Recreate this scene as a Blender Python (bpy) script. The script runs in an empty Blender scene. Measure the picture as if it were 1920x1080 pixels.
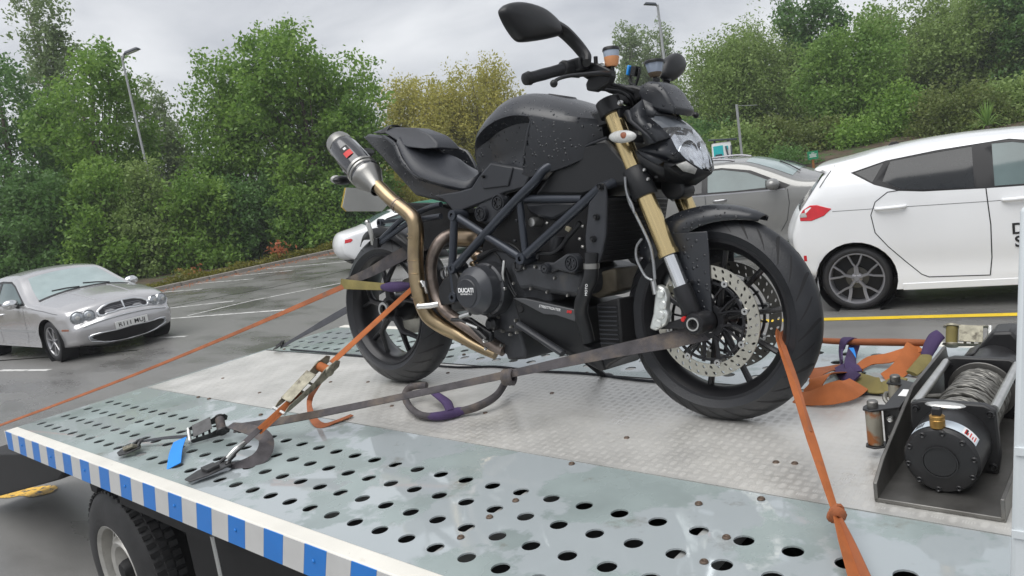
import bpy, bmesh, math, random
import numpy as np
from mathutils import Vector, Matrix, noise
from mathutils.geometry import delaunay_2d_cdt
R = math.radians
random.seed(7); rng = np.random.default_rng(7)
scene = bpy.context.scene
col = scene.collection

# ---------------------------------------------------------------- camera
GROUND = -1.05
cam_d = bpy.data.cameras.new('camera'); cam = bpy.data.objects.new('camera', cam_d); col.objects.link(cam)
cam_d.sensor_width = 36; cam_d.lens = 26.257; cam_d.clip_start = 0.05; cam_d.clip_end = 2000
cz, sz = math.cos(0.75766), math.sin(0.75766); pt, rl = R(-8.714), R(-8.997)
fw = Vector((-sz*math.cos(pt), cz*math.cos(pt), math.sin(pt))); rt = Vector((cz, sz, 0)); up = rt.cross(fw)
r2 = math.cos(rl)*rt + math.sin(rl)*up; u2 = -math.sin(rl)*rt + math.cos(rl)*up
cam.matrix_world = Matrix(((r2.x,u2.x,-fw.x,2.514),(r2.y,u2.y,-fw.y,-1.906),(r2.z,u2.z,-fw.z,0.805),(0,0,0,1)))
scene.camera = cam

# ---------------------------------------------------------------- sky, sun, exposure
world = bpy.data.worlds.new('World'); scene.world = world; world.use_nodes = True
wt = world.node_tree; wt.nodes.clear()
def wn(t, **k):
    n = wt.nodes.new(t)
    for a, b in k.items(): setattr(n, a, b)
    return n
SUN_EL, SUN_AZ = 66, 185
wo = wn('ShaderNodeOutputWorld'); bg = wn('ShaderNodeBackground'); bg.inputs[1].default_value = 0.1
sky = wn('ShaderNodeTexSky', sky_type='NISHITA'); sky.sun_disc = False; sky.sun_elevation = R(SUN_EL); sky.sun_rotation = R(SUN_AZ)
tc = wn('ShaderNodeTexCoord'); mp = wn('ShaderNodeMapping'); mp.inputs['Scale'].default_value = (1.6, 1.6, 4.2)
nz = wn('ShaderNodeTexNoise'); nz.inputs['Scale'].default_value = 1.7; nz.inputs['Detail'].default_value = 6; nz.inputs['Roughness'].default_value = .52; nz.inputs['Distortion'].default_value = .35
rp = wn('ShaderNodeValToRGB'); rp.color_ramp.elements[0].position = .36; rp.color_ramp.elements[0].color = (2.75, 2.84, 3.06, 1)
rp.color_ramp.elements[1].position = .62; rp.color_ramp.elements[1].color = (4.8, 4.86, 4.95, 1)
mx = wn('ShaderNodeMix', data_type='RGBA'); mx.inputs[0].default_value = .93
wt.links.new(tc.outputs['Generated'], mp.inputs[0]); wt.links.new(mp.outputs[0], nz.inputs[0]); wt.links.new(nz.outputs[0], rp.inputs[0])
wt.links.new(sky.outputs[0], mx.inputs[6]); wt.links.new(rp.outputs[0], mx.inputs[7])
wt.links.new(mx.outputs[2], bg.inputs[0]); wt.links.new(bg.outputs[0], wo.inputs[0])
sun_d = bpy.data.lights.new('sun', 'SUN'); sun_d.energy = 1.5; sun_d.angle = R(60); sun_d.color = (1, .985, .96)
sun = bpy.data.objects.new('sun', sun_d); col.objects.link(sun)
# the sun stands high behind the cloud, a little behind the camera
sdir = Vector((math.sin(R(SUN_AZ))*math.cos(R(SUN_EL)), math.cos(R(SUN_AZ))*math.cos(R(SUN_EL)), math.sin(R(SUN_EL))))
sun.rotation_euler = sdir.to_track_quat('Z', 'Y').to_euler()
scene.view_settings.view_transform = 'Standard'; scene.view_settings.look = 'None'
scene.view_settings.exposure = 0.92; scene.view_settings.gamma = 1; scene.view_settings.use_curve_mapping = False

# ---------------------------------------------------------------- helpers
W = {}                     # world matrix of what has been built
SPACE = Matrix.Identity(4) # space that the coordinates below are given in
def setspace(m):
    global SPACE; SPACE = m.copy()
def V(*a): return Vector(a[0] if len(a) == 1 else a)
def tag(o, label=None, cat=None, group=None, kind=None):
    if label: o['label'] = label
    if cat: o['category'] = cat
    if group: o['group'] = group
    if kind: o['kind'] = kind
    return o
def root(name, loc, label, cat, group=None, rz=0, space=None):
    o = bpy.data.objects.new(name, None); col.objects.link(o); o.empty_display_size = .1
    m = (space or Matrix.Identity(4)) @ Matrix.Translation(loc) @ Matrix.Rotation(rz, 4, 'Z')
    o.matrix_world = m; W[o] = m
    return tag(o, label, cat, group)
def link(me, name, mat, parent=None):
    o = bpy.data.objects.new(name, me); col.objects.link(o)
    if mat is not None:
        for m in (mat if isinstance(mat, (list, tuple)) else [mat]): me.materials.append(m)
    W[o] = SPACE.copy()
    if parent is not None:
        o.parent = parent; o.matrix_parent_inverse = W[parent].inverted() @ SPACE
    else: o.matrix_world = SPACE
    return o
def copy_tree(o, parent=None):
    c = o.copy(); col.objects.link(c)
    if parent is not None: c.parent = parent; c.matrix_parent_inverse = o.matrix_parent_inverse.copy()
    for ch in o.children: copy_tree(ch, c)
    return c
def cr(pts, n=6, closed=False):
    P = [Vector(p) for p in pts]; out = []; N = len(P)
    for i in range(N if closed else N-1):
        if closed: a, b, c, d = P[i-1], P[i], P[(i+1) % N], P[(i+2) % N]
        else: a, b, c, d = P[max(i-1, 0)], P[i], P[i+1], P[min(i+2, N-1)]
        for k in range(n):
            t = k/n
            out.append(.5*((2*b)+(c-a)*t+(2*a-5*b+4*c-d)*t*t+(3*b-a-3*c+d)*t**3))
    if not closed: out.append(P[-1])
    return out
def lerpl(a, n):
    """resample a list of numbers to n values"""
    return [float(v) for v in np.interp(np.linspace(0, len(a)-1, n), range(len(a)), a)]
class MB:
    def __init__(s): s.v = []; s.f = []; s.mi = []
    def add(s, vs, fs, mi=0):
        b = len(s.v); s.v += [tuple(v) for v in vs]; s.f += [tuple(b+i for i in f) for f in fs]; s.mi += [mi]*len(fs); return s
    def box(s, c, d, rot=None, mi=0, top=1.0):
        x, y, z = d[0]/2, d[1]/2, d[2]/2
        vs = [Vector((sx*x*(top if sz_ > 0 else 1), sy*y*(top if sz_ > 0 else 1), sz_*z)) for sz_ in (-1, 1) for sy in (-1, 1) for sx in (-1, 1)]
        m = rot if rot is not None else Matrix.Identity(3)
        return s.add([Vector(c)+m @ v for v in vs], [(0,2,3,1),(4,5,7,6),(0,1,5,4),(2,6,7,3),(0,4,6,2),(1,3,7,5)], mi)
    def tube(s, path, r, n=10, caps=True, sq=1.0, up=None, closed=False, mi=0):
        P = [Vector(p) for p in path]; N = len(P)
        rr = [r]*N if not isinstance(r, (list, tuple)) else lerpl(r, N)
        T = []
        for i in range(N):
            a, b = (P[i-1], P[(i+1) % N]) if closed else (P[max(i-1, 0)], P[min(i+1, N-1)])
            T.append((b-a).normalized() if (b-a).length > 1e-9 else Vector((1,0,0)))
        u = Vector(up) if up else (Vector((0,0,1)) if abs(T[0].z) < .9 else Vector((0,1,0)))
        vs = []
        for i in range(N):
            u = (u-T[i]*u.dot(T[i]))
            u = u.normalized() if u.length > 1e-6 else T[i].orthogonal().normalized()
            w = T[i].cross(u)
            for k in range(n):
                a = 2*math.pi*k/n; vs.append(P[i]+rr[i]*(u*math.cos(a)*sq+w*math.sin(a)))
        fs = [(i*n+k, i*n+(k+1) % n, ((i+1) % N)*n+(k+1) % n, ((i+1) % N)*n+k) for i in range(N if closed else N-1) for k in range(n)]
        if caps and not closed: fs += [tuple(reversed(range(n))), tuple(range((N-1)*n, N*n))]
        return s.add(vs, fs, mi)
    def lathe(s, prof, o, ax, n=32, closed=False, mi=0, a0=0, a1=2*math.pi):
        ax = Vector(ax).normalized(); u = ax.orthogonal().normalized()
        if abs(ax.y) > .9: u = Vector((1,0,0))
        w = ax.cross(u); o = Vector(o); M = len(prof); full = abs(a1-a0-2*math.pi) < 1e-6; nn = n if full else n+1
        vs = [o+ax*h+r*(u*math.cos(a0+(a1-a0)*k/n)+w*math.sin(a0+(a1-a0)*k/n)) for k in range(nn) for r, h in prof]
        fs = []
        for k in range(n):
            for j in range(M if closed else M-1):
                j2 = (j+1) % M; k2 = (k+1) % nn
                fs.append((k*M+j, k*M+j2, k2*M+j2, k2*M+j))
        return s.add(vs, fs, mi)
    def prism(s, pts, vec, mi=0):
        P = [Vector(p) for p in pts]; n = len(P); v = Vector(vec)
        return s.add(P+[p+v for p in P], [tuple(range(n)), tuple(range(2*n-1, n-1, -1))]+[(i, n+i, n+(i+1) % n, (i+1) % n) for i in range(n)], mi)
    def loft(s, rings, caps=True, closed=True, mi=0):
        n = len(rings[0]); M = len(rings); vs = [p for r in rings for p in r]
        fs = [(i*n+k, i*n+(k+1) % n, (i+1)*n+(k+1) % n, (i+1)*n+k) for i in range(M-1) for k in range(n if closed else n-1)]
        if caps: fs += [tuple(reversed(range(n))), tuple(range((M-1)*n, M*n))]
        return s.add(vs, fs, mi)
    def strap(s, path, w, nrm, th=.0025, mi=0):
        """a flat webbing band; nrm is the direction across its flat side, one vector or one for each point"""
        P = [Vector(p) for p in path]; N = len(P); rings = []
        ww = lerpl(w, N) if isinstance(w, (list, tuple)) else [w]*N
        if isinstance(nrm[0], (int, float)): nn = [Vector(nrm)]*N
        else:
            ts = np.linspace(0, len(nrm)-1, N); nn = [Vector(nrm[int(t)]).lerp(Vector(nrm[min(int(t)+1, len(nrm)-1)]), t-int(t)) for t in ts]
        for i in range(N):
            T = (P[min(i+1, N-1)]-P[max(i-1, 0)]).normalized(); a = (nn[i]-T*nn[i].dot(T)).normalized(); b = T.cross(a)
            rings.append([P[i]+b*ww[i]/2+a*th/2, P[i]+a*th*.8, P[i]-b*ww[i]/2+a*th/2, P[i]-b*ww[i]/2-a*th/2, P[i]-a*th*.5, P[i]+b*ww[i]/2-a*th/2])
        return s.loft(rings, mi=mi)
    def ball(s, c, r, n=12, m=8, rot=None, mi=0):
        r = (r, r, r) if isinstance(r, (int, float)) else r; rm = rot if rot is not None else Matrix.Identity(3)
        rings = [[Vector(c)+rm @ Vector((r[0]*math.sin(t)*math.cos(2*math.pi*k/n), r[1]*math.sin(t)*math.sin(2*math.pi*k/n), r[2]*math.cos(t))) for k in range(n)] for t in [max(.02, min(math.pi-.02, math.pi*j/m)) for j in range(m+1)]]
        return s.loft(rings, mi=mi)
    def build(s, name, mat, parent=None, smooth=35, bevel=0, sub=0, seg=2):
        me = bpy.data.meshes.new(name); me.from_pydata(s.v, [], s.f)
        if any(s.mi): me.polygons.foreach_set('material_index', s.mi)
        bm = bmesh.new(); bm.from_mesh(me); bmesh.ops.recalc_face_normals(bm, faces=bm.faces); bm.to_mesh(me); bm.free()
        if smooth:
            me.shade_smooth(); me.set_sharp_from_angle(angle=R(smooth))
        o = link(me, name, mat, parent)
        if bevel:
            m = o.modifiers.new('bevel', 'BEVEL'); m.width = bevel; m.segments = seg; m.limit_method = 'ANGLE'; m.angle_limit = R(30); m.harden_normals = False
        if sub:
            m = o.modifiers.new('sub', 'SUBSURF'); m.levels = sub; m.render_levels = sub
        return o
def holed(nu, nv, fn, rad, skip=None, seg=12, uv=(1.0, 1.0)):
    """a sheet of nu x nv cells, each with a round hole; fn maps (u, v) to a point, rad is the hole radius in cell units"""
    vs = []; fs = []; idx = {}
    def corner(i, j, k=0):
        key = (i, j)
        if key not in idx: idx[key] = len(vs); vs.append(fn(i/2, j/2))
        return idx[key]
    for i in range(nu):
        for j in range(nv):
            ring = [corner(2*i+a, 2*j+b) for a, b in ((2,1),(2,2),(1,2),(0,2),(0,1),(0,0),(1,0),(2,0))]
            if skip and skip(i, j): fs.append(tuple(ring)); continue
            b0 = len(vs)
            ru, rv = (rad if isinstance(rad, tuple) else (rad, rad))
            for k in range(16): vs.append(fn(i+.5+ru*math.cos(math.pi*k/8), j+.5+rv*math.sin(math.pi*k/8)))
            for k in range(8):
                h = [b0+(2*k) % 16, b0+(2*k+1) % 16, b0+(2*k+2) % 16]
                fs.append((ring[k], ring[(k+1) % 8], h[2], h[1], h[0]))
    return vs, fs
def text_mesh(body, size, depth, bold=0, shear=0, space=1.0, align='CENTER'):
    c = bpy.data.curves.new('t', 'FONT'); c.body = body; c.size = size; c.extrude = depth; c.offset = bold; c.shear = shear; c.align_x = align; c.align_y = 'CENTER'; c.space_character = space
    o = bpy.data.objects.new('t', c); col.objects.link(o); bpy.context.view_layer.update()
    me = bpy.data.meshes.new_from_object(o.evaluated_get(bpy.context.evaluated_depsgraph_get()))
    bpy.data.objects.remove(o); return me
def text(name, body, size, origin, right, upv, mat, parent, depth=.0008, bold=0, shear=0, space=1.0, align='CENTER'):
    me = text_mesh(body, size, depth, bold, shear, space, align); r_ = Vector(right).normalized(); n_ = r_.cross(Vector(upv)).normalized(); u_ = n_.cross(r_)
    me.transform(Matrix(((r_.x,u_.x,n_.x,origin[0]),(r_.y,u_.y,n_.y,origin[1]),(r_.z,u_.z,n_.z,origin[2]),(0,0,0,1))))
    return link(me, name, mat, parent)

def bolt(p, r, parent, mt=None, ax=(0,-1,0), name='bolt'):
    m = MB(); m.lathe([(0,r*.9),(r*.45,r*.9),(r*.5,r*.5),(r*.8,r*.75),(r,r*.3),(r,-r*.5),(0,-r*.5)], p, ax, n=12); return m.build(name, mt or M['steel'], parent)

# ---------------------------------------------------------------- materials
def mat(name, c, rough=.5, metal=0., var=.12, vs=6., bump=0., bs=80., rv=0., coat=0., spec=.5, c2=None, c2s=4., c2lo=.55, c2hi=.65, trans=0., drops=0., alpha=1., ior=1.45, emit=None, stretch=None, c2r=None, c3=None):
    m = bpy.data.materials.new(name); m.use_nodes = True; t = m.node_tree; N = t.nodes; b = N['Principled BSDF']; L = t.links.new
    b.inputs['Roughness'].default_value = rough; b.inputs['Metallic'].default_value = metal; b.inputs['Coat Weight'].default_value = coat; b.inputs['Specular IOR Level'].default_value = spec
    b.inputs['Transmission Weight'].default_value = trans; b.inputs['IOR'].default_value = ior; b.inputs['Alpha'].default_value = alpha; b.inputs['Coat Roughness'].default_value = .06
    co = N.new('ShaderNodeTexCoord'); src = co.outputs['Object']
    if stretch:
        mp_ = N.new('ShaderNodeMapping'); mp_.inputs['Scale'].default_value = stretch; L(src, mp_.inputs[0]); src = mp_.outputs[0]
    def nz_(scale, det=4, ro=.55):
        n = N.new('ShaderNodeTexNoise'); n.inputs['Scale'].default_value = scale; n.inputs['Detail'].default_value = det; n.inputs['Roughness'].default_value = ro; L(src, n.inputs[0]); return n.outputs[0]
    def rng_(s_, a, b_, lo=.3, hi=.7):
        n = N.new('ShaderNodeMapRange'); n.inputs[1].default_value = lo; n.inputs[2].default_value = hi; n.inputs[3].default_value = a; n.inputs[4].default_value = b_; L(s_, n.inputs[0]); return n.outputs[0]
    def mixc(f, A, B):
        n = N.new('ShaderNodeMix'); n.data_type = 'RGBA'
        for s_, i in ((f, 0), (A, 6), (B, 7)):
            if isinstance(s_, bpy.types.NodeSocket): L(s_, n.inputs[i])
            else: n.inputs[i].default_value = s_ if i == 0 else (*s_, 1)
        return n.outputs[2]
    n1 = nz_(vs); lo = [x*(1-var) for x in c]; hi = [min(1, x*(1+var)) for x in c]
    colr = mixc(rng_(n1, 0, 1), lo, hi); ro_s = rng_(n1, max(.02, rough-rv), min(1, rough+rv)) if rv else None
    if c2 is not None:
        f2 = rng_(nz_(c2s, 7, .62), 0, 1, c2lo, c2hi); colr = mixc(f2, colr, c2)
        if c2r is not None:
            n = N.new('ShaderNodeMix'); n.data_type = 'FLOAT'; L(f2, n.inputs[0])
            if ro_s: L(ro_s, n.inputs[2])
            else: n.inputs[2].default_value = rough
            n.inputs[3].default_value = c2r; ro_s = n.outputs[0]
    if c3 is not None:
        cc3, s3, lo3, hi3 = c3; colr = mixc(rng_(nz_(s3, 9, .72), 0, 1, lo3, hi3), colr, cc3)
    L(colr, b.inputs['Base Color'])
    h = None
    if bump:
        h = (nz_(bs, 5), bump)
    if drops:
        vo = N.new('ShaderNodeTexVoronoi'); vo.inputs['Scale'].default_value = drops; L(src, vo.inputs[0])
        sel = N.new('ShaderNodeSeparateColor'); L(vo.outputs['Color'], sel.inputs[0])
        thr = N.new('ShaderNodeMath'); thr.operation = 'MULTIPLY'; thr.inputs[1].default_value = .42; L(sel.outputs[0], thr.inputs[0])
        sub_ = N.new('ShaderNodeMath'); sub_.operation = 'SUBTRACT'; L(thr.outputs[0], sub_.inputs[0]); L(vo.outputs['Distance'], sub_.inputs[1])
        dm = rng_(sub_.outputs[0], 0, 1, 0, .18)
        n = N.new('ShaderNodeMix'); n.data_type = 'FLOAT'; L(dm, n.inputs[0])
        if ro_s: L(ro_s, n.inputs[2])
        else: n.inputs[2].default_value = rough
        n.inputs[3].default_value = .06; ro_s = n.outputs[0]
        bp = N.new('ShaderNodeBump'); bp.inputs['Strength'].default_value = .9; bp.inputs['Distance'].default_value = .0025; L(dm, bp.inputs['Height']); L(bp.outputs[0], b.inputs['Normal'])
    elif h:
        bp = N.new('ShaderNodeBump'); bp.inputs['Strength'].default_value = h[1]; bp.inputs['Distance'].default_value = .004; L(h[0], bp.inputs['Height']); L(bp.outputs[0], b.inputs['Normal'])
    if ro_s: L(ro_s, b.inputs['Roughness'])
    if emit: b.inputs['Emission Color'].default_value = (*emit[0], 1); b.inputs['Emission Strength'].default_value = emit[1]
    return m
M = {}
M['body'] = mat('satin black bodywork', (.017,.0190,.0235), .34, drops=80, var=.1, spec=.75)
M['plastic'] = mat('black plastic', (.0105,.011,.0125), .40, var=.15, rv=.08)
M['plastic2'] = mat('dark grey plastic', (.026,.028,.033), .42, var=.15, rv=.08)
M['engine'] = mat('grey-black engine case', (.044,.046,.051), .42, metal=.25, var=.2, vs=20, bump=.12, bs=220, c2=(.075,.07,.062), c2s=14, c2lo=.58, c2hi=.8)
M['clutch'] = mat('clutch cover paint', (.048,.051,.058), .32, metal=.2, var=.08)
M['frame'] = mat('frame paint', (.036,.041,.052), .28, metal=.35, var=.1)
M['seat'] = mat('seat vinyl', (.026,.0285,.035), .36, var=.15, bump=.25, bs=400, drops=0)
M['rubber'] = mat('tyre rubber', (.0145,.0155,.0185), .42, var=.25, vs=12, bump=.2, bs=160, rv=.1)
M['tyrewall'] = M['rubber']
M['black_metal'] = mat('black wheel paint', (.016,.016,.018), .3, metal=.2, var=.15)
M['gold'] = mat('gold fork anodising', (.64,.50,.26), .19, metal=.95, var=.08, vs=10, stretch=(1,1,.3))
M['chrome'] = mat('chromed steel', (.72,.73,.74), .12, metal=1, var=.05)
M['alu'] = mat('bare aluminium', (.62,.62,.60), .32, metal=.95, var=.12, vs=30, bump=.1, bs=200)
M['caliper'] = mat('silver caliper', (.66,.68,.66), .35, metal=.6, var=.12, vs=40, bump=.15, bs=150)
M['disc'] = mat('brake disc steel', (.56,.54,.47), .3, metal=1, var=.08, vs=60)
M['disc_dark'] = mat('darkened brake disc steel', (.16,.155,.14), .38, metal=.9, var=.1)
M['titan'] = mat('heat-tinted exhaust pipe', (.37,.285,.175), .30, metal=1, var=.28, vs=7, c2=(.25,.185,.165), c2s=6, c2lo=.5, c2hi=.72)
M['pipe_dirty'] = mat('dirty exhaust header', (.28,.23,.20), .42, metal=.85, var=.3, vs=14, c2=(.11,.09,.08), c2s=10, c2lo=.45, c2hi=.7, bump=.15)
M['silencer'] = mat('carbon silencer', (.035,.036,.041), .22, metal=.3, coat=.8, var=.2, vs=90)
M['steel'] = mat('brushed steel', (.55,.55,.54), .3, metal=1, var=.1)
M['stripe_grey'] = mat('mid grey panel', (.062,.064,.068), .4, var=.1)
M['steel_dark'] = mat('dull steel', (.30,.295,.28), .34, metal=.95, var=.15)
M['red'] = mat('red plastic', (.45,.02,.02), .4)
M['white'] = mat('white paint', (.78,.78,.77), .35, var=.04)
M['print_white'] = mat('white print', (.75,.75,.75), .6, var=.02)
M['print_black'] = mat('black print', (.015,.015,.016), .6, var=.02)
M['print_red'] = mat('red print', (.55,.03,.03), .5, var=.02)
M['lens_clear'] = mat('clear lamp lens', (.97,.98,1), .03, trans=.96, var=.02, ior=1.4)
M['reflector'] = mat('lamp reflector', (.62,.64,.67), .10, metal=1, var=.2, vs=60)
M['bowl'] = mat('dark chrome lamp bowl', (.56,.58,.61), .13, metal=1, var=.3, vs=26)
M['lens_grey'] = mat('smoked upper lens', (.10,.11,.125), .12, var=.2, vs=20, coat=.5)
M['lens_smoke'] = mat('smoked indicator lens', (.55,.55,.53), .12, trans=.3, var=.2, vs=60)
M['lens_ind'] = mat('clear indicator lens', (.62,.62,.60), .15, var=.12, vs=120, coat=.4)
M['amber'] = mat('amber', (.28,.10,.055), .3, var=.5, vs=160)
M['res'] = mat('translucent reservoir', (.40,.46,.56), .25, var=.06)
M['fluid'] = mat('orange brake fluid', (.66,.30,.14), .25, var=.12)
M['blue'] = mat('blue plastic', (.03,.28,.75), .35)
M['hose'] = mat('braided hose', (.30,.31,.32), .35, metal=.6, var=.3, vs=300)
M['radiator'] = mat('radiator core', (.008,.008,.009), .6, bump=.4, bs=350, var=.3)
M['plate_back'] = mat('back of number plate', (.42,.42,.40), .4, var=.1)
M['yellow'] = mat('yellow reflective sheet', (.75,.55,.10), .4)
M['brass'] = mat('brass fitting', (.42,.25,.08), .35, metal=.9, var=.3, vs=40)

# ================================================================ ground, markings, verge
setspace(Matrix.Identity(4))
def asphalt():
    m = bpy.data.materials.new('wet asphalt'); m.use_nodes = True; t = m.node_tree; N = t.nodes; L = t.links.new; b = N['Principled BSDF']
    co = N.new('ShaderNodeTexCoord').outputs['Object']
    def nz_(s, d=5, r=.55, st=None):
        n = N.new('ShaderNodeTexNoise'); n.inputs['Scale'].default_value = s; n.inputs['Detail'].default_value = d; n.inputs['Roughness'].default_value = r
        if st: mp_ = N.new('ShaderNodeMapping'); mp_.inputs['Scale'].default_value = st; mp_.inputs['Rotation'].default_value = (0,0,R(-11)); L(co, mp_.inputs[0]); L(mp_.outputs[0], n.inputs[0])
        else: L(co, n.inputs[0])
        return n.outputs[0]
    def rm(s, lo, hi, a, b_):
        n = N.new('ShaderNodeMapRange'); n.inputs[1].default_value = lo; n.inputs[2].default_value = hi; n.inputs[3].default_value = a; n.inputs[4].default_value = b_; L(s, n.inputs[0]); return n.outputs[0]
    wet = rm(nz_(.55, 6, .6, (.6,1.5,1)), .46, .62, 0, 1)
    mx_ = N.new('ShaderNodeMix'); mx_.data_type = 'RGBA'; mx_.inputs[6].default_value = (.19,.187,.18,1); mx_.inputs[7].default_value = (.14,.138,.133,1); L(wet, mx_.inputs[0])
    m2 = N.new('ShaderNodeMix'); m2.data_type = 'RGBA'; m2.blend_type = 'MULTIPLY'; m2.inputs[0].default_value = .8; L(mx_.outputs[2], m2.inputs[6])
    cr_ = N.new('ShaderNodeValToRGB'); cr_.color_ramp.elements[0].position = .35; cr_.color_ramp.elements[0].color = (.55,.55,.55,1); cr_.color_ramp.elements[1].position = .65; cr_.color_ramp.elements[1].color = (1.25,1.25,1.25,1); L(nz_(180, 3, .7), cr_.inputs[0]); L(cr_.outputs[0], m2.inputs[7])
    L(m2.outputs[2], b.inputs['Base Color']); L(rm(wet, 0, 1, .42, .17), b.inputs['Roughness'])
    bp = N.new('ShaderNodeBump'); bp.inputs['Distance'].default_value = .004; L(rm(wet, 0, 1, .55, .16), bp.inputs['Strength']); L(nz_(140, 4, .7), bp.inputs['Height']); L(bp.outputs[0], b.inputs['Normal'])
    return m
M['asphalt'] = asphalt()
M['line'] = mat('worn white road paint', (.62,.62,.60), .45, var=.08, vs=9, c2=(.14,.138,.133), c2s=11, c2lo=.50, c2hi=.66)
M['yline'] = mat('yellow road paint', (.72,.50,.03), .45, var=.08, vs=9, c2=(.12,.10,.06), c2s=26, c2lo=.62, c2hi=.72)
M['oline'] = mat('orange utility paint', (.70,.42,.06), .5, var=.1, c2=(.07,.07,.07), c2s=22, c2lo=.52, c2hi=.6)
M['tar'] = mat('tar joint', (.018,.018,.018), .25, var=.3)
M['kerb'] = mat('concrete kerb', (.27,.25,.22), .6, var=.15, vs=6, bump=.2, bs=40, c2=(.12,.11,.09), c2s=3)
M['soil'] = mat('leaf-strewn soil', (.075,.055,.035), .85, var=.4, vs=3, bump=.8, bs=14, c2=(.05,.08,.025), c2s=1.4, c2lo=.5, c2hi=.6)
g = MB(); S_ = 220; g.add([(-S_,-S_,GROUND),(S_,-S_,GROUND),(S_,S_,GROUND),(-S_,S_,GROUND)], [(0,1,2,3)]); tag(g.build('ground', M['asphalt'], smooth=0), kind='structure')
def paint(name, pts, w, mt, label, z=.004, cat='road marking', group=None):
    P = [Vector((p[0], p[1], GROUND+z)) for p in pts]; m = MB(); vs = []
    for i, p in enumerate(P):
        T = (P[min(i+1, len(P)-1)]-P[max(i-1, 0)]).normalized(); n = Vector((-T.y, T.x, 0)); vs += [p+n*w/2, p-n*w/2]
    m.add(vs, [(2*i, 2*i+1, 2*i+3, 2*i+2) for i in range(len(P)-1)]); o = m.build(name, mt, smooth=0); o['kind'] = 'structure'; return o
for a, b in (((-11.78,1.0),(-10.38,1.33)), ((-10.75,3.14),(-10.06,3.32)), ((-13.3,4.26),(-9.84,5.26)), ((-15.1,5.17),(-13.4,5.9)), ((-20.43,6.88),(-18.0,7.35)), ((-20.26,8.21),(-17.62,8.68)), ((-20.1,9.35),(-17.44,9.89)), ((-20.0,10.5),(-16.2,11.05)), ((-19.9,12.0),(-15.6,12.9)), ((-12.0,10.3),(-8.0,11.2))):
    paint('parking_line', [a, b], .10, M['line'], '')
paint('parking_line', [(-12.83,4.59),(-12.65,5.99),(-11.78,7.68)], .10, M['line'], '')
yd = Vector((.983,.182,0)); y0_ = Vector((-.15,5.2,0))
paint('yellow_line', [y0_-yd*5, y0_+yd*9], .11, M['yline'], '')
paint('parking_line', [(-4.2,8.6),(-.6,9.3)], .10, M['line'], '')
paint('parking_line', [(-9.0,7.4),(-5.2,8.2)], .10, M['line'], '')
m = MB(); bl = cr([(-4.42,-.72,GROUND+.004),(-4.30,-.50,GROUND+.004),(-4.12,-.40,GROUND+.004),(-3.98,-.45,GROUND+.004),(-4.05,-.58,GROUND+.004),(-4.20,-.62,GROUND+.004),(-4.28,-.70,GROUND+.004)], 4, closed=True); m.add(bl, [tuple(range(len(bl)))]); m.build('utility_mark', M['oline'], smooth=0)['kind'] = 'structure'
for pts in ([(-15.6,4.4),(-15.23,5.38),(-14.95,6.38),(-14.27,7.37),(-14.09,8.76),(-14.1,9.45),(-13.9,12)], [(-13.4,1.2),(-11.2,2.0),(-10.0,2.5)], [(-12.2,.1),(-11.2,.55)]):
    paint('tar_seam', pts, .07, M['tar'], '', z=.0025)
# kerb and planted verges
def kerb(a, b, name='kerb'):
    a, b = Vector(a), Vector(b); d = (b-a); L_ = d.length; d.normalize(); n = Vector((-d.y, d.x, 0)); ang = math.atan2(d.y, d.x); k0 = MB()
    root_ = None; m = MB(); m.box((0,0,0), (.905,.125,.18)); m.build
    me = bpy.data.meshes.new('kerbstone'); bmx = bmesh.new(); bmesh.ops.create_cube(bmx, size=1); bmesh.ops.scale(bmx, vec=(.905,.125,.20), verts=bmx.verts); bmesh.ops.bevel(bmx, geom=bmx.edges[:], offset=.015, segments=1, affect='EDGES'); bmx.to_mesh(me); bmx.free(); me.materials.append(M['kerb'])
    k0.box(((a+b)/2)+Vector((0,0,GROUND-.03))+n*.06, (L_, .10, .08), Matrix.Rotation(ang, 3, 'Z')); ro = k0.build(name, M['kerb'], smooth=0); ro['kind'] = 'structure'
    for k in range(int(L_/.915)):
        o = bpy.data.objects.new('kerbstone', me); col.objects.link(o); o.parent = ro; p = a+d*(.915*k+.457)+n*random.uniform(-.006,.006); o.location = (p.x, p.y, GROUND+.02+random.uniform(-.005,.005)); o.rotation_euler = (0,0,ang)
KA, KB = Vector((-20.45,-14,0)), Vector((-20.85,17,0))
kerb(KA, KB)
kerb((-20.85,17,0), (-12.5,21.2,0)); kerb((-12.5,21.2,0), (14,27.0,0))
# earth bank behind the kerbs
def bank():
    edge = [(-20.55,-90),(-20.58,-14),(-20.98,17.06),(-12.56,21.34),(14,27.14),(100,45)]
    rows = []
    for dist, h in ((0,.08),(.8,.16),(3,.5),(8,1.1),(16,2.0),(40,3.0),(110,4.0)):
        row = []
        for i, e in enumerate(edge):
            a = Vector(edge[max(i-1, 0)]); b = Vector(edge[min(i+1, len(edge)-1)]); t = (b-a).normalized(); n = Vector((-t.y, t.x)); hh = h*(.35 if i < 3 else 1); row.append((e[0]+n.x*dist, e[1]+n.y*dist, GROUND+hh))
        rows.append([p for p in row])
    m = MB(); rr = [cr(r_, 8) for r_ in rows]; m.loft([[Vector((p.x, p.y, p.z+.08*noise.noise(p*.8))) for p in r_] for r_ in rr], caps=False, closed=False); return m.build('bank', M['soil'], smooth=60)
tag(bank(), kind='structure')

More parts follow.
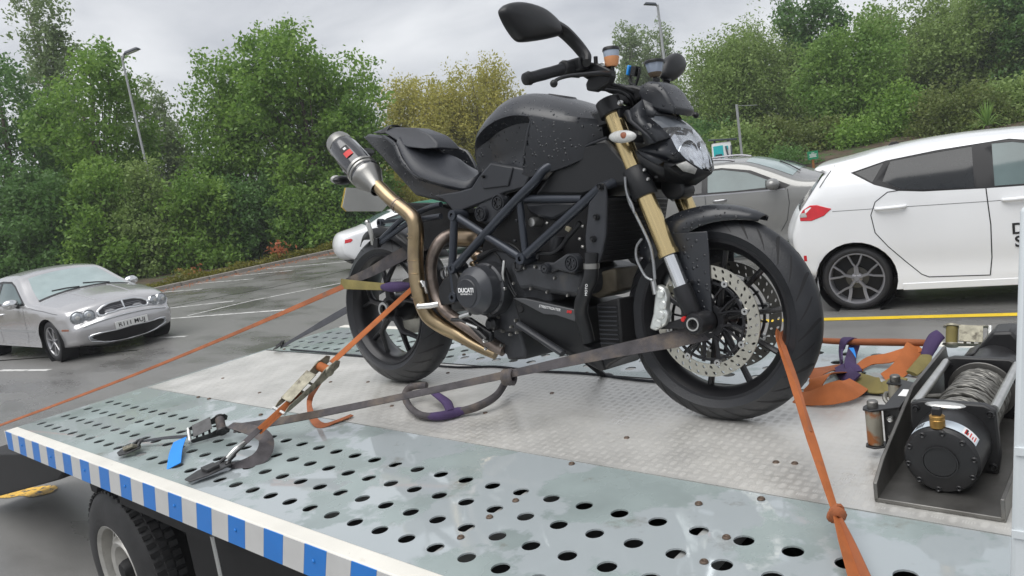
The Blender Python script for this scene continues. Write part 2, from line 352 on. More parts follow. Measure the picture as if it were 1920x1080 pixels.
# ================================================================ recovery truck
TR = Matrix.Rotation(.0221, 4, 'Z')
setspace(Matrix.Identity(4))
truck = root('recovery_truck', (.4, 0, GROUND), 'flatbed recovery truck with blue and white striped edge rail', 'truck', space=TR)
setspace(TR)
M['galv'] = mat('wet galvanised deck', (.31,.365,.36), .27, metal=.2, var=.16, vs=3.2, c2=(.40,.44,.455), c2s=2.3, c2lo=.485, c2hi=.515, c2r=.05, bump=.05, bs=9, rv=.09, c3=((.17,.155,.12), 5.5, .60, .78))
M['tread'] = mat('aluminium tread plate', (.64,.63,.60), .38, metal=.55, var=.10, vs=4, c2=(.44,.43,.40), c2s=3, c2lo=.55, c2hi=.75, bump=.04, bs=30, rv=.12, c3=((.22,.18,.12), 4.5, .60, .80))
M['tread_bar'] = mat('aluminium tread bars', (.60,.59,.56), .5, metal=.4, var=.10, vs=4)
M['rail'] = mat('worn cream-white rail paint', (.70,.68,.62), .38, var=.06, vs=6, c2=(.50,.45,.36), c2s=9, c2lo=.62, c2hi=.78, c3=((.16,.14,.11), 22, .66, .74))
M['st_blue'] = mat('blue reflective tape', (.02,.19,.60), .32, var=.06, vs=5)
M['st_white'] = mat('silver-white reflective tape', (.56,.56,.55), .38, var=.05, vs=9)
M['under'] = mat('black underframe', (.010,.010,.011), .6, var=.3)
M['beam'] = mat('galvanised cross member', (.50,.51,.50), .4, metal=.4, var=.15)
M['bolt'] = mat('rusty bolt', (.15,.11,.085), .5, metal=.6, var=.3, vs=60)
M['truck_tyre'] = mat('truck tyre', (.034,.034,.035), .6, var=.3, vs=9, bump=.3, bs=90)
M['truck_rim'] = mat('dirty silver truck rim', (.48,.47,.44), .42, metal=.5, var=.2, vs=9, c2=(.2,.18,.15), c2s=8, c2lo=.6, c2hi=.8)
X0, X1 = -1.55, 2.36
def deck(ya, yb, rows, name):
    m = MB(); x0 = 1.108-.1*27+.05; nx = 38; ys = rows[0]-.0508; n = len(rows); pit = .1016
    vs, fs = holed(nx, n, lambda u, v: (x0+.1*u, ys+pit*v, 0), (.212, .209), skip=lambda i, j: False); m.add(vs, fs)
    def sheet(xa, xb, y0, y1, k=1):
        m.add([(xa, y0, 0), (xb, y0, 0), (xb, y1, 0), (xa, y1, 0)], [(0,1,2,3)])
    y2 = ys+pit*n; sheet(X0, X1, ya, ys); sheet(X0, X1, y2, yb); sheet(X0, x0, ys, y2)
    if x0+.1*nx < X1: sheet(x0+.1*nx, X1, ys, y2)
    o = m.build(name, M['galv'], truck, smooth=0); s = o.modifiers.new('thick', 'SOLIDIFY'); s.thickness = .004; s.offset = -1; return o
d1 = deck(-1.036, -.4455, [-.958,-.8564,-.7548,-.6532], 'perforated_panel')
d2 = deck(.262, .800, [.364,.4656,.5672,.6688], 'perforated_panel')
# central tread plate with five-bar relief
m = MB(); m.box(((X0+X1)/2, (-.4455+.262)/2, -.0005), (X1-X0, .7035, .005)); tp = m.build('tread_plate', M['tread'], truck, smooth=0)
vs, fs = [], []; cell = .027
nxc, nyc = int((X1-X0-.04)/cell), int((.70-.02)/cell)
for i in range(nxc):
    for j in range(nyc):
        cx, cy = X0+.03+cell*(i+.5), -.4455+.012+cell*(j+.5); od = (i+j) % 2
        for k in range(5):
            off = (k-2)*.0050; hl = .0112 if abs(k-2) < 2 else .0085
            if od: ca, sa = 1., 0.
            else: ca, sa = 0., 1.
            ux, uy, wx, wy = ca, sa, -sa, ca; px_, py_ = cx+wx*off, cy+wy*off; b = len(vs); w_ = .0014; z0 = .0021; z1 = .0026
            vs += [(px_-ux*hl, py_-uy*hl, z0), (px_-ux*hl*.4-wx*w_, py_-uy*hl*.4-wy*w_, z0), (px_+ux*hl*.4-wx*w_, py_+uy*hl*.4-wy*w_, z0), (px_+ux*hl, py_+uy*hl, z0), (px_+ux*hl*.4+wx*w_, py_+uy*hl*.4+wy*w_, z0), (px_-ux*hl*.4+wx*w_, py_-uy*hl*.4+wy*w_, z0), (px_-ux*hl*.5, py_-uy*hl*.5, z1), (px_+ux*hl*.5, py_+uy*hl*.5, z1)]
            fs += [(b,b+1,b+6), (b+1,b+2,b+7,b+6), (b+2,b+3,b+7), (b+3,b+4,b+7), (b+4,b+5,b+6,b+7), (b+5,b,b+6)]
me = bpy.data.meshes.new('tread_bars'); me.from_pydata(vs, [], fs); me.shade_smooth()
o = link(me, 'tread_bars', M['tread_bar'], tp); o['kind'] = 'stuff'
# seam lips
m = MB(); m.box(((X0+X1)/2, .259, .001), (X1-X0, .006, .006)); m.build('seam_strip', M['under'], truck, smooth=0)
# bolts and screws let into the deck
for q_ in [(1.2317,-0.4632,0), (1.7695,-0.472,0), (1.7701,-0.2682,0), (-0.0357,0.403,0), (-0.399,-0.1008,0), (-0.6503,-0.3138,0), (1.7726,-0.658,0), (1.7739,-0.7618,0), (1.2306,-0.7006,0), (1.2279,-0.7956,0), (1.2321,-0.8998,0), (-0.3097,-0.509,0), (-0.0757,0.1821,0), (1.653,-0.5453,0), (0.7821,0.0293,0), (1.727,-0.277,0), (1.2783,-0.2554,0), (0.2248,-0.2605,0), (0.673,-0.2122,0), (-0.1857,-0.0536,0), (-0.7528,0.1188,0), (-1.4204,0.2988,0), (0.1231,0.1415,0), (-1.183,-0.2123,0), (-0.863,-0.4504,0), (-0.9628,-0.4528,0), (0.7665,0.2708,0), (2.0199,-0.2693,0)]:
    m = MB(); m.lathe([(0,.0015),(.003,.0015),(.004,.003),(.007,.003),(.0085,.001),(.0092,-.001)], (q_[0], q_[1], .002), (0,0,1), n=12); m.build('bolt', M['bolt'], truck)
# edge rails
for ya, yb in ((-1.087,-1.036),(.800,.851)):
    m = MB(); m.box(((X0+X1)/2, (ya+yb)/2, -.044), (X1-X0+.04, abs(yb-ya), .094)); rl_ = m.build('edge_rail', M['rail'], truck, bevel=.004)
    if ya < 0: near_rail = rl_
# rear cross rail
m = MB(); m.box((X0-.022, (-1.036+.80)/2, -.046), (.04, 1.836, .09)); m.build('rear_rail', M['galv'], truck, bevel=.004)
per = .188
for k in range(-1, 22):
    xa = -1.567+per*k
    for nm, x_, mt in (('blue_stripe', xa, M['st_blue']), ('white_stripe', xa+per*.49, M['st_white'])):
        a, b = max(x_, X0-.04), min(x_+per*(.49 if nm[0] == 'b' else .51), X1)
        if b-a < .02: continue
        sl = .035; ring = [(a+.0006, -1.0885, 0), (b-.0006, -1.0885, 0), (b-.0006-sl, -1.0885, -.089), (a+.0006-sl, -1.0885, -.089)]
        ring = [(max(p[0], X0-.04), p[1], p[2]) for p in ring]
        m = MB(); m.prism(ring, (0,.002,0)); m.build(nm, mt, near_rail, smooth=0)
        if nm[0] == 'b' and k % 2 == 1:
            m = MB(); m.lathe([(0,.003),(.004,.002),(.006,0)], ((a+b)/2-.02, -1.0895, -.04), (0,-1,0), n=10); m.build('rivet', M['st_blue'], near_rail)
# understructure
for x_ in (2.22, 1.72, 1.218, .712, .205, -.30, -.86, -1.28):
    m = MB(); m.box((x_+.008, -.12, -.040), (.055, 1.82, .055)); m.build('cross_member', M['beam'], truck, bevel=.003)
for y_ in (-.52, .28):
    m = MB(); m.box((.6, y_, -.18), (4.6, .09, .20)); m.build('chassis_rail', M['under'], truck, bevel=.005)
m = MB(); m.box((.75, -.12, -.27), (3.2, 1.60, .06)); m.build('dark_backing', M['under'], truck)  # dark sheet added below the deck so that its holes stay dark
m = MB(); m.box((.62, -.12, -.62), (2.2, 1.45, .60)); m.build('dark_underbox', M['under'], truck, bevel=.03)  # big dark box added under the bed for shading
m = MB(); m.tube([(0.0839,-0.97,-0.215), (0.0807,-0.97,-0.321), (0.0754,-0.97,-0.4586)], .012, n=8, sq=.5); m.build('side_bracket', M['beam'], truck)
m = MB(); m.prism([(-3.7458,-0.8,-0.5271), (-2.4572,-0.8,-0.3476), (-1.9751,-0.8,-0.3861), (-2.0865,-0.8,-0.45), (-3.4781,-0.8,-0.7952), (-4.1612,-0.8,-0.9611)], (0,.5,0)); m.build('tail_underframe', M['under'], truck, bevel=.01)
# wheels
def truck_wheel(xc, yf, zc, Rw, sgn):
    c = (xc, yf, zc); ax_ = (0, -sgn, 0)
    m = MB(); m.lathe([(.235,-.02),(.22,.0),(.205,-.012),(.20,-.05),(.20,-.17),(.225,-.19)], c, ax_, n=40); w = m.build('wheel', M['truck_rim'], truck)
    m = MB(); m.lathe([(.222,.0),(.235,.004),(.26,.006),(.30,.002),(.335,-.012),(.36,-.03),(.372,-.05),(.376,-.10),(.372,-.16),(.35,-.19),(.26,-.20),(.222,-.19)], c, ax_, n=72); t_ = m.build('tyre', M['truck_tyre'], w, smooth=40)
    m = MB()
    for g in range(58):
        a = 2*math.pi*g/58
        for r_, h0, h1, wd in ((.362,-.026,-.058,.020),(.374,-.065,-.098,.024),(.374,-.105,-.14,.024)):
            ca, sa = math.cos(a+h0), math.sin(a+h0); m.box((xc+(r_+.008)*ca, yf-sgn*(h0+h1)/2*1.0 if False else yf+sgn*abs(h0+h1)/2, zc+(r_+.008)*sa), (.012, abs(h1-h0), wd), Matrix.Rotation(-(a+h0), 3, 'Y'))
    tb = m.build('tread_block', M['truck_tyre'], w, smooth=0); tb['kind'] = 'stuff'
    # dished steel disc with a ring of holes
    m = MB(); NH = 16
    def dish(u, v): 
        a = 2*math.pi*u/NH; r = .205-.055*v; return (xc+r*math.cos(a), yf+sgn*(.060-.02*v), zc+r*math.sin(a))
    vs, fs = holed(NH, 1, dish, (.30, .30)); m.add(vs, fs)
    m.lathe([(.15,-.04),(.13,-.022),(.11,-.030),(.085,-.075),(.05,-.08),(0,-.08)], c, ax_, n=40); o = m.build('wheel_disc', M['truck_rim'], w); s = o.modifiers.new('thick', 'SOLIDIFY'); s.thickness = .005
    m = MB(); m.lathe([(0,-.01),(.035,-.012),(.045,-.03),(.05,-.08)], c, ax_, n=24); m.build('hub_cap', M['under'], w)
    for k in range(6):
        a = k*math.pi/3; m = MB(); m.lathe([(0,.02),(.009,.02),(.011,.012),(.011,-.01)], (xc+.068*math.cos(a), yf+sgn*.078, zc+.068*math.sin(a)), ax_, n=6); m.build('wheel_nut', M['bolt'], w)
truck_wheel(-1.05, -.93, -.664, .385, 1)
truck_wheel(-1.05, .69, -.664, .385, -1)
m = MB(); m.tube([(-1.05,-.8,-.664),(-1.05,.6,-.664)], .05, n=12); m.build('rear_axle', M['under'], truck)
m = MB(); rings = [[(-1.05+.45*math.cos(a), y_, -.66+.44*math.sin(a)) for y_ in (-.715,-.50)] for a in np.linspace(R(15), R(165), 14)]
m.loft(rings, caps=False, closed=False); o = m.build('wheel_arch', M['under'], truck); s = o.modifiers.new('thick', 'SOLIDIFY'); s.thickness = .006
m = MB(); m.prism([(-1.032,-0.96,-0.2189), (-0.9426,-0.96,-0.2207), (-0.985,-0.96,-0.2596), (-1.031,-0.96,-0.2555)], (0,.03,0)); m.build('mud_flap_clip', M['under'], truck)
# white headboard post at the cab end
M['post'] = mat('pale white truck paint', (.62,.66,.68), .3, var=.05, vs=2)
pb, pt_ = Vector((2.3104,-0.95,0.1837)), Vector((2.3416,-0.95,0.6268))
pb = pb+(pb-pt_)*.45
m = MB(); m.prism([pb, pb+Vector((.10,0,0)), pt_+Vector((.10,0,.05)), pt_+Vector((0,0,.05))], (0,.05,0)); m.build('headboard_post', M['post'], truck, bevel=.006)
m = MB(); m.box((2.42,-.12,.10), (.05,1.66,.2)); m.build('headboard', M['post'], truck, bevel=.006)
for t_ in (.45, .62):
    m = MB(); q_ = pb.lerp(pt_, t_); m.box(q_+Vector((.05,-.0015,0)), (.10,.003,.010)); m.build('post_joint', M['post'], truck)
# ================================================================ winch bolted to the deck
setspace(Matrix.Identity(4))
winch = root('winch', (2.1, 0, .005), 'black electric winch with wound steel rope on a bare metal tray', 'winch', space=TR)
setspace(TR)
M['tray'] = mat('bare dirty steel tray', (.17,.165,.155), .42, metal=.75, var=.3, vs=7, c2=(.09,.085,.08), c2s=6, c2lo=.5, c2hi=.7, bump=.08)
M['wblack'] = mat('winch black paint', (.018,.018,.019), .38, var=.2, vs=14, bump=.08, bs=60)
M['rope'] = mat('steel wire rope', (.20,.195,.18), .45, metal=.7, var=.25, vs=40)
M['roller'] = mat('rusty roller steel', (.30,.28,.23), .45, metal=.4, var=.25, vs=14, c2=(.28,.10,.03), c2s=16, c2lo=.50, c2hi=.60, bump=.1)
m = MB(); m.box((2.106,-.02,.0075), (.236,.76,.009)); m.build('tray', M['tray'], winch, bevel=.002)
m = MB(); m.prism([(1.988,-.40,.005),(1.988,-.40,.045),(1.988,-.335,.075),(1.988,-.06,.148),(1.988,.30,.148),(1.988,.36,.005)], (.008,0,0)); m.build('tray_flange', M['tray'], winch, bevel=.0015)
m = MB(); m.prism([(2.216,-.40,.005),(2.216,-.40,.05),(2.216,-.30,.05),(2.216,.36,.05),(2.216,.36,.005)], (.008,0,0)); m.build('tray_flange', M['tray'], winch, bevel=.0015)
c0 = (2.104, -.335, .083)
m = MB(); m.lathe([(0,-.004),(.030,-.004),(.032,-.001),(.056,0),(.066,.003),(.071,.010),(.072,.03),(.072,.13),(0,.13)], c0, (0,1,0), n=48); gh = m.build('gear_housing', M['wblack'], winch, smooth=30)
m = MB(); m.lathe([(.031,-.006),(.034,-.006),(.034,.0),(.031,.0)], c0, (0,1,0), n=40, closed=True); m.build('cover_ring', M['wblack'], gh)
for k in range(10):
    a = k*math.pi/5+.2; m = MB(); m.lathe([(.002,.004),(.0045,.006),(.0062,.004),(.0062,-.004)], (c0[0]+.062*math.cos(a), c0[1]+.004, c0[2]+.062*math.sin(a)), (0,-1,0), n=10); m.build('cover_bolt', M['wblack'], gh)
# data label wrapped over the housing
def lab(a0, a1, y0, y1, nm, mt, dr=.0006):
    m = MB(); N_ = 14; vs = []
    for i in range(N_+1):
        a = a0+(a1-a0)*i/N_
        for y_ in (y0, y1): vs.append((c0[0]+(.072+dr)*math.cos(a), y_, c0[2]+(.072+dr)*math.sin(a)))
    m.add(vs, [(2*i, 2*i+1, 2*i+3, 2*i+2) for i in range(N_)]); return m.build(nm, mt, gh)
lab(R(30), R(140), -.320, -.282, 'data_label', mat('pale blue label', (.55,.62,.68), .35))
lab(R(33), R(58), -.318, -.284, 'warning_panel', M['print_white'], .001)
for k in range(5): lab(R(35+k*4.4), R(37+k*4.4), -.314, -.300 if k % 2 else -.292, 'label_print', M['print_red'], .0014)
lab(R(50), R(54), -.314, -.290, 'label_print', M['print_black'], .0014)
for k in range(4): lab(R(118+k*4), R(120+k*4), -.312, -.29, 'label_print', M['print_black'], .0012)
q_ = Vector((c0[0]-.004, -.318, c0[2]+.074)); m = MB(); m.lathe([(0,-.004),(.0145,-.004),(.0145,.012),(.0135,.013),(.0145,.015),(.0145,.020),(.010,.023),(0,.023)], q_, (0,0,1), n=24); bq = m.build('brass_plug', M['brass'], winch)
m = MB(); m.box(q_+Vector((0,0,.030)), (.017,.017,.016)); m.build('plug_head', M['wblack'], bq, bevel=.002)
m = MB(); m.ball(q_+Vector((.012,.02,.037)), (.038,.015,.006), n=20, m=8); m.build('clutch_handle', M['alu'], winch)
# end brackets
for y_ in (-.205, .135):
    m = MB(); m.prism([(2.022,y_,.012),(2.018,y_,.05),(2.022,y_,.158),(2.045,y_,.166),(2.165,y_,.166),(2.186,y_,.155),(2.190,y_,.05),(2.184,y_,.012)], (0,.022,0)); br_ = m.build('end_bracket', M['wblack'], winch, bevel=.004)
    for q_ in ((2.034,.148),(2.176,.148),(2.032,.03),(2.176,.03)): bolt((q_[0], y_-.001, q_[1]), .008, br_, M['wblack'])
for x_ in (2.028, 2.180):
    m = MB(); m.tube([(x_,-.185,.152),(x_,.138,.152)], .0095, n=12); m.build('tie_bar', M['alu'], winch)
for y_ in (-.172, .112):
    m = MB(); m.lathe([(0,0),(.074,0),(.074,.005),(0,.005)], (2.106, y_, .088), (0,1,0), n=40); m.build('drum_flange', M['tray'], winch, bevel=.0015)
m = MB(); m.tube([(2.106,-.17,.088),(2.106,.115,.088)], .036, n=24); m.build('drum', M['tray'], winch)
pts = []; turns = 34
for k in range(turns*20+1):
    a = 2*math.pi*k/20; u = k/20/turns; lay = .051+.011*u+.0025*math.sin(a*.31)+.0015*math.sin(a*.77); ph = (u*2) % 2; y_ = -.158+.262*(ph if ph < 1 else 2-ph)+.006*math.sin(a*.5)
    pts.append((2.106+lay*math.cos(a), y_, .088+lay*math.sin(a)))
m = MB(); m.tube(pts, .0046, n=6); wr_ = m.build('wire_rope', M['rope'], winch, smooth=60)
m = MB()
for s_ in range(3):
    m.tube([Vector(p)+Vector((math.cos(k*1.3+s_*2.1)*.0022*math.cos(2*math.pi*k/20), math.sin(k*1.3+s_*2.1)*.0024, math.cos(k*1.3+s_*2.1)*.0022*math.sin(2*math.pi*k/20))) for k, p in enumerate(pts)], .0033, n=5)
m.build('rope_strand', M['rope'], wr_, smooth=60)
m = MB(); m.tube([(2.106,.157,.086),(2.106,.165,.086),(2.106,.36,.086),(2.106,.37,.086)], [.05,.060,.060,.05], n=28); m.build('motor', M['wblack'], winch)
# fairlead
for y_, nm in ((-.165,'near'), (.035,'far')):
    m = MB(); m.lathe([(0,.034),(.0165,.034),(.0180,.04),(.0180,.116),(.0165,.12),(0,.12)], (1.930, y_, 0), (0,0,1), n=24); rr_ = m.build('fairlead_roller', M['roller'], winch)
    m = MB(); m.lathe([(.0115,.118),(.0125,.122),(.0125,.140),(.010,.143),(0,.143)], (1.930, y_, 0), (0,0,1), n=16); m.build('roller_pin', M['tray'], rr_)
m = MB()
for z_ in (.028, .121): m.prism([(1.908,-.165,z_),(1.912,-.182,z_),(1.932,-.188,z_),(1.985,-.150,z_),(1.985,.03,z_),(1.932,.06,z_),(1.912,.05,z_),(1.912,.02,z_),(1.950,.015,z_),(1.950,-.14,z_),(1.912,-.145,z_)], (0,0,.005))
m.build('fairlead_plate', M['wblack'], winch, bevel=.0015)
for z_ in (.05, .098):
    m = MB(); m.tube([(1.962,-.14,z_),(1.962,.025,z_)], .0155, n=18); m.build('fairlead_roller', M['roller'], winch)
m = MB(); m.prism([(1.948,-.150,.03),(1.984,-.150,.03),(1.984,-.150,.122),(1.948,-.150,.122)], (0,.006,0)); m.build('fairlead_side', M['wblack'], winch)
for z_ in (.052, .097): bolt((1.964,-.152,z_), .009, winch, M['steel'])
m = MB(); m.box((1.972,-.05,.1268), (.018,.05,.0006)); m.build('roller_label', M['print_white'], winch)
m = MB(); m.tube(cr([(2.05,.03,.10),(1.97,.03,.09),(1.935,.06,.085),(1.912,.055,.085),(1.905,.035,.09),(1.908,.015,.08),(1.93,.005,.06),(1.95,-.02,.04)], 6), .0058, n=8); m.build('rope_tail', M['rope'], winch)
# control box on the far end
cb = [(2.0578,0.33,0.1246), (2.1011,0.33,0.1812), (2.146,0.33,0.1847), (2.162,0.33,0.1614), (2.1575,0.33,0.0568), (2.1127,0.33,0.0678), (2.0741,0.33,0.1007)]
m = MB(); m.prism(cb, (0,.10,0)); m.build('control_box', M['wblack'], winch, bevel=.008)
cb = [(2.0392,0.3,0.1219), (2.0662,0.3,0.1354), (2.0666,0.3,0.0883), (2.0542,0.3,0.0735), (2.0186,0.3,0.0713), (2.0102,0.3,0.0814)]
m = MB(); m.prism(cb, (0,.08,0)); m.build('control_box_base', M['wblack'], winch, bevel=.004)

# ================================================================ the motorcycle
LEAN = Matrix.Rotation(-.12, 4, 'X')   # it rests on its side stand, leaning away to its left
setspace(Matrix.Identity(4))
bike = root('motorcycle', (.74, 0, 0), 'satin black naked sports motorcycle with gold forks strapped on the flatbed', 'motorcycle')
setspace(LEAN)
def mir(p): return (p[0], -p[1], p[2])
def shell(near, name, mt, parent, bevel=.006, smooth=35, inset=None):
    """a closed body between a near-side outline and its mirror image"""
    m = MB(); n = len(near); P = [Vector(p) for p in near]; Q = [Vector(mir(p)) for p in near]
    m.add(P+Q, [tuple(range(n)), tuple(range(2*n-1, n-1, -1))]+[(i, n+i, n+(i+1) % n, (i+1) % n) for i in range(n)])
    return m.build(name, mt, parent, smooth=smooth, bevel=bevel)
def plate(pts, th, name, mt, parent, bevel=.003, smooth=35):
    return MB().prism(pts, (0, th, 0)).build(name, mt, parent, bevel=bevel, smooth=smooth)
def rimtyre(cx, R_, hw, h, rimR, rimhw, parent, label, grooves):
    c = (cx, 0, R_)
    m = MB()
    prof = [(rimR+.006, -rimhw), (rimR-.002, -rimhw+.001), (rimR-.010, -rimhw+.010), (rimR-.020, -rimhw+.02), (rimR-.026, -rimhw*.3), (rimR-.026, rimhw*.3), (rimR-.020, rimhw-.02), (rimR-.010, rimhw-.010), (rimR+.006, rimhw), (rimR+.010, rimhw-.006), (rimR-.012, 0), (rimR+.010, -rimhw+.006)]
    m.lathe(prof, c, (0,1,0), n=72, closed=True)
    w = m.build('wheel', M['black_metal'], parent); tag(w, label)
    m = MB(); prof = []
    for k in range(25):
        t = -math.pi*.5+math.pi*k/24; e = 1.0
        rr = R_-h+h*math.copysign(abs(math.cos(t))**.9, math.cos(t)); prof.append((max(rr, rimR+.004), hw*math.sin(t)*(1.0)))
    prof = [(rimR-.002, -rimhw+.004), (rimR+.012, -hw*.80), (rimR+.028, -hw*.94)]+prof[4:21]+[(rimR+.028, hw*.94), (rimR+.012, hw*.80), (rimR-.002, rimhw-.004)]
    m.lathe(prof, c, (0,1,0), n=96)
    ty = m.build('tyre', M['rubber'], w, smooth=50)
    # tread sipes: slim strips just proud of the rubber, darkened for the shade in grooves
    m = MB()
    def ts(a, t):  # point on the tyre at angle a and cross angle t
        r = R_-h+h*math.copysign(abs(math.cos(t))**.9, math.cos(t))+.0007; return Vector((cx+r*math.cos(a), hw*math.sin(t), R_+r*math.sin(a)))
    for g in range(grooves):
        a0 = 2*math.pi*g/grooves
        for sgn in (-1, 1):
            off = 0 if sgn < 0 else math.pi/grooves
            L_, R2 = [], []
            for k in range(9):
                u = k/8; t = sgn*(.12+1.02*u); a = a0+off-(.36*u**1.5)*(1.6*math.pi*2/grooves); wd = .009*math.sin(math.pi*min(1, .12+u*.9))+.0015
                L_.append(ts(a, t)); R2.append(ts(a+wd/R_*1.3, t))
            m.add(L_+R2, [(k, k+1, 9+k+1, 9+k) for k in range(8)])
            L_, R2 = [], []
            for k in range(6):
                u = k/5; t = sgn*(.45+.62*u); a = a0+off+(.5*math.pi*2/grooves)-(.22*u); wd = .0065*math.sin(math.pi*min(1, .15+u*.85))+.001
                L_.append(ts(a, t)); R2.append(ts(a+wd/R_*1.3, t))
            m.add(L_+R2, [(k, k+1, 7+k, 6+k) for k in range(5)])
    g_ = m.build('tread_groove_shade', M['groove'], w); g_['kind'] = 'stuff'
    return w
M['groove'] = mat('tread groove', (.008,.008,.009), .7)
# ---- rear wheel
RW = rimtyre(0, .32, .09, .118, .226, .074, bike, 'rear wheel with five forked black spokes', 13)
for k in range(5):
    a = R(20+72*k); m = MB()
    def wp(r, aa, y): return Vector((r*math.cos(aa), y, .32+r*math.sin(aa)))
    m.tube(cr([wp(.045, a, -.035), wp(.10, a, -.045), wp(.125, a+.05, -.045), wp(.165, a+.18, -.035), wp(.21, a+.26, -.02)], 4), [.024,.016,.014,.012,.013], n=8, sq=.75)
    m.tube(cr([wp(.10, a, -.045), wp(.125, a-.05, -.045), wp(.165, a-.18, -.035), wp(.21, a-.26, -.02)], 4), [.016,.014,.012,.013], n=8, sq=.75)
    m.build('spoke', M['black_metal'], RW)
m = MB(); m.lathe([(.0,-.062),(.02,-.062),(.022,-.075),(.034,-.075),(.036,-.05),(.05,-.05),(.06,-.02),(.06,.06),(0,.06)], (0,0,.32), (0,1,0), n=28); m.build('hub', M['black_metal'], RW)
m = MB(); m.lathe([(.021,-.066),(.021,-.083),(.031,-.083),(.031,-.066)], (0,0,.32), (0,1,0), n=24, closed=True); m.build('axle_nut', M['steel'], RW)
m = MB(); m.lathe([(.055,.075),(.12,.075),(.12,.081),(.055,.081)], (0,0,.32), (0,1,0), n=40, closed=True); m.build('rear_brake_disc', M['disc'], RW)
m = MB()
for k in range(40):
    a = 2*math.pi*k/40; m.box((.098*math.cos(a),.098,.32+.098*math.sin(a)), (.010,.006,.007), Matrix.Rotation(-a, 3, 'Y'))
m.lathe([(.07,.095),(.097,.095),(.097,.101),(.07,.101)], (0,0,.32), (0,1,0), n=40, closed=True); m.build('sprocket', M['steel'], RW)
# chain and single swing arm on the far side
m = MB(); m.tube([(0,.10,.415),(.45,.10,.44)], .009, n=6, sq=.8); m.tube([(0,.10,.225),(.45,.10,.33)], .009, n=6, sq=.8); m.build('chain', M['pipe_dirty'], bike)
m = MB(); m.loft([[(x_, y_, z_) for y_, z_ in ((a_, b_), (c_, b_), (c_, d_), (a_, d_))] for x_, a_, c_, b_, d_ in ((-.07,.085,.15,.27,.37),(.08,.085,.15,.25,.41),(.25,.07,.15,.27,.44),(.42,-.08,.13,.31,.46),(.56,-.1,.1,.33,.44))])
m.build('swing_arm', M['black_metal'], bike, bevel=.012)
# rear hugger over the tyre
m = MB(); rings = []
for k in range(15):
    a = R(38+k*5.6); r_ = .335+.008*math.sin(k/14*math.pi); hw_ = .098*(1-.35*max(0, (k-10)/4)**2)
    rings.append([(r_*math.cos(a)*.985-0, y_, .32+r_*math.sin(a)*(1 if abs(y_) < .09 else .985)-(.03 if abs(abs(y_)-hw_) < 1e-6 else 0)) for y_ in (-hw_, -hw_*.82, -hw_*.4, 0, hw_*.4, hw_*.82, hw_)])
m.loft(rings, caps=False, closed=False); o = m.build('rear_mudguard', M['plastic'], bike, smooth=60)
s_ = o.modifiers.new('thick', 'SOLIDIFY'); s_.thickness = .004
# ---- front wheel
FC = (1.475, 0, .30)
FW = rimtyre(1.475, .30, .061, .088, .226, .047, bike, 'front wheel with thin black spokes and twin brake discs', 15)
for k in range(10):
    a = R(8+36*k); m = MB()
    m.tube([Vector((1.475+r*math.cos(a), 0, .30+r*math.sin(a))) for r in (.035,.12,.212)], [.011,.0075,.009], n=8, sq=1.5, up=(0,1,0)); m.build('spoke', M['black_metal'], FW)
m = MB(); m.lathe([(0,-.05),(.03,-.05),(.036,-.045),(.036,.045),(.03,.05),(0,.05)], FC, (0,1,0), n=28); m.build('hub', M['black_metal'], FW)
for sg, mt in ((-1, M['disc']), (1, M['disc_dark'])):  # far disc gets a darkened steel, its shade put into the colour
    yd = sg*.070
    def dm(u, v, nu=36, y=yd, th=0): a = 2*math.pi*(u+.5*v*0)/nu; r = .124+(.160-.124)*v/2; a += (v-1)*.06; return (1.475+r*math.cos(a), y+th, .30+r*math.sin(a))
    m = MB()
    for th in (-.0022, .0022):
        vs, fs = holed(36, 2, lambda u, v: dm(u, v, th=th), (.155, .26)); m.add(vs, fs)
    for r in (.124, .160): m.lathe([(r,-.0022),(r,.0022)], (1.475, yd, .30), (0,1,0), n=72)
    d_ = m.build('brake_disc', mt, FW)
    m = MB()
    for k in range(8):
        a = 2*math.pi*(k+.3)/8; a2 = a+.36
        def q_(r, aa): return Vector((1.475+r*math.cos(aa), yd-sg*.004, .30+r*math.sin(aa)))
        m.tube([q_(.045, a+.25), q_(.08, a+.12), q_(.122, a)], [.008,.006,.008], n=6, sq=.6)
        m.tube([q_(.045, a+.25), q_(.082, a+.40), q_(.119, a+2*math.pi/16)], [.008,.005,.006], n=6, sq=.6)
    m.lathe([(.036,-.004),(.052,-.004),(.052,.004),(.036,.004)], (1.475, yd-sg*.004, .30), (0,1,0), n=32, closed=True)
    m.lathe([(.108,-.003),(.115,-.003),(.115,.003),(.108,.003)], (1.475, yd-sg*.004, .30), (0,1,0), n=48, closed=True)
    m.build('disc_carrier', M['black_metal'], FW)
    for k in range(8):
        a = 2*math.pi*(k+.3)/8; m = MB()
        m.lathe([(.0035,-.006),(.0095,-.006),(.0105,-.003),(.0105,.003),(.0035,.003)], (1.475+.122*math.cos(a), yd, .30+.122*math.sin(a)), (0,1,0), n=12, closed=True); m.build('disc_bobbin', M['steel'], FW)
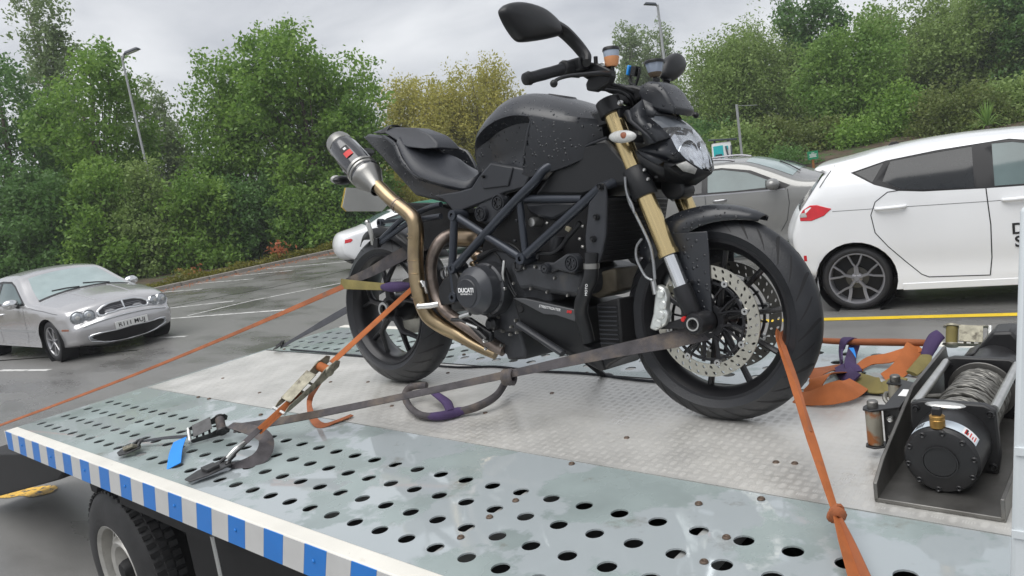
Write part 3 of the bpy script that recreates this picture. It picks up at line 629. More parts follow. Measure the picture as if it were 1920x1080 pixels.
# ---- forks
def forkline(t, y): a = Vector((1.224, 0, .925)); b = Vector((1.454, 0, .318)); p = a.lerp(b, t); p.y = y; return p
for y_ in (-.105, .105):
    m = MB(); m.tube([forkline(-.06, y_), forkline(.70, y_)], .0275, n=24); m.tube([forkline(.69, y_), forkline(.715, y_)], [.031,.031], n=24); fk = m.build('fork_leg', M['gold'], bike); fk['label'] = 'gold upper fork tube'
    m = MB(); m.tube([forkline(.70, y_), forkline(.90, y_)], .0215, n=20); m.build('fork_slider', M['chrome'], fk)
    m = MB(); m.tube([forkline(.70, y_), forkline(.716, y_)], .030, n=20); m.build('dust_seal', M['plastic'], fk)
    m = MB(); m.tube([forkline(.86, y_), forkline(.90, y_), forkline(1.0, y_), forkline(1.03, y_)], [.026,.028,.026,.012], n=16); m.lathe([(.019,-.040),(.027,-.040),(.031,-.034),(.033,.035),(0,.035)], (1.475, y_, .30), (0,1,0), n=20)
    m.build('fork_foot', M['black_metal'], fk, smooth=50)
m = MB(); m.lathe([(.0150,-.150),(.0190,-.150),(.0190,-.10),(.0150,-.10)], (1.475,0,.30), (0,1,0), n=20, closed=True); m.build('axle_ring', M['alu'], bike)
m = MB(); m.tube([(1.475,-.13,.30),(1.475,.14,.30)], .0150, n=16); m.build('front_axle', M['radiator'], bike)
# lower triple clamp sleeves and bridge
for y_ in (-.105, .105):
    m = MB(); m.tube([forkline(.285, y_), forkline(.292, y_), forkline(.42, y_), forkline(.428, y_)], [.035,.038,.038,.035], n=24); m.build('lower_clamp', M['plastic'], bike)
    for t_ in (.30, .345): bolt(forkline(t_, y_)+Vector((.042,-.018 if y_ < 0 else .018,.0)), .006, bike, ax=(.3,-1,0))
m = MB(); a_, b_ = forkline(.33, 0), forkline(.40, 0); m.box((a_+b_)/2+Vector((-.02,0,0)), (.07,.18,.055), Matrix.Rotation(R(-20), 3, 'Y')); m.build('fork_bridge', M['plastic'], bike, bevel=.008)
# upper triple clamp
m = MB()
for y_ in (-.105, .105): m.tube([forkline(-.065, y_), forkline(.012, y_)], .038, n=20)
m.prism([(1.155,-.105,.935),(1.255,-.12,.945),(1.262,-.12,.905),(1.165,-.105,.89)], (0,.22,0)); m.build('upper_clamp', M['plastic'], bike, bevel=.004)
bolt((1.2801,-0.142,0.9422), .008, bike)
m = MB(); m.lathe([(0,.0),(.012,0),(.014,-.006),(.014,-.02),(0,-.02)], (1.1651,-0.06,0.9792), (-.3,0,1), n=16); m.build('fork_cap', M['red'], bike)
m = MB(); m.tube([(1.14,0,.98),(1.26,0,.64)], .034, n=20); m.build('steering_head', M['plastic'], bike)
# ---- front mudguard with side cheeks
m = MB(); rings = []
for k in range(15):
    a = R(136-k*5.35); r_ = .324; hw_ = .072*(1 if k < 9 else 1-.62*((k-9)/5)**1.5); ed = .082*(1 if k < 5 else max(.18, 1-.82*((k-5)/9)))
    rings.append([(1.475+(r_-dd)*math.cos(a), y_, .30+(r_-dd)*math.sin(a)) for y_, dd in ((-hw_,ed),(-hw_*.9,ed*.36),(-hw_*.5,.001),(0,-.002),(hw_*.5,.001),(hw_*.9,ed*.36),(hw_,ed))])
m.loft(rings, caps=False, closed=False); o = m.build('front_mudguard', M['body'], bike, smooth=60); s_ = o.modifiers.new('thick', 'SOLIDIFY'); s_.thickness = .004; s_.offset = 1
for sg in (1, -1):
    ck = [(1.3827,-0.078,0.5546), (1.4969,-0.078,0.5538), (1.4985,-0.078,0.505), (1.4977,-0.078,0.4073), (1.4975,-0.078,0.3181), (1.472,-0.078,0.3209), (1.4444,-0.078,0.3706), (1.4039,-0.078,0.4465), (1.3801,-0.078,0.5169)]
    ck = [(p[0], p[1]*sg, p[2]) for p in ck]
    c_ = plate(ck, .006*sg, 'fork_guard', M['body'], bike, bevel=.002)
bolt((1.4412,-0.08,0.4114), .007, bike, M['plastic'])
# ---- calipers and brake lines
def caliper(sg):
    m = MB()
    oc = [(1.3335,-0.088,0.4107), (1.3569,-0.088,0.3879), (1.3622,-0.088,0.3591), (1.3528,-0.088,0.3302), (1.3614,-0.088,0.3175), (1.3467,-0.088,0.285), (1.3136,-0.088,0.2679), (1.2952,-0.088,0.274), (1.3099,-0.088,0.32), (1.3202,-0.088,0.3591)]
    m.prism([(p[0], sg*p[1]+0, p[2]) for p in oc], (0, -.035*(-sg) if sg < 0 else .035, 0))
    o = m.build('brake_caliper', M['caliper'], bike, bevel=.006, seg=2)
    return o
m = MB(); oc = [(1.3476,-0.118,0.4101), (1.3708,-0.118,0.4003), (1.3808,-0.118,0.3688), (1.3714,-0.118,0.3372), (1.3805,-0.118,0.3234), (1.3668,-0.118,0.2915), (1.3326,-0.118,0.2727), (1.3131,-0.118,0.2799), (1.3289,-0.118,0.324), (1.3373,-0.118,0.3688)]
m.prism(oc, (0,.03,0)); cal = m.build('brake_caliper', M['caliper'], bike, bevel=.006)
for q_ in [(1.3611,-0.122,0.3819), (1.3661,-0.122,0.3503), (1.3568,-0.122,0.3217), (1.3463,-0.122,0.296)]:
    m = MB(); m.lathe([(0,.004),(.010,.004),(.013,.0),(.013,-.006),(0,-.006)], q_, (0,-1,0), n=14); m.build('piston_cap', M['caliper'], cal)
m = MB(); m.tube([(1.3407,-0.125,0.4267), (1.344,-0.125,0.4013), (1.347,-0.125,0.3823)], .008, n=8); m.build('banjo_fitting', M['steel'], cal)
plate([(1.3374,-0.1,0.2884), (1.4498,-0.1,0.3202), (1.4697,-0.1,0.3112), (1.4611,-0.1,0.2832), (1.3401,-0.1,0.2755)], .012, 'caliper_bracket', M['black_metal'], bike)
plate([(1.3693,-0.1,0.3795), (1.4205,-0.1,0.348), (1.4194,-0.1,0.3323), (1.3716,-0.1,0.3605)], .010, 'caliper_bracket', M['black_metal'], bike)
m = MB(); m.lathe([(0,.006),(.006,.006),(.008,0),(.008,-.008),(0,-.008)], (1.4401,-0.135,0.3121), (0,-1,0), n=12); m.build('reflector_cap', M['red'], bike)
m = MB(); m.tube(cr([(1.2735,-0.13,0.6849), (1.2824,-0.13,0.6523), (1.2955,-0.13,0.6258), (1.3246,-0.13,0.5668), (1.3433,-0.13,0.5217), (1.3496,-0.13,0.4774), (1.3511,-0.13,0.427)], 5), .0045, n=8); m.build('brake_hose', M['hose'], bike)
m = MB(); m.tube(cr([(1.3188,-0.135,0.5452), (1.3001,-0.135,0.524), (1.2962,-0.135,0.4924), (1.3088,-0.135,0.4601), (1.3254,-0.135,0.4342), (1.3467,-0.135,0.4243)], 5), .004, n=8); m.build('brake_hose', M['hose'], bike)
m = MB(); m.tube(cr([(1.2791,-0.14,0.7292), (1.2788,-0.14,0.6982), (1.2849,-0.14,0.67), (1.2956,-0.14,0.6484), (1.3018,-0.14,0.622)], 5), .004, n=8); m.build('brake_hose', M['hose'], bike)
# ---- fuel tank
st = [(.575,.872,.865,.028,.026,.80,.03),(.60,.922,.895,.07,.062,.79,.06),(.655,.985,.93,.115,.098,.782,.09),(.73,1.030,.955,.15,.125,.778,.112),(.81,1.056,.970,.170,.143,.772,.13),(.89,1.053,.972,.178,.154,.770,.142),(.97,1.030,.955,.178,.162,.772,.15),(1.05,.998,.932,.170,.162,.782,.15),(1.12,.966,.912,.148,.146,.80,.135),(1.18,.942,.898,.10,.10,.83,.09)]
rings = []
def tank_at(i):
    k = int(round(i*8)); a = TK1[k]; b = TK2[k]; c = TK3[k]; return a.x, a.y, a.z, b.x, b.y, b.z, c.x
TK1 = cr([(s[0], s[1], s[2]) for s in st], 8); TK2 = cr([(s[3], s[4], s[5]) for s in st], 8); TK3 = cr([(s[6], 0, 0) for s in st], 8)
def sstep(u): u = max(0., min(1., u)); return u*u*(3-2*u)
for i in np.linspace(0, 9, 73):
    x_, zt, zs, ws, wk, zb, wb = tank_at(i)
    h_ = [(0, zt), (ws*.35, zt-.004), (ws*.62, zt-(zt-zs)*.2), (ws*.84, zt-(zt-zs)*.52), (ws*.95, zs+.016), (ws*.995, zs+.002), (ws, zs-.004)]
    for f_ in (.05,.11,.2,.35,.5,.65,.8,.92,1):
        z_ = zs-.004+(zb-zs+.004)*f_; xc = .885+(z_-.80)/.16*.085; rec = sstep((xc-x_)/.014)*sstep((x_-.60)/.10)*.046*sstep(f_/.11)*(1-.55*sstep((f_-.6)/.4)); wl = ws-(ws-wb)*f_**1.6-.004*f_
        h_.append((max(.01, wl-rec), z_))
    rings.append([(x_, -y_, z_) for y_, z_ in h_]+[(x_, y_, z_) for y_, z_ in reversed(h_[1:])])
m = MB(); m.loft(rings); tank = m.build('fuel_tank', M['body'], bike, smooth=24)
for sg in (-1, 1):
    P_ = []
    for z_ in np.linspace(.806, .955, 9):
        x_ = .889+(z_-.80)/.16*.085; i_ = min(np.linspace(0, 9, 73), key=lambda i: abs(tank_at(i)[0]-x_)); _, zt, zs, ws, wk, zb, wb = tank_at(i_); f_ = max(0, (zs-.004-z_)/(zs-.004-zb)); P_.append((x_, sg*(ws-(ws-wb)*f_**1.6-.004*f_-.0025), z_))
    m = MB(); m.tube(P_, [.003,.0048,.005,.005,.003], n=8); m.build('tank_crease', M['body'], tank, smooth=60)
m = MB(); m.lathe([(0,.012),(.045,.012),(.055,.004),(.055,-.02),(0,-.02)], (.955,.0,1.024), (.30,0,1), n=24); m.build('fuel_cap', M['plastic'], tank)
# ---- side panels under the tank
for sg in (1, -1):
    pn = [(x_, sg*y_, z_) for x_, y_, z_ in [(0.6794,-0.14,0.7992), (0.7396,-0.14,0.8385), (0.8399,-0.14,0.8129), (0.9238,-0.14,0.7898), (0.8852,-0.14,0.7374), (0.7976,-0.14,0.729), (0.6896,-0.14,0.7063), (0.5832,-0.14,0.6868), (0.5369,-0.14,0.6879), (0.4866,-0.14,0.7323), (0.4321,-0.14,0.7535), (0.5682,-0.14,0.7565), (0.6371,-0.14,0.7626)]]
    p_ = plate(pn, .03*sg, 'side_panel', M['plastic2'], bike, bevel=.006)
    pn = [(x_, sg*y_, z_) for x_, y_, z_ in [(0.6896,-0.146,0.7969), (0.7463,-0.146,0.8336), (0.845,-0.146,0.8082), (0.8188,-0.146,0.7491), (0.7004,-0.146,0.7511)]]
    plate(pn, .012*sg, 'raised_panel', M['plastic2'], p_, bevel=.004)
bolt((0.711,-0.152,0.793), .006, bike, M['plastic'])
# ---- tail unit
tail_pts = [(-0.0869,-0.045,1.0472), (-0.0456,-0.05,1.0557), (0.0887,-0.075,1.0283), (0.1838,-0.095,0.9802), (0.2423,-0.11,0.9001), (0.3239,-0.118,0.8383), (0.4159,-0.12,0.8071), (0.5104,-0.12,0.7809), (0.6017,-0.12,0.7652), (0.5738,-0.125,0.7427), (0.5083,-0.125,0.7167), (0.4102,-0.115,0.7389), (0.2789,-0.095,0.7694), (0.1398,-0.075,0.8754), (0.0347,-0.06,0.9574), (-0.0505,-0.05,1.0213)]
shell(tail_pts, 'tail_fairing', M['body'], bike, bevel=.010)
# bright upper edges of the tail beside the seat
for sg in (-1, 1):
    m = MB(); m.tube(cr([(p[0], sg*abs(p[1]), p[2]) for p in [(0.1018,-0.082,1.0219), (0.1896,-0.1,0.9763), (0.2446,-0.115,0.9054), (0.3247,-0.122,0.842), (0.4207,-0.124,0.8093), (0.515,-0.124,0.7831)]], 4), [.007,.009,.009,.008,.006,.004], n=8); m.build('tail_edge', M['body'], bike)
# side walls of the tail that rise beside the saddle
for sg in (1, -1):
    wl = [(p[0], sg*abs(p[1]), p[2]) for p in [(0.2004,0.115,1.0051), (0.2953,0.115,0.9706), (0.3653,0.115,0.9391), (0.3841,0.115,0.9173), (0.4124,0.115,0.8701), (0.4171,0.115,0.8375), (0.3334,0.115,0.8471), (0.2519,0.115,0.9045), (0.2041,0.115,0.9591)]]
    if sg > 0: plate(wl, .014, 'tail_wall', M['body'], bike, bevel=.006)
# seat
ne = [(0.1925,-0.095,0.9761), (0.272,-0.12,0.8962), (0.3409,-0.132,0.8417), (0.4363,-0.138,0.8059), (0.5298,-0.138,0.7799), (0.6045,-0.13,0.7649), (0.6236,-0.09,0.7903)]
ce = [(0.1932,0,0.986), (0.2617,0,0.953), (0.3276,0,0.9153), (0.3913,0,0.8758), (0.4464,0,0.8495), (0.5011,0,0.832), (0.5411,0,0.8219)]
fe = [(0.1892,0.1,1), (0.2552,0.11,0.961), (0.3001,0.11,0.9282), (0.3439,0.11,0.893), (0.375,0.11,0.8657), (0.4229,0.09,0.8481), (0.4884,0.05,0.8297)]
rings = []
for a_, b_, c_ in zip(ne, ce, fe):
    a_, b_ = Vector(a_), Vector(b_); c_ = Vector((a_.x, -a_.y, a_.z)); b_ = Vector((a_.x, 0, max(b_.z if abs(b_.x-a_.x) < .06 else a_.z+.012, a_.z+.008)))
    dn = Vector((0,0,-.05))
    sh = Vector((0,.016,.030)); shc = Vector((0,-.016,.030)); b_ = b_+Vector((0,0,.010))
    rings.append([a_+dn*.3+Vector((0,.02,0)), a_, a_+sh, a_.lerp(b_, .35)+Vector((0,0,.020)), a_.lerp(b_, .7)+Vector((0,0,.012)), b_+Vector((0,0,.008)), c_.lerp(b_, .7)+Vector((0,0,.012)), c_.lerp(b_, .35)+Vector((0,0,.020)), c_+shc, c_, c_+dn*.3-Vector((0,.02,0))])
m = MB(); m.loft([cr(r_, 3) for r_ in [[Vector(p) for p in cc] for cc in zip(*[cr(list(q_), 4) for q_ in zip(*rings)])]]); m.build('seat', M['seat'], bike, smooth=45)
# passenger pad
pad = [(-0.0461,-0.03,1.0605), (0.0976,-0.07,1.0344), (0.1862,-0.085,0.9879), (0.2436,-0.09,0.9589), (0.3414,-0.085,0.9417), (0.3931,-0.06,0.9356), (0.3822,-0.05,0.9598), (0.3381,-0.05,0.9972), (0.2475,-0.04,1.0372), (0.0891,-0.03,1.0642), (-0.0024,-0.02,1.068)]
o = shell(pad, 'passenger_pad', M['seat'], bike, bevel=.007)
m = MB(); st_ = [(0.0892,-0.075,1.0318), (0.0793,-0.05,1.0538), (0.0771,-0.02,1.069)]; m.strap(cr([Vector(p)+Vector((0,0,.004)) for p in st_]+[mir(p) for p in reversed(st_)], 4), .028, (0,0,1), th=.004); m.build('seat_strap', M['plastic'], o)
# ---- tail light, plate and indicators
m = MB(); m.tube([(-0.1112,0,0.9974), (-0.1852,0,0.9302), (-0.2251,0,0.883)], [.03,.018,.014], n=8, sq=.6); m.build('plate_hanger', M['plastic'], bike)
pl = [(-0.3,-0.0012,0.858), (-0.3,0.2094,0.8512), (-0.3,0.2376,0.7885), (-0.3,0.1854,0.7478), (-0.3,-0.0085,0.7522), (-0.3,-0.03,0.7725)]
m = MB(); m.prism(pl, (.004,0,0)); np_ = m.build('number_plate', M['plate_back'], bike)
m = MB(); m.prism([(p[0]-.0015, p[1]-.006, p[2]) for p in pl], (.001,0,0)); m.build('plate_face', M['yellow'], np_)
m = MB(); m.ball((-0.1536,-0.12,0.8743), (.028,.045,.02)); ind = m.build('rear_indicator', M['plastic'], bike); m = MB(); m.ball(Vector((-0.1816,-0.13,0.8804)), (.018,.028,.018)); m.build('indicator_lens', M['lens_smoke'], ind)
m = MB(); m.tube([(-0.1536,-0.09,0.8745), (-0.1264,0,0.8914)], .008, n=8); m.build('indicator_stalk', M['plastic'], bike)
# ---- silencer
S0, S1 = Vector((-0.0823,-0.17,1.0163)), Vector((0.1708,-0.19,0.81)); ax = (S1-S0).normalized(); Ls = (S1-S0).length
m = MB(); m.lathe([(.034,.0),(.048,.0),(.052,.01),(.059,.05),(.0615,Ls*.42),(.0605,Ls*.62)], S0, ax, n=10); sil = m.build('silencer', M['silencer'], bike, smooth=40)
m = MB(); m.lathe([(.030,.03),(.041,-.012),(.049,-.014),(.054,.0),(.0555,.03),(.050,.035)], S0, ax, n=24); m.build('silencer_cap', M['steel_dark'], sil)
m = MB(); m.lathe([(.062,Ls*.60),(.0645,Ls*.605),(.0645,Ls*.64),(.062,Ls*.645)], S0, ax, n=28, closed=True); m.lathe([(.061,Ls*.66),(.0640,Ls*.665),(.0640,Ls*.69),(.061,Ls*.70)], S0, ax, n=28, closed=True); m.build('silencer_band', M['steel_dark'], sil)
m = MB(); m.lathe([(.0605,Ls*.60),(.0600,Ls*.76)], S0, ax, n=20); m.build('silencer_collar', M['silencer'], sil)
m = MB(); m.lathe([(.062,Ls*.74),(.062,Ls*.77),(.057,Ls*.80),(.032,Ls*.98),(.032,Ls*1.03)], S0, ax, n=24); m.build('silencer_cone', M['steel_dark'], sil)
u_ = ax.cross(Vector((0,0,1))).normalized(); view = Vector((.66,-.73,.1)); nv = (view-ax*view.dot(ax)).normalized(); tv = nv.cross(ax).normalized()
for k, mt in ((0, 'print_black'), (1, 'print_red')):
    m = MB(); rr = .0630
    def sp(s, t): an = t/rr; return S0+ax*s+(nv*math.cos(an)+tv*math.sin(an))*rr
    t0 = -.012; vs = [sp(Ls*.30+(.032 if k else 0)+a*.031, t0+b*.034) for a in (0, .5, 1) for b in (0, .33, .66, 1)]
    m.add(vs, [(i*4+j, i*4+j+1, i*4+j+5, i*4+j+4) for i in range(2) for j in range(3)]); m.build('sticker', M[mt], sil)
m = MB(); vs = [sp(Ls*.30+.010+a*.012, t0+.012+b*.012)+nv*.0008 for a in (0, 1) for b in (0, 1)]; m.add(vs, [(0,1,3,2)]); m.build('sticker_mark', M['print_white'], sil)
# ---- exhaust pipes
m = MB(); ep = [(0.1754,-0.19,0.8171), (0.2623,-0.195,0.7538), (0.3415,-0.195,0.705), (0.3801,-0.195,0.6705), (0.3865,-0.195,0.6249), (0.3722,-0.195,0.5368), (0.3705,-0.195,0.4514), (0.3791,-0.19,0.3731), (0.3934,-0.175,0.3115), (0.4404,-0.15,0.2671), (0.4915,-0.12,0.2345), (0.5652,-0.1,0.1946), (0.6375,-0.08,0.1634)]
m.tube(cr(ep, 6), [.026,.0265,.0275,.029,.030,.030,.030,.030,.029,.027,.025,.022,.02], n=18); ex = m.build('exhaust_pipe', M['titan'], bike)
for q_ in ((0.3827,-0.195,0.6192), (0.381,-0.195,0.6055), (0.3702,-0.195,0.521), (0.3702,-0.195,0.4733), (0.3708,-0.192,0.3853)):
    m = MB(); m.lathe([(.0297,-.003),(.0318,-.002),(.0318,.002),(.0297,.003)], q_, (.06,0,1), n=18); m.build('weld_ring', M['titan'], ex)
for q_ in ((0.3003,-0.195,0.7264), (0.2919,-0.195,0.7351)):
    m = MB(); m.lathe([(.0268,-.003),(.0292,-.002),(.0292,.002),(.0268,.003)], q_, (.75,0,-.66), n=18); m.build('weld_ring', M['pipe_dirty'], ex)
m = MB(); hp = [(0.4835,-0.05,0.6087), (0.4805,-0.11,0.6056), (0.4556,-0.14,0.5849), (0.4195,-0.15,0.5358), (0.3997,-0.15,0.4728), (0.4057,-0.145,0.3963), (0.443,-0.14,0.3318), (0.5029,-0.13,0.2916), (0.5646,-0.12,0.2564), (0.6319,-0.11,0.2144), (0.6981,-0.1,0.1831)]
m.tube(cr(hp, 6), .0225, n=16); m.build('header_pipe', M['pipe_dirty'], bike)
m = MB(); m.tube([(0.4969,-0.1,0.5904), (0.5339,-0.1,0.5903), (0.6252,-0.09,0.5846)], [.030,.034,.034], n=18); m.build('exhaust_valve', M['titan'], bike)
m = MB(); m.tube([(0.4174,-0.215,0.4445), (0.436,-0.215,0.4266), (0.4244,-0.2,0.4018)], .006, n=8); m.box((0.434,-0.215,0.4345), (.018,.01,.022)); m.build('exhaust_hanger', M['steel'], bike)
# ---- trellis frame
tr = [([(0.5575,-0.175,0.4855), (0.7285,-0.175,0.5999), (0.8604,-0.17,0.6906), (0.9503,-0.165,0.7477), (0.9783,-0.155,0.7785), (1.0041,-0.14,0.7953), (1.0681,-0.11,0.8159), (1.1576,-0.07,0.8437), (1.1848,-0.05,0.8598)], .0155),
      ([(0.5759,-0.172,0.6719), (0.8794,-0.172,0.508)], .0135), ([(0.5791,-0.175,0.6717), (0.5459,-0.175,0.4903)], .0150), ([(0.8833,-0.172,0.5078), (1.0567,-0.172,0.6117), (1.2098,-0.172,0.7028)], .0150), ([(1.198,-0.165,0.7003), (1.2166,-0.14,0.7116), (1.2504,-0.08,0.7295)], .0150),
      ([(0.8794,-0.155,0.7021), (1.1289,-0.155,0.6781)], .0125), ([(0.8775,-0.16,0.7005), (0.8864,-0.16,0.5285)], .0125), ([(0.5427,-0.172,0.4902), (0.5472,-0.172,0.4006), (0.561,-0.172,0.375)], .0150)]
m = MB()
for pth, r_ in tr:
    for sg in (1, -1): m.tube(cr([(p[0], sg*p[1], p[2]) for p in pth], 6 if len(pth) > 4 else 2), r_, n=14)
for nd in [(0.5791,-0.175,0.6717), (0.5556,-0.175,0.4856), (0.8859,-0.175,0.5068), (0.5482,-0.175,0.3817)]:
    for sg in (1, -1): m.lathe([(.008,-.016),(.018,-.016),(.020,-.012),(.020,.05),(0,.05),(.008,.02)], (nd[0], sg*nd[1], nd[2]), (0, sg, 0), n=18)
m.build('trellis_frame', M['frame'], bike)
# rear subframe to the passenger peg
for sg in (1, -1):
    m = MB()
    m.tube(cr([(p[0], sg*p[1], p[2]) for p in [(0.118,-0.15,0.6112), (0.185,-0.15,0.6458), (0.2552,-0.15,0.6789), (0.342,-0.15,0.696), (0.4252,-0.15,0.7123), (0.4846,-0.15,0.717)]], 3), .0105, n=10)
    m.tube(cr([(p[0], sg*p[1], p[2]) for p in [(0.0978,-0.15,0.591), (0.1701,-0.15,0.6188), (0.2739,-0.15,0.6571), (0.3386,-0.15,0.6695), (0.4796,-0.15,0.6755)]], 3), .0105, n=10)
    m.build('peg_bracket', M['frame'], bike)
m = MB(); m.box((0.0982,-0.16,0.5986), (.035,.02,.04)); m.build('peg_mount', M['plastic'], bike, bevel=.004)
m = MB(); m.tube([(0.0807,-0.165,0.5927), (0.0903,-0.175,0.6317), (0.0803,-0.18,0.6784)], [.008,.009,.010], n=8); m.ball((0.0773,-0.18,0.6822), .011); m.build('passenger_peg', M['alu'], bike)
m = MB(); m.tube([(-0.2363,0.12,0.6943), (-0.1014,0.12,0.6942)], .009, n=8); m.lathe([(.009,-.012),(.018,-.012),(.018,.012),(.009,.012)], (-0.2261,0.12,0.692), (0,1,0), n=14, closed=True); m.build('peg_bracket', M['frame'], bike)
# ---- engine
eng = MB(); eng.loft([[(x_, y_, z_) for x_, z_ in ((.60,.42),(.62,.53),(.72,.55),(.84,.52),(.95,.44),(.96,.36),(.86,.26),(.70,.25),(.62,.33))] for y_ in (-.128,-.11,.14,.165)])
eng = eng.build('engine', M['engine'], bike, bevel=.012)
CC = Vector((0.6951,-0.215,0.4073)); m = MB()
m.lathe([(.0,-.030),(.056,-.030),(.058,-.028),(.079,-.010),(.083,-.003),(.084,.04),(0,.04)], CC, (0,1,0), n=48); cl = m.build('clutch_cover', M['clutch'], eng, smooth=25)
m = MB(); m.lathe([(.0,-.0335),(.047,-.0335),(.050,-.031),(.050,-.025),(0,-.025)], CC+Vector((-.012,0,-.006)), (0,1,0), n=40); m.build('clutch_badge', M['plastic2'], cl, smooth=25)
text('lettering', 'DUCATI', .0205, CC+Vector((-.012,-.0338,.004)), (1,0,0), (0,0,1), M['print_white'], cl, depth=.0004, bold=.0007, space=1.0)
text('lettering', 'TESTASTRETTA 11', .0072, CC+Vector((-.011,-.0338,-.009)), (1,0,0), (0,0,1), M['print_white'], cl, depth=.0004, bold=.0001)
for k in range(8): bolt(CC+Vector((.087*math.cos(k*.785+.3), .040, .087*math.sin(k*.785+.3))), .007, cl, M['engine'])
m = MB(); m.lathe([(0,-.0),(.086,.0),(.092,.006),(.094,.08),(0,.08)], CC+Vector((.004,.036,0)), (0,1,0), n=40); m.build('clutch_housing', M['engine'], eng)
for q_ in [(0.7004,-0.132,0.276), (0.7299,-0.132,0.2577), (0.7726,-0.132,0.274), (0.7141,-0.132,0.3068), (0.7952,-0.132,0.2969), (0.7649,-0.132,0.2474), (0.7195,-0.132,0.2078), (0.7961,-0.132,0.2559)]: bolt(q_, .0065, eng, M['steel_dark'])
for q_ in [(0.8302,-0.167,0.426), (0.9054,-0.167,0.4071), (0.9737,-0.167,0.3959), (1.057,-0.167,0.385), (1.1057,-0.167,0.405), (1.0093,-0.167,0.4405), (0.8835,-0.167,0.4752), (0.9311,-0.167,0.4791)]: bolt(q_, .0055, eng, M['steel_dark'])
# front cylinder and belt covers
bc = [(0.8084,-0.165,0.4973), (0.8644,-0.165,0.4936), (0.953,-0.165,0.4853), (1.0461,-0.165,0.4755), (1.1168,-0.165,0.4549), (1.1158,-0.165,0.3946), (1.0847,-0.165,0.3762), (0.9625,-0.165,0.3905), (0.9033,-0.165,0.4033), (0.8452,-0.165,0.3984), (0.8251,-0.165,0.4423)]
o = plate(bc, .33, 'belt_cover', M['engine'], eng, bevel=.022, smooth=40)
o = plate([(0.9585,-0.178,0.4739), (0.9784,-0.178,0.4924), (1.014,-0.178,0.4894), (1.0686,-0.178,0.5145), (1.111,-0.178,0.5144), (1.1257,-0.178,0.4923), (1.119,-0.178,0.4626), (1.0886,-0.178,0.4517), (1.0294,-0.178,0.465), (0.9928,-0.178,0.4539), (0.9663,-0.178,0.4598)], .02, 'cam_cover', M['engine'], eng, bevel=.006)
for q_, r_ in (((1.1,-0.186,0.4854), .0265), ((0.9913,-0.186,0.4719), .016)):
    m = MB(); m.lathe([(0,-.004),(r_*.55,-.004),(r_*.6,-.010),(r_*.7,-.010),(r_*.75,-.004),(r_*.85,-.004),(r_*.9,-.009),(r_,-.009),(r_*1.08,0),(r_*1.08,.012),(0,.012)], q_, (0,1,0), n=32); m.build('cam_cap', M['plastic2'], o)
    m = MB()
    for k in range(6): m.box(Vector(q_)+Vector((r_*.42*math.cos(k*1.047), -.006, r_*.42*math.sin(k*1.047))), (.006,.008,.006))
    m.build('cap_notch', M['engine'], o)
o = plate([(0.6376,-0.135,0.6796), (0.6666,-0.135,0.7082), (0.723,-0.135,0.7286), (0.7587,-0.135,0.7327), (0.7953,-0.135,0.7192), (0.7978,-0.135,0.6767), (0.7345,-0.135,0.6364), (0.6836,-0.135,0.6297), (0.6413,-0.135,0.6456)], .02, 'cam_cover', M['plastic2'], eng, bevel=.006)
for q_, r_ in (((0.6816,-0.142,0.6681), .0255), ((0.7673,-0.142,0.6979), .029)):
    m = MB(); m.lathe([(0,-.004),(r_*.55,-.004),(r_*.6,-.010),(r_*.68,-.010),(r_*.74,-.003),(r_*.86,-.003),(r_*.9,-.009),(r_,-.009),(r_*1.05,0),(r_*1.05,.012),(0,.012)], q_, (0,1,0), n=32); m.build('cam_cap', M['plastic2'], o)
    m = MB()
    for k in range(6): m.box(Vector(q_)+Vector((r_*.45*math.cos(k*1.047), -.006, r_*.45*math.sin(k*1.047))), (.007,.008,.007))
    m.build('cap_notch', M['plastic'], o)
# dark mass of cylinders, throttle bodies and air box inside the trellis
m = MB(); m.prism([(0.638,-0.1,0.6109), (0.7629,-0.1,0.6891), (0.849,-0.1,0.6906), (1.1043,-0.1,0.6764), (1.1853,-0.1,0.6739), (1.1725,-0.1,0.5149), (1.0443,-0.1,0.4694), (0.7656,-0.1,0.4686), (0.6105,-0.1,0.4826)], (0,.2,0)); m.build('cylinder_head', M['radiator'], eng, bevel=.01)
m = MB(); m.prism([(0.9125,-0.13,0.7098), (0.9671,-0.13,0.7575), (1.0377,-0.13,0.8081), (1.1246,-0.13,0.8426), (1.2112,-0.13,0.8526), (1.2757,-0.13,0.7781), (1.2944,-0.13,0.7061), (1.2089,-0.13,0.7039), (1.1114,-0.13,0.6876)], (0,.26,0)); m.build('air_box', M['plastic'], bike, bevel=.012)
m = MB(); m.prism([(1.1588,-0.122,0.8324), (1.2117,-0.122,0.8357), (1.2254,-0.122,0.8197), (1.2434,-0.122,0.7509), (1.2149,-0.122,0.7419), (1.1923,-0.122,0.7569), (1.1649,-0.122,0.7994)], (0,.03,0)); m.build('air_duct', M['plastic2'], bike, bevel=.01)
for q_ in [(1.186,-0.124,0.8233), (1.2172,-0.124,0.7522)]:
    m = MB(); m.lathe([(0,.002),(.012,.002),(.014,-.002),(0,-.004)], q_, (0,-1,0), n=14); m.build('duct_plug', M['radiator'], bike)
m = MB(); m.prism([(0.8634,-0.12,0.6877), (1.0774,-0.12,0.672), (1.0434,-0.12,0.6439), (0.9767,-0.12,0.6237), (0.9192,-0.12,0.6376), (0.8776,-0.12,0.6538)], (0,.24,0)); m.build('throttle_body', M['plastic2'], eng, bevel=.01)
m = MB(); m.lathe([(0,-.012),(.014,-.012),(.017,-.006),(.017,.03),(0,.03)], (0.905,-0.13,0.6228), (0,1,0), n=18); m.build('sensor_cap', M['alu'], eng)
m = MB(); m.box((1.0557,-0.14,0.5908), (.018,.012,.014), Matrix.Rotation(.5, 3, 'Y')); m.build('connector', mat('cream plastic', (.55,.5,.36), .5), eng, bevel=.002)
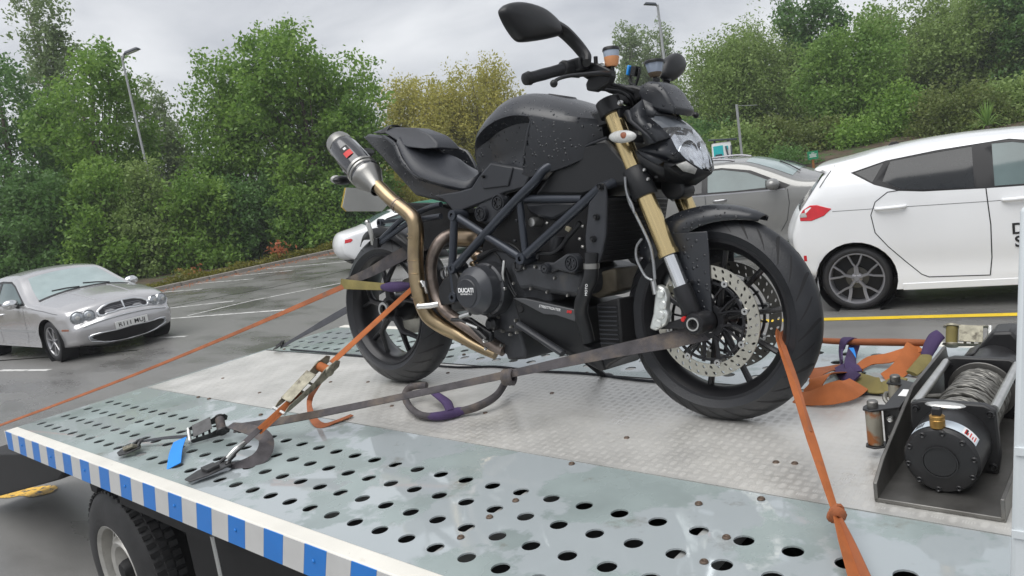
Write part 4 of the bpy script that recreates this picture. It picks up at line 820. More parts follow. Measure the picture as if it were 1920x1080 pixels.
m = MB(); m.box((0.7889,-0.17,0.4086), (.014,.012,.010)); m.tube([(0.794,-0.165,0.5033), (0.7819,-0.165,0.4597), (0.7827,-0.165,0.4081), (0.7692,-0.165,0.3861)], .006, n=8); m.build('sensor_plug', M['alu'], eng, bevel=.002)
m = MB(); m.tube(cr([(0.9322,-0.155,0.5034), (0.9379,-0.155,0.5192), (0.9631,-0.155,0.5197), (1.0001,-0.155,0.5197), (1.0339,-0.155,0.5369), (1.0642,-0.155,0.5663), (1.0975,-0.155,0.5918), (1.1143,-0.155,0.6088)], 5), .0075, n=10); m.build('breather_hose', M['plastic'], bike)
m = MB(); m.tube(cr([(0.6238,-0.14,0.5), (0.6803,-0.14,0.5222), (0.7301,-0.14,0.5406), (0.7759,-0.14,0.5318), (0.8061,-0.14,0.5138), (0.8235,-0.14,0.5081)], 5), .005, n=8); m.tube(cr([(0.7147,-0.13,0.5304), (0.7365,-0.13,0.5124), (0.7523,-0.13,0.4847), (0.772,-0.13,0.4502)], 4), .004, n=8); m.tube(cr([(0.7653,-0.13,0.5653), (0.8009,-0.13,0.5534), (0.8265,-0.13,0.5389), (0.8386,-0.13,0.5251)], 4), .004, n=8); m.build('wiring_loom', M['plastic'], bike)
m = MB(); m.tube(cr([(0.7847,-0.15,0.4768), (0.7957,-0.15,0.436), (0.8122,-0.15,0.4027), (0.8253,-0.15,0.3842)], 4), .004, n=8); m.tube(cr([(0.7696,-0.15,0.4772), (0.7849,-0.15,0.4288), (0.8065,-0.15,0.3954), (0.8196,-0.15,0.3769)], 4), .004, n=8); m.build('clutch_cable', M['plastic'], bike)
m = MB(); m.tube(cr([(0.8447,-0.172,0.4948), (0.849,-0.172,0.4717), (0.8664,-0.172,0.4696), (0.8813,-0.172,0.4871)], 5), .004, n=8); m.build('cable_tie', M['plastic'], bike)
for q_, r_ in (((0.6008,-0.1,0.5227), (.03,.02,.02)), ((0.608,-0.12,0.4955), (.025,.02,.012)), ((0.7071,-0.1,0.5046), (.022,.02,.012))):
    m = MB(); m.ball(q_, r_); m.build('fitting', M['titan'], eng)
m = MB(); m.tube([(0.9844,-0.11,0.5719), (0.9759,-0.11,0.5243)], .022, n=14); m.build('oil_filler', M['engine'], eng)
for q_ in [(0.9635,-0.13,0.6155), (0.8157,-0.13,0.566), (0.8314,-0.13,0.6329), (1.1207,-0.15,0.5961), (1.106,-0.15,0.5575), (1.1153,-0.15,0.5327)]: 
    m = MB(); m.box(q_, (.012,.010,.010), Matrix.Rotation(.4, 3, 'Y')); m.build('clip', M['steel_dark'] if q_[0] > .9 else M['plastic2'], eng, bevel=.003)
# sump, footrest plate, footpeg
o = plate([(0.6616,-0.1,0.3019), (0.7718,-0.1,0.3037), (0.784,-0.1,0.2737), (0.7853,-0.1,0.2359), (0.7978,-0.1,0.1834), (0.8002,-0.1,0.1571), (0.7094,-0.1,0.1475), (0.7038,-0.1,0.1693), (0.6592,-0.1,0.1768), (0.6324,-0.1,0.1795), (0.645,-0.1,0.2469)], .2, 'sump', M['engine'], eng, bevel=.014)
m = MB(); m.lathe([(0,-.012),(.014,-.012),(.017,-.008),(.020,-.004),(.024,0),(.024,.02),(0,.02)], (0.7059,-0.165,0.2852), (0,1,0), n=24); m.build('oil_sight_glass', M['plastic'], eng)
plate([(0.468,-0.185,0.4155), (0.5007,-0.185,0.4474), (0.5655,-0.185,0.4778), (0.5886,-0.185,0.4394), (0.5691,-0.185,0.3891), (0.5468,-0.185,0.3572), (0.4795,-0.185,0.3505), (0.4689,-0.185,0.383)], .02, 'footrest_plate', M['plastic'], bike, bevel=.006)
plate([(0.5726,-0.18,0.3058), (0.6095,-0.18,0.3096), (0.7182,-0.18,0.2591), (0.7149,-0.18,0.2282), (0.684,-0.18,0.2208), (0.6433,-0.18,0.2506)], .02, 'footrest_plate', M['plastic'], bike, bevel=.005)
m = MB(); m.tube([(0.4136,-0.23,0.354), (0.4498,-0.21,0.3545), (0.4714,-0.19,0.3575)], [.010,.0115,.011], n=10); m.ball((0.4106,-0.23,0.354), .0115); m.build('foot_peg', M['alu'], bike)
m = MB(); m.tube([(0.5942,-0.2,0.3136), (0.617,-0.2,0.3197), (0.645,-0.2,0.3258)], .008, n=8); m.tube([(0.6195,-0.195,0.2903), (0.6721,-0.195,0.2763)], .006, n=8); m.build('brake_pedal', M['alu'], bike)
bolt((0.6945,-0.185,0.232), .009, bike, M['steel'])
bolt((0.6891,-0.18,0.2026), .006, bike, M['steel'])
m = MB(); m.tube(cr([(0.5371,-0.185,0.301), (0.588,-0.185,0.3), (0.6356,-0.185,0.2817), (0.6763,-0.185,0.2599), (0.7057,-0.185,0.2381)], 3), .012, n=8, sq=.6); m.build('heel_guard', M['plastic'], bike)
# ---- radiator, guards, hoses
def rq(p, x): return p
ra, rb = Vector((1.2248,-0.175,0.6711)), Vector((1.1803,-0.175,0.4839))
m = MB(); m.loft([[ra+Vector((dx, dy, 0)), ra+Vector((dx+.028, dy, 0)), rb+Vector((dx+.028, dy, 0)), rb+Vector((dx, dy, 0))] for dx, dy in ((-.02,0),(.0,.10),(.005,.175),(0,.25),(-.02,.35))]); rad = m.build('radiator', M['radiator'], bike, bevel=.004)
m = MB()
for k in range(14):
    p = ra.lerp(rb, (k+.5)/14); m.tube([p+Vector((.012,.015,0)), p+Vector((.034,.10,0)), p+Vector((.039,.175,0)), p+Vector((.034,.25,0)), p+Vector((.012,.335,0))], .0022, n=5)
m.build('radiator_fin', M['plastic'], rad)
gd = plate([(1.1737,-0.185,0.6632), (1.2086,-0.185,0.6914), (1.2137,-0.185,0.7143), (1.23,-0.185,0.7178), (1.2384,-0.185,0.704), (1.2386,-0.185,0.6678), (1.2271,-0.185,0.5647), (1.2101,-0.185,0.5132), (1.187,-0.185,0.469), (1.1523,-0.185,0.4727), (1.1511,-0.185,0.5371), (1.152,-0.185,0.5638)], .012, 'radiator_guard', M['plastic2'], bike, bevel=.004)
for q_ in [(1.2016,-0.188,0.6189), (1.1846,-0.188,0.5552), (1.2248,-0.188,0.7054)]: bolt(q_, .010, gd, M['plastic'])
m = MB(); m.tube(cr([(1.1768,-0.19,0.5149), (1.1724,-0.19,0.4778), (1.1666,-0.19,0.4406), (1.1455,-0.19,0.4033), (1.1229,-0.185,0.3649), (1.111,-0.175,0.3307), (1.1094,-0.16,0.2846), (1.1117,-0.15,0.2387)], 5), [.021,.021,.023,.022,.022,.021,.022,.021], n=14); hz_ = m.build('coolant_hose', M['plastic'], bike)
m = MB(); m.lathe([(.0225,-.008),(.0245,-.008),(.0245,.008),(.0225,.008)], (1.1722,-0.19,0.4752), (.05,0,1), n=16, closed=True); m.build('hose_clip', M['steel_dark'], hz_)
text('lettering', 'MOTO', .012, Vector((1.1646,-0.2125,0.4054)), (.15,0,1), (-1,0,.15), M['print_white'], hz_, depth=.0004)
m = MB(); m.prism([(1.0829,-0.06,0.4424), (1.1668,-0.06,0.4599), (1.1662,-0.06,0.3845), (1.0903,-0.06,0.3622), (1.063,-0.06,0.3738)], (0,.15,0)); m.build('exhaust_manifold_box', mat('rusty brown casting', (.10,.085,.06), .6, var=.3, vs=20, bump=.2), bike, bevel=.008)
# belly pan
bp_ = [(0.809,-0.155,0.3745), (0.8658,-0.158,0.3762), (0.9735,-0.16,0.3583), (1.0746,-0.155,0.3393), (1.073,-0.15,0.301), (1.0767,-0.14,0.2584), (1.0786,-0.13,0.219), (1.117,-0.12,0.2087), (1.1304,-0.1,0.1406), (1.109,-0.1,0.1357), (1.05,-0.115,0.1697), (0.9754,-0.12,0.1897), (0.8816,-0.135,0.2515), (0.8217,-0.145,0.2954)]
bel = shell(bp_, 'belly_pan', M['plastic'], bike, bevel=.006)
ub = plate([(0.8155,-0.163,0.3761), (0.8702,-0.163,0.3753), (0.9759,-0.163,0.3569), (1.0808,-0.163,0.339), (1.0749,-0.163,0.3014), (0.9995,-0.163,0.3201), (0.9453,-0.163,0.3232), (0.882,-0.163,0.3494), (0.8448,-0.163,0.3637)], .006, 'belly_pan_stripe', M['stripe_grey'], bike, bevel=.003)
text('lettering', 'STREETFIGHTER', .0125, Vector((0.9759,-0.1645,0.3438)), Vector((1.0353,-0.1645,0.3349))-Vector((0.9168,-0.1645,0.3526)), (0,0,1), M['print_white'], ub, depth=.0004, bold=0, shear=.2)
text('lettering', '848', .0125, Vector((1.0547,-0.1645,0.3324)), (1,0,-.08), (0,0,1), M['print_red'], ub, depth=.0004, bold=.0005, shear=.2)
m = MB(); m.tube([(0.8229,-0.15,0.2869), (1.0069,-0.15,0.1962)], .016, n=10, sq=.7); m.build('belly_strut', M['plastic2'], bike)
m = MB(); m.lathe([(0,0),(.012,0),(.014,.004),(0,.008)], (0.8409,-0.157,0.3394), (0,1,0), n=14); m.build('pan_bolt', M['radiator'], bike)
# oil cooler at the front of the belly
m = MB(); oa = [(1.1363,-0.13,0.3538), (1.2214,-0.13,0.3722), (1.2237,-0.13,0.2351), (1.1414,-0.13,0.2148)]; m.prism(oa, (0,.26,0)); oc_ = m.build('oil_cooler', M['radiator'], bike, bevel=.006)
m = MB()
for k in range(9):
    p = Vector((1.148,-0.133,0.3441)).lerp(Vector((1.1492,-0.133,0.2326)), k/8); m.box(p+Vector((.03,0,0)), (.07,.004,.004))
m.build('cooler_fin', M['plastic2'], oc_)
m = MB(); m.prism([(1.1145,-0.1,0.202), (1.2029,-0.1,0.2297), (1.2035,-0.1,0.1859), (1.1527,-0.1,0.1592), (1.1304,-0.1,0.1406), (1.1161,-0.1,0.1709)], (0,.2,0)); m.build('belly_scoop', M['plastic'], bike, bevel=.008)
# side stand, seen under the engine
m = MB(); m.tube([(.80,.10,.22),(.83,.20,.10),(.86,.265,.035)], [.014,.012,.012], n=10); m.ball((.862,.275,.034), (.03,.022,.012)); m.build('side_stand', M['black_metal'], bike)
# shock absorber spring glimpsed through the rear wheel
m = MB(); m.tube([Vector((.20+.0*k, .02+.028*math.cos(k*.5), .40+.0022*k)).lerp(Vector((.20+.0022*k, .02+.028*math.cos(k*.5), .43+.030*math.sin(k*.5)+.0005*k)), 1) for k in range(90)], .005, n=6); m.build('shock_spring', M['steel'], bike)
# inner mudguard / battery tray that closes the view under the seat
m = MB(); m.prism([(0.1757,-0.06,0.7494), (0.3949,-0.06,0.72), (0.5361,-0.06,0.6785), (0.5274,-0.06,0.6005), (0.4365,-0.06,0.5656), (0.2813,-0.06,0.5524), (0.195,-0.06,0.6415)], (0,.12,0)); m.build('dark_backing', M['radiator'], bike, bevel=.008)
# ---- front cowl and headlamp
def facet(pts, name, mt, parent, th=.004, smooth=30, both=True):
    for sg in ((1, -1) if both else (1,)):
        m = MB(); n_ = len(pts); P = [(p[0], sg*p[1], p[2]) for p in pts]; m.add(P, [tuple(range(n_)) if sg > 0 else tuple(reversed(range(n_)))])
        o = m.build(name, mt, parent, smooth=smooth); s = o.modifiers.new('thick', 'SOLIDIFY'); s.thickness = th; s.offset = 0
near = [(1.3232,-0.072,0.8997), (1.3632,-0.082,0.8687), (1.4056,-0.086,0.8266), (1.4188,-0.08,0.7915), (1.4381,-0.064,0.762), (1.4661,-0.03,0.7311)]
cen = [(1.3924,0,0.8839), (1.4207,0,0.8588), (1.4478,0,0.8161), (1.4681,0,0.781), (1.4796,0,0.7491), (1.4785,0,0.7204)]
rings = []
for a_, b_ in zip(near, cen):
    a_, b_ = Vector(a_), Vector(b_); c_ = Vector(mir(a_)); mid = a_.lerp(b_, .5)+Vector((.007,-.006,.005)); rings.append([a_, a_.lerp(b_, .25)+Vector((.005,-.005,.003)), mid, a_.lerp(b_, .78)+Vector((.004,-.003,.003)), b_, Vector(mir(a_.lerp(b_, .78)+Vector((.004,-.003,.003)))), Vector(mir(mid)), Vector(mir(a_.lerp(b_, .25)+Vector((.005,-.005,.003)))), c_])
LR = [list(r_) for r_ in zip(*[cr(list(q_), 4) for q_ in zip(*rings)])]
m = MB(); m.loft(LR[5:], caps=False, closed=False); hl = m.build('headlamp', M['lens_clear'], bike, smooth=18)
m = MB(); m.loft(LR[:6], caps=False, closed=False); m.build('upper_lens', M['lens_grey'], hl, smooth=18)
# bowls and reflectors behind the glass
m = MB(); back = [[p+Vector((-.030,0,-.004)) for p in r_] for r_ in rings[1:]]; m.loft(back, caps=False, closed=False); m.build('headlamp_bowl', M['bowl'], hl, smooth=15)
for q_ in [(1.4058,-0.045,0.8422), (1.4358,-0.036,0.7942)]:
    for sg in (1, -1):
        m = MB(); m.lathe([(.004,-.014),(.012,-.012),(.024,-.004),(.030,.006)], (q_[0]-.012, sg*q_[1], q_[2]-.008), (1,-.2*sg,0), n=18); m.build('reflector', M['reflector'], hl)
tri = [(1.3968,-0.076,0.8419), (1.3954,-0.045,0.8608), (1.4178,-0.018,0.8486), (1.4252,-0.018,0.7861), (1.4191,-0.048,0.7859)]
m = MB()
for k in range(5): a_, b_ = Vector(tri[0]).lerp(Vector(tri[4]), k/4), Vector(tri[1]).lerp(Vector(tri[3]), k/4); m.tube([a_-Vector((.012,0,0)), b_-Vector((.012,0,0))], .0035, n=5)
m.build('lamp_rib', M['alu'], hl)
facet([(1.2871,-0.105,0.924), (1.3158,-0.08,0.9501), (1.3258,-0.076,0.9), (1.37,-0.087,0.8656), (1.4085,-0.091,0.8259), (1.3755,-0.124,0.8151), (1.351,-0.128,0.8486), (1.3035,-0.118,0.8912)], 'headlamp_cowl', M['body'], bike, th=.006)
facet([(1.3158,-0.08,0.9501), (1.3485,-0.045,0.9249), (1.3925,0,0.8863), (1.3924,0,0.8839), (1.3618,-0.045,0.8866), (1.3258,-0.076,0.9)], 'cowl_top', M['body'], bike, th=.006)
facet([(1.2736,-0.115,0.9135), (1.2834,-0.115,0.9228), (1.2916,-0.112,0.9216), (1.3041,-0.122,0.8909), (1.3546,-0.134,0.8458), (1.3846,-0.137,0.8123), (1.3497,-0.13,0.8125), (1.3403,-0.13,0.8475), (1.2884,-0.12,0.8901)], 'cowl_trim', M['plastic2'], bike, th=.010)
facet([(1.3755,-0.124,0.8145), (1.4085,-0.091,0.8253), (1.4217,-0.085,0.7909), (1.4402,-0.068,0.761), (1.4085,-0.08,0.7525), (1.3952,-0.115,0.76), (1.3157,-0.128,0.8037)], 'lower_cowl', M['body'], bike, th=.006)
facet([(1.3157,-0.128,0.8037), (1.3951,-0.115,0.7594), (1.3783,-0.12,0.7519), (1.3322,-0.125,0.7812)], 'cowl_step', M['plastic2'], bike, th=.006)
facet([(1.3103,-0.126,0.8028), (1.3322,-0.125,0.7806), (1.3782,-0.12,0.7513), (1.391,-0.11,0.7439), (1.3721,-0.07,0.7059), (1.3411,-0.09,0.7125), (1.3153,-0.115,0.7495)], 'cowl_cheek', M['plastic'], bike, th=.006)
facet([(1.3922,-0.11,0.7599), (1.4096,-0.082,0.7517), (1.4402,-0.068,0.7603), (1.4671,-0.032,0.7296), (1.4785,0,0.7194), (1.4598,0,0.7089), (1.4244,0,0.6911), (1.4087,-0.02,0.6954), (1.3709,-0.068,0.7054), (1.391,-0.11,0.7439)], 'chin', M['plastic'], bike, th=.006)
facet([(1.4175,-0.086,0.7486), (1.4432,-0.074,0.7551), (1.4611,-0.048,0.7334), (1.451,-0.045,0.7195), (1.4302,-0.074,0.7299)], 'running_lamp', M['lens_smoke'], bike, th=.008)
m = MB(); m.prism([(1.3277,-0.035,0.7179), (1.4022,-0.035,0.7029), (1.4103,-0.035,0.678), (1.4034,-0.035,0.6615), (1.3832,-0.035,0.653), (1.3476,-0.035,0.6563), (1.3293,-0.035,0.6826)], (0,.07,0)); m.build('lamp_bracket', M['plastic'], bike, bevel=.008)
# indicators beside the forks
for sg in (1, -1):
    q_ = (1.2953,-0.165,0.8416); rm = Matrix.Rotation(R(6), 3, 'Y'); m = MB(); m.ball((q_[0], sg*q_[1], q_[2]), (.046,.020,.0185), n=20, m=14, rot=rm); ii = m.build('front_indicator', M['lens_ind'], bike, smooth=60)
    m = MB(); m.ball((q_[0]+.012, sg*(q_[1]-.012), q_[2]), (.015,.0085,.011), rot=rm); m.build('indicator_bulb', M['amber'], ii)
    m = MB(); m.tube([(q_[0]+.02, sg*(abs(q_[1])-.01)*-1, q_[2]-.004), (q_[0]+.03, sg*-.11, q_[2]-.01)], .012, n=10); m.build('indicator_stem', M['plastic'], ii)
m = MB(); m.tube(cr([(1.2305,-0.15,0.8491), (1.1589,-0.13,0.8428), (1.0912,-0.12,0.8316)], 3), .004, n=6); m.build('indicator_wire', M['plastic2'], bike)
# ---- instrument pod
m = MB(); ip = [(1.273,0,0.9842), (1.2878,0,1.0006), (1.3176,0,1.0082), (1.3585,0,0.9965), (1.3806,0,0.9735), (1.4146,0,0.9116), (1.4059,0,0.8945), (1.3674,0,0.9065), (1.3293,0,0.9243), (1.2914,0,0.9558)]
m.loft([[Vector(p)+Vector((0,dy,0))+(Vector((1.345,0,.935))-Vector(p))*k for p in ip] for dy, k in ((-.062,.28),(-.055,.08),(-.03,0),(.03,0),(.055,.08),(.062,.28))]); m.build('instrument_pod', M['body'], bike, bevel=.004)
# ---- handlebar, controls
HB = [(1.205,-.40,1.035),(1.205,-.27,1.052),(1.205,-.20,1.050),(1.215,-.12,1.025),(1.222,-.06,1.005),(1.222,.06,1.005),(1.215,.12,1.025),(1.205,.20,1.050),(1.205,.27,1.052),(1.205,.40,1.035)]
GE, GI = Vector((1.1622,-0.41,1.0063)), Vector((1.1952,-0.275,1.0435))
bar = [GE, GI]+[GI+Vector((.005,.05,.0)), Vector((GI.x+.0,-.13,GI.z-.02)), Vector((GI.x,-.06,GI.z-.04))]
full = bar+[Vector(mir(p)) for p in reversed(bar)]
m = MB(); m.tube(cr(full, 4), .0115, n=12); hb = m.build('handlebar', M['plastic'], bike)
for sg in (1, -1):
    def mm(p): return Vector((p[0], sg*p[1], p[2]))
    m = MB(); d_ = (GI-GE); m.tube([mm(GE+d_*t) for t in (.06,.08,.2,.4,.6,.8,.98,1)], [.016,.0165,.0158,.0165,.0158,.0165,.0175,.014], n=16); m.build('grip', M['rubber'], hb)
    m = MB(); m.tube([mm(GE+d_*t) for t in (-.08,-.06,.05,.07)], [.010,.0165,.0195,.015], n=16); m.build('bar_end', M['plastic'], hb)
m = MB(); m.tube([GI-Vector((0,.02,0)), GI+Vector((0,.02,0)), GI+Vector((0,.06,.0))], [.020,.024,.022], n=12); m.box(GI+Vector((.015,.04,.012)), (.05,.06,.035), Matrix.Rotation(.2, 3, 'X')); m.build('switch_housing', M['plastic'], hb, bevel=.005)
m = MB(); m.tube(cr([(1.2607,-0.42,0.9723), (1.2588,-0.4,0.9862), (1.2631,-0.36,0.9984), (1.2704,-0.3,1.0076), (1.2908,-0.25,1.0118), (1.2979,-0.22,1.0126)], 5), [.007,.0065,.007,.008,.010,.012], n=10, sq=.75); m.ball((1.2616,-0.42,0.9728), .0105); m.build('brake_lever', M['plastic'], hb)
m = MB(); m.prism([(1.2086,-0.21,1.0025), (1.2217,-0.21,1.0201), (1.2849,-0.21,1.0217), (1.2992,-0.21,1.0081), (1.2892,-0.21,0.9923), (1.2548,-0.21,0.9809), (1.2363,-0.21,0.9764), (1.2117,-0.21,0.9836)], (0,.03,0)); m.prism([(1.1538,-0.22,1.0696), (1.1775,-0.22,1.0683), (1.228,-0.22,1.0612), (1.2633,-0.22,1.0501), (1.3053,-0.22,1.0235), (1.3058,-0.22,1.0022), (1.2695,-0.22,1.0166), (1.2026,-0.22,1.0338), (1.1572,-0.22,1.0541)], (0,.03,0)); m.build('brake_master_cylinder', M['plastic'], hb, bevel=.005)
m = MB(); m.box((1.2778,-0.21,1.0428), (.016,.014,.012)); m.build('reservoir_bracket', M['alu'], hb, bevel=.002)
m = MB(); m.tube([(1.2551,-0.215,1.0488), (1.2555,-0.215,1.0703)], .006, n=8); m.build('switch_knob', M['plastic'], hb)
def reservoir(q_, name, fluid, h, r0, r1, sz_):
    q_ = Vector(q_); m = MB(); m.lathe([(0,0),(r0*.75,0),(r0,h*.16),(r1,h),(0,h)], q_, (0,0,1), n=8 if sz_ else 20); o = m.build('fluid_reservoir', M['res'], hb, bevel=.003); o['label'] = name
    m = MB(); fh = .55 if fluid else .30; m.lathe([(0,-.001),(r0*.76,-.001),(r0*1.015,h*.16),((r0+(r1-r0)*(fh-.16)/.84)*1.02,h*fh),(r0*.9,h*fh)], q_, (0,0,1), n=8 if sz_ else 20); m.build('fluid', M['fluid'] if fluid else mat('dark fluid', (.12,.09,.06), .3), o)
    m = MB(); m.lathe([(0,h+.006),(r1*.94,h+.006),(r1*1.04,h+.002),(r1*1.04,h-.004),(0,h-.004)], q_, (0,0,1), n=24); m.build('reservoir_cap', M['plastic'], o)
    m = MB(); m.tube([q_+Vector((0,0,.002)), q_-Vector((0,0,.02))], .007, n=8); m.build('reservoir_neck', M['plastic'], o)
reservoir((1.2988,-0.2,1.036), 'front brake fluid reservoir with orange fluid', True, .046, .019, .0235, 0)
reservoir((1.2789,0.06,1.0376), 'translucent clutch fluid reservoir with black cap', False, .045, .020, .031, 1)
m = MB(); m.tube([(1.2822,0.06,1.0322), (1.2815,0.06,1.0214)], .012, n=10); m.build('reservoir_mount', M['plastic'], hb)
# phone clamp with blue pad
m = MB(); m.box((1.2278,0,1.0609), (.008,.03,.03), Matrix.Rotation(.25, 3, 'Y')); pc = m.build('clamp_pad', M['blue'], hb, bevel=.003)
m = MB(); m.box((1.246,0,1.0552), (.018,.026,.03), Matrix.Rotation(.25, 3, 'Y')); m.tube([(1.2266,0,1.0455), (1.2272,0,1.022), (1.2451,0,1.0127), (1.2561,0,1.0357), (1.2626,0,1.0614)], .005, n=8); m.build('phone_clamp', M['plastic'], hb, bevel=.003)
# cables sweeping from the bar to the head
for ps in ([(1.2303,-0.18,1.0032), (1.2334,-0.14,1.001), (1.2507,-0.1,0.9923), (1.2657,-0.07,0.9772), (1.2735,-0.05,0.9548)], [(1.2291,-0.18,0.9887), (1.2415,-0.14,0.9865), (1.2545,-0.1,0.9822), (1.2714,-0.08,0.964), (1.2657,-0.06,0.944)], [(1.2135,-0.05,1.0157), (1.2346,-0.02,1.0069), (1.2544,0.02,0.9992)], [(1.2342,-0.14,1.0102), (1.2556,-0.1,0.997), (1.273,-0.06,0.9806), (1.2761,-0.04,0.9552)]):
    m = MB(); m.tube(cr(ps, 5), .0055, n=8); m.build('control_cable', M['plastic'], hb)
m = MB(); m.prism([(1.1914,-0.06,1.0074), (1.225,-0.06,1.0144), (1.2747,-0.06,1.0029), (1.3136,-0.06,0.9842), (1.3029,-0.06,0.96), (1.2662,-0.06,0.9515), (1.2473,-0.06,0.9434), (1.203,-0.06,0.9743)], (0,.12,0)); m.build('bar_clamp', M['plastic'], hb, bevel=.008)
m = MB(); m.prism([(1.0988,-0.1,0.9503), (1.1327,-0.1,0.9406), (1.1669,-0.1,0.9426), (1.1867,-0.1,0.9508), (1.1892,-0.1,0.9234), (1.159,-0.1,0.9052), (1.1203,-0.1,0.9113), (1.1017,-0.1,0.9261)], (0,.2,0)); m.build('steering_stop', M['plastic'], bike, bevel=.006)
# far lever tip and grip show past the pod
m = MB(); m.tube([(1.275,0.22,0.9607), (1.3017,0.22,0.9417), (1.3236,0.22,0.9245)], [.009,.008,.007], n=8); m.ball((1.3228,0.22,0.925), .010); m.tube([(1.2575,0.2,1.0199), (1.284,0.2,0.9944), (1.2916,0.2,0.9685)], .010, n=8); m.build('clutch_lever', M['plastic'], hb)
# ---- mirrors
def mirror(outline, stem, label, th):
    m = MB(); P = [Vector(p) for p in cr(outline, 3, closed=True)]; c_ = sum(P, Vector())/len(P)
    ringsm = []
    for k, dx in ((.90,-.012),(1.0,-.006),(1.0,.006),(.93,.016),(.78,.023),(.5,.028),(.2,.030)): ringsm.append([c_+(p-c_)*k+Vector((dx,0,0)) for p in P])
    m.loft(ringsm); o = m.build('mirror', M['plastic'], hb, smooth=60); o['label'] = label
    m = MB(); m.add([c_+(p-c_)*.88+Vector((-.0135,0,0)) for p in P], [tuple(range(len(P)))]); m.build('mirror_glass', M['chrome'], o)
    m = MB(); m.tube(cr(stem, 5), th, n=12, sq=.8); m.build('mirror_stem', M['plastic'], o)
mirror([(1.2,-0.5435,1.1534), (1.2,-0.5324,1.1672), (1.2,-0.5092,1.1801), (1.2,-0.4554,1.1923), (1.2,-0.3823,1.1909), (1.2,-0.3345,1.1773), (1.2,-0.2975,1.1552), (1.2,-0.3001,1.1318), (1.2,-0.3355,1.1189), (1.2,-0.3919,1.1039), (1.2,-0.4616,1.0892), (1.2,-0.4892,1.0913), (1.2,-0.5144,1.11), (1.2,-0.5338,1.133)], [(1.2,-0.3371,1.1542), (1.2,-0.2872,1.1443), (1.21,-0.2559,1.1198), (1.225,-0.2398,1.0918), (1.24,-0.2381,1.069), (1.2473,-0.25,1.0498)], 'large near-side mirror on a swept black stem', [.022,.022,.021,.020,.018,.015])
mirror([(1.18,0.282,1.1327), (1.18,0.3493,1.1693), (1.18,0.3919,1.1638), (1.18,0.4111,1.1396), (1.18,0.3945,1.111), (1.18,0.3566,1.0848), (1.18,0.3121,1.0692), (1.18,0.2634,1.0792)], [(1.18,0.3054,1.0837), (1.19,0.2778,1.0616)], 'far-side mirror behind the clutch reservoir', [.015,.012])

# ================================================================ straps and slings
setspace(Matrix.Identity(4))
def webmat(name, c, c2, dirt=(.10,.085,.07)):
    return mat(name, c, .75, var=.2, vs=12, bump=.5, bs=420, c2=dirt, c2s=14, c2lo=.60, c2hi=.80)
M['web_orange'] = webmat('orange webbing', (.40,.118,.032), None, (.21,.085,.045)); M['web_orange_d'] = webmat('dirty orange webbing', (.29,.092,.035), None)
M['web_grey'] = mat('grey sling webbing', (.070,.064,.068), .8, var=.3, vs=25, bump=.6, bs=420, c2=(.17,.135,.105), c2s=9, c2lo=.50, c2hi=.72); M['web_dark'] = webmat('dark grey webbing', (.045,.047,.055), None, (.09,.09,.09)); M['web_olive'] = webmat('olive webbing', (.20,.165,.055), None, (.13,.11,.05)); M['web_purple'] = webmat('purple sleeve', (.052,.030,.095), None, (.07,.05,.10))
M['web_blue'] = mat('blue tag', (.02,.24,.72), .6, var=.08); M['ratchet'] = mat('weathered ratchet steel', (.27,.255,.20), .48, metal=.6, var=.3, vs=40, bump=.2, bs=150, c2=(.10,.09,.07), c2s=30, c2lo=.5, c2hi=.65); M['ratchet_d'] = mat('dark ratchet', (.06,.06,.062), .42, metal=.5, var=.3, vs=40)
def BW(p): return LEAN @ Vector(p)
def TW(p): return TR @ Vector(p)
UPV = Vector((0,0,1)); CAMD = Vector((.68,-.72,.15))
def rect_frame(a, b, nrm):
    x = (Vector(b)-Vector(a)).normalized(); z = (Vector(nrm)-x*Vector(nrm).dot(x)).normalized(); y = z.cross(x); return Matrix((x, y, z)).transposed()
def ratchet(parent, a, b, nrm, w=.045, mt=None, spool=None):
    """side plates, handle, spindle with wound webbing"""
    mt = mt or M['ratchet']; fr_ = rect_frame(a, b, nrm); a, b = Vector(a), Vector(b); L_ = (b-a).length
    def P(x, y, z): return a+fr_ @ Vector((x, y, z))
    for sg in (-1, 1):
        m = MB(); pr = [(0,.0),(L_*.12,.012),(L_*.55,.012),(L_*.75,.024),(L_*.95,.020),(L_,.004),(L_*.95,-.014),(L_*.7,-.016),(L_*.1,-.008)]
        m.prism([P(x, sg*w*.56, z) for x, z in pr], fr_ @ Vector((0,-sg*.003,0))); m.build('side_plate', mt, parent, bevel=.001)
        m = MB(); m.lathe([(0,.006),(.010,.006),(.019,.004),(.021,0),(.021,-.003)], P(L_*.80, sg*w*.58, .004), fr_ @ Vector((0,sg,0)), n=18); m.build('gear_wheel', mt, parent)
    m = MB(); m.tube([P(L_*.80,-w*.55,.004), P(L_*.80,w*.55,.004)], .017, n=18); m.build('webbing_roll', spool or M['web_orange'], parent)
    m = MB(); m.tube([P(.006,-w*.6,0), P(.006,w*.6,0)], .0065, n=10); m.build('cross_pin', M['alu'], parent)
    for k in range(3):
        m = MB(); m.box(P(L_*(.22+.15*k), 0, .008), (.008, w*1.05, .004), fr_); m.build('cross_bar', mt, parent)
    m = MB(); m.prism([P(L_*.15,-w*.5,.016), P(L_*.62,-w*.5,.030), P(L_*.62,w*.5,.030), P(L_*.15,w*.5,.016)], fr_ @ Vector((0,0,.0025))); m.build('handle', mt, parent, bevel=.001)
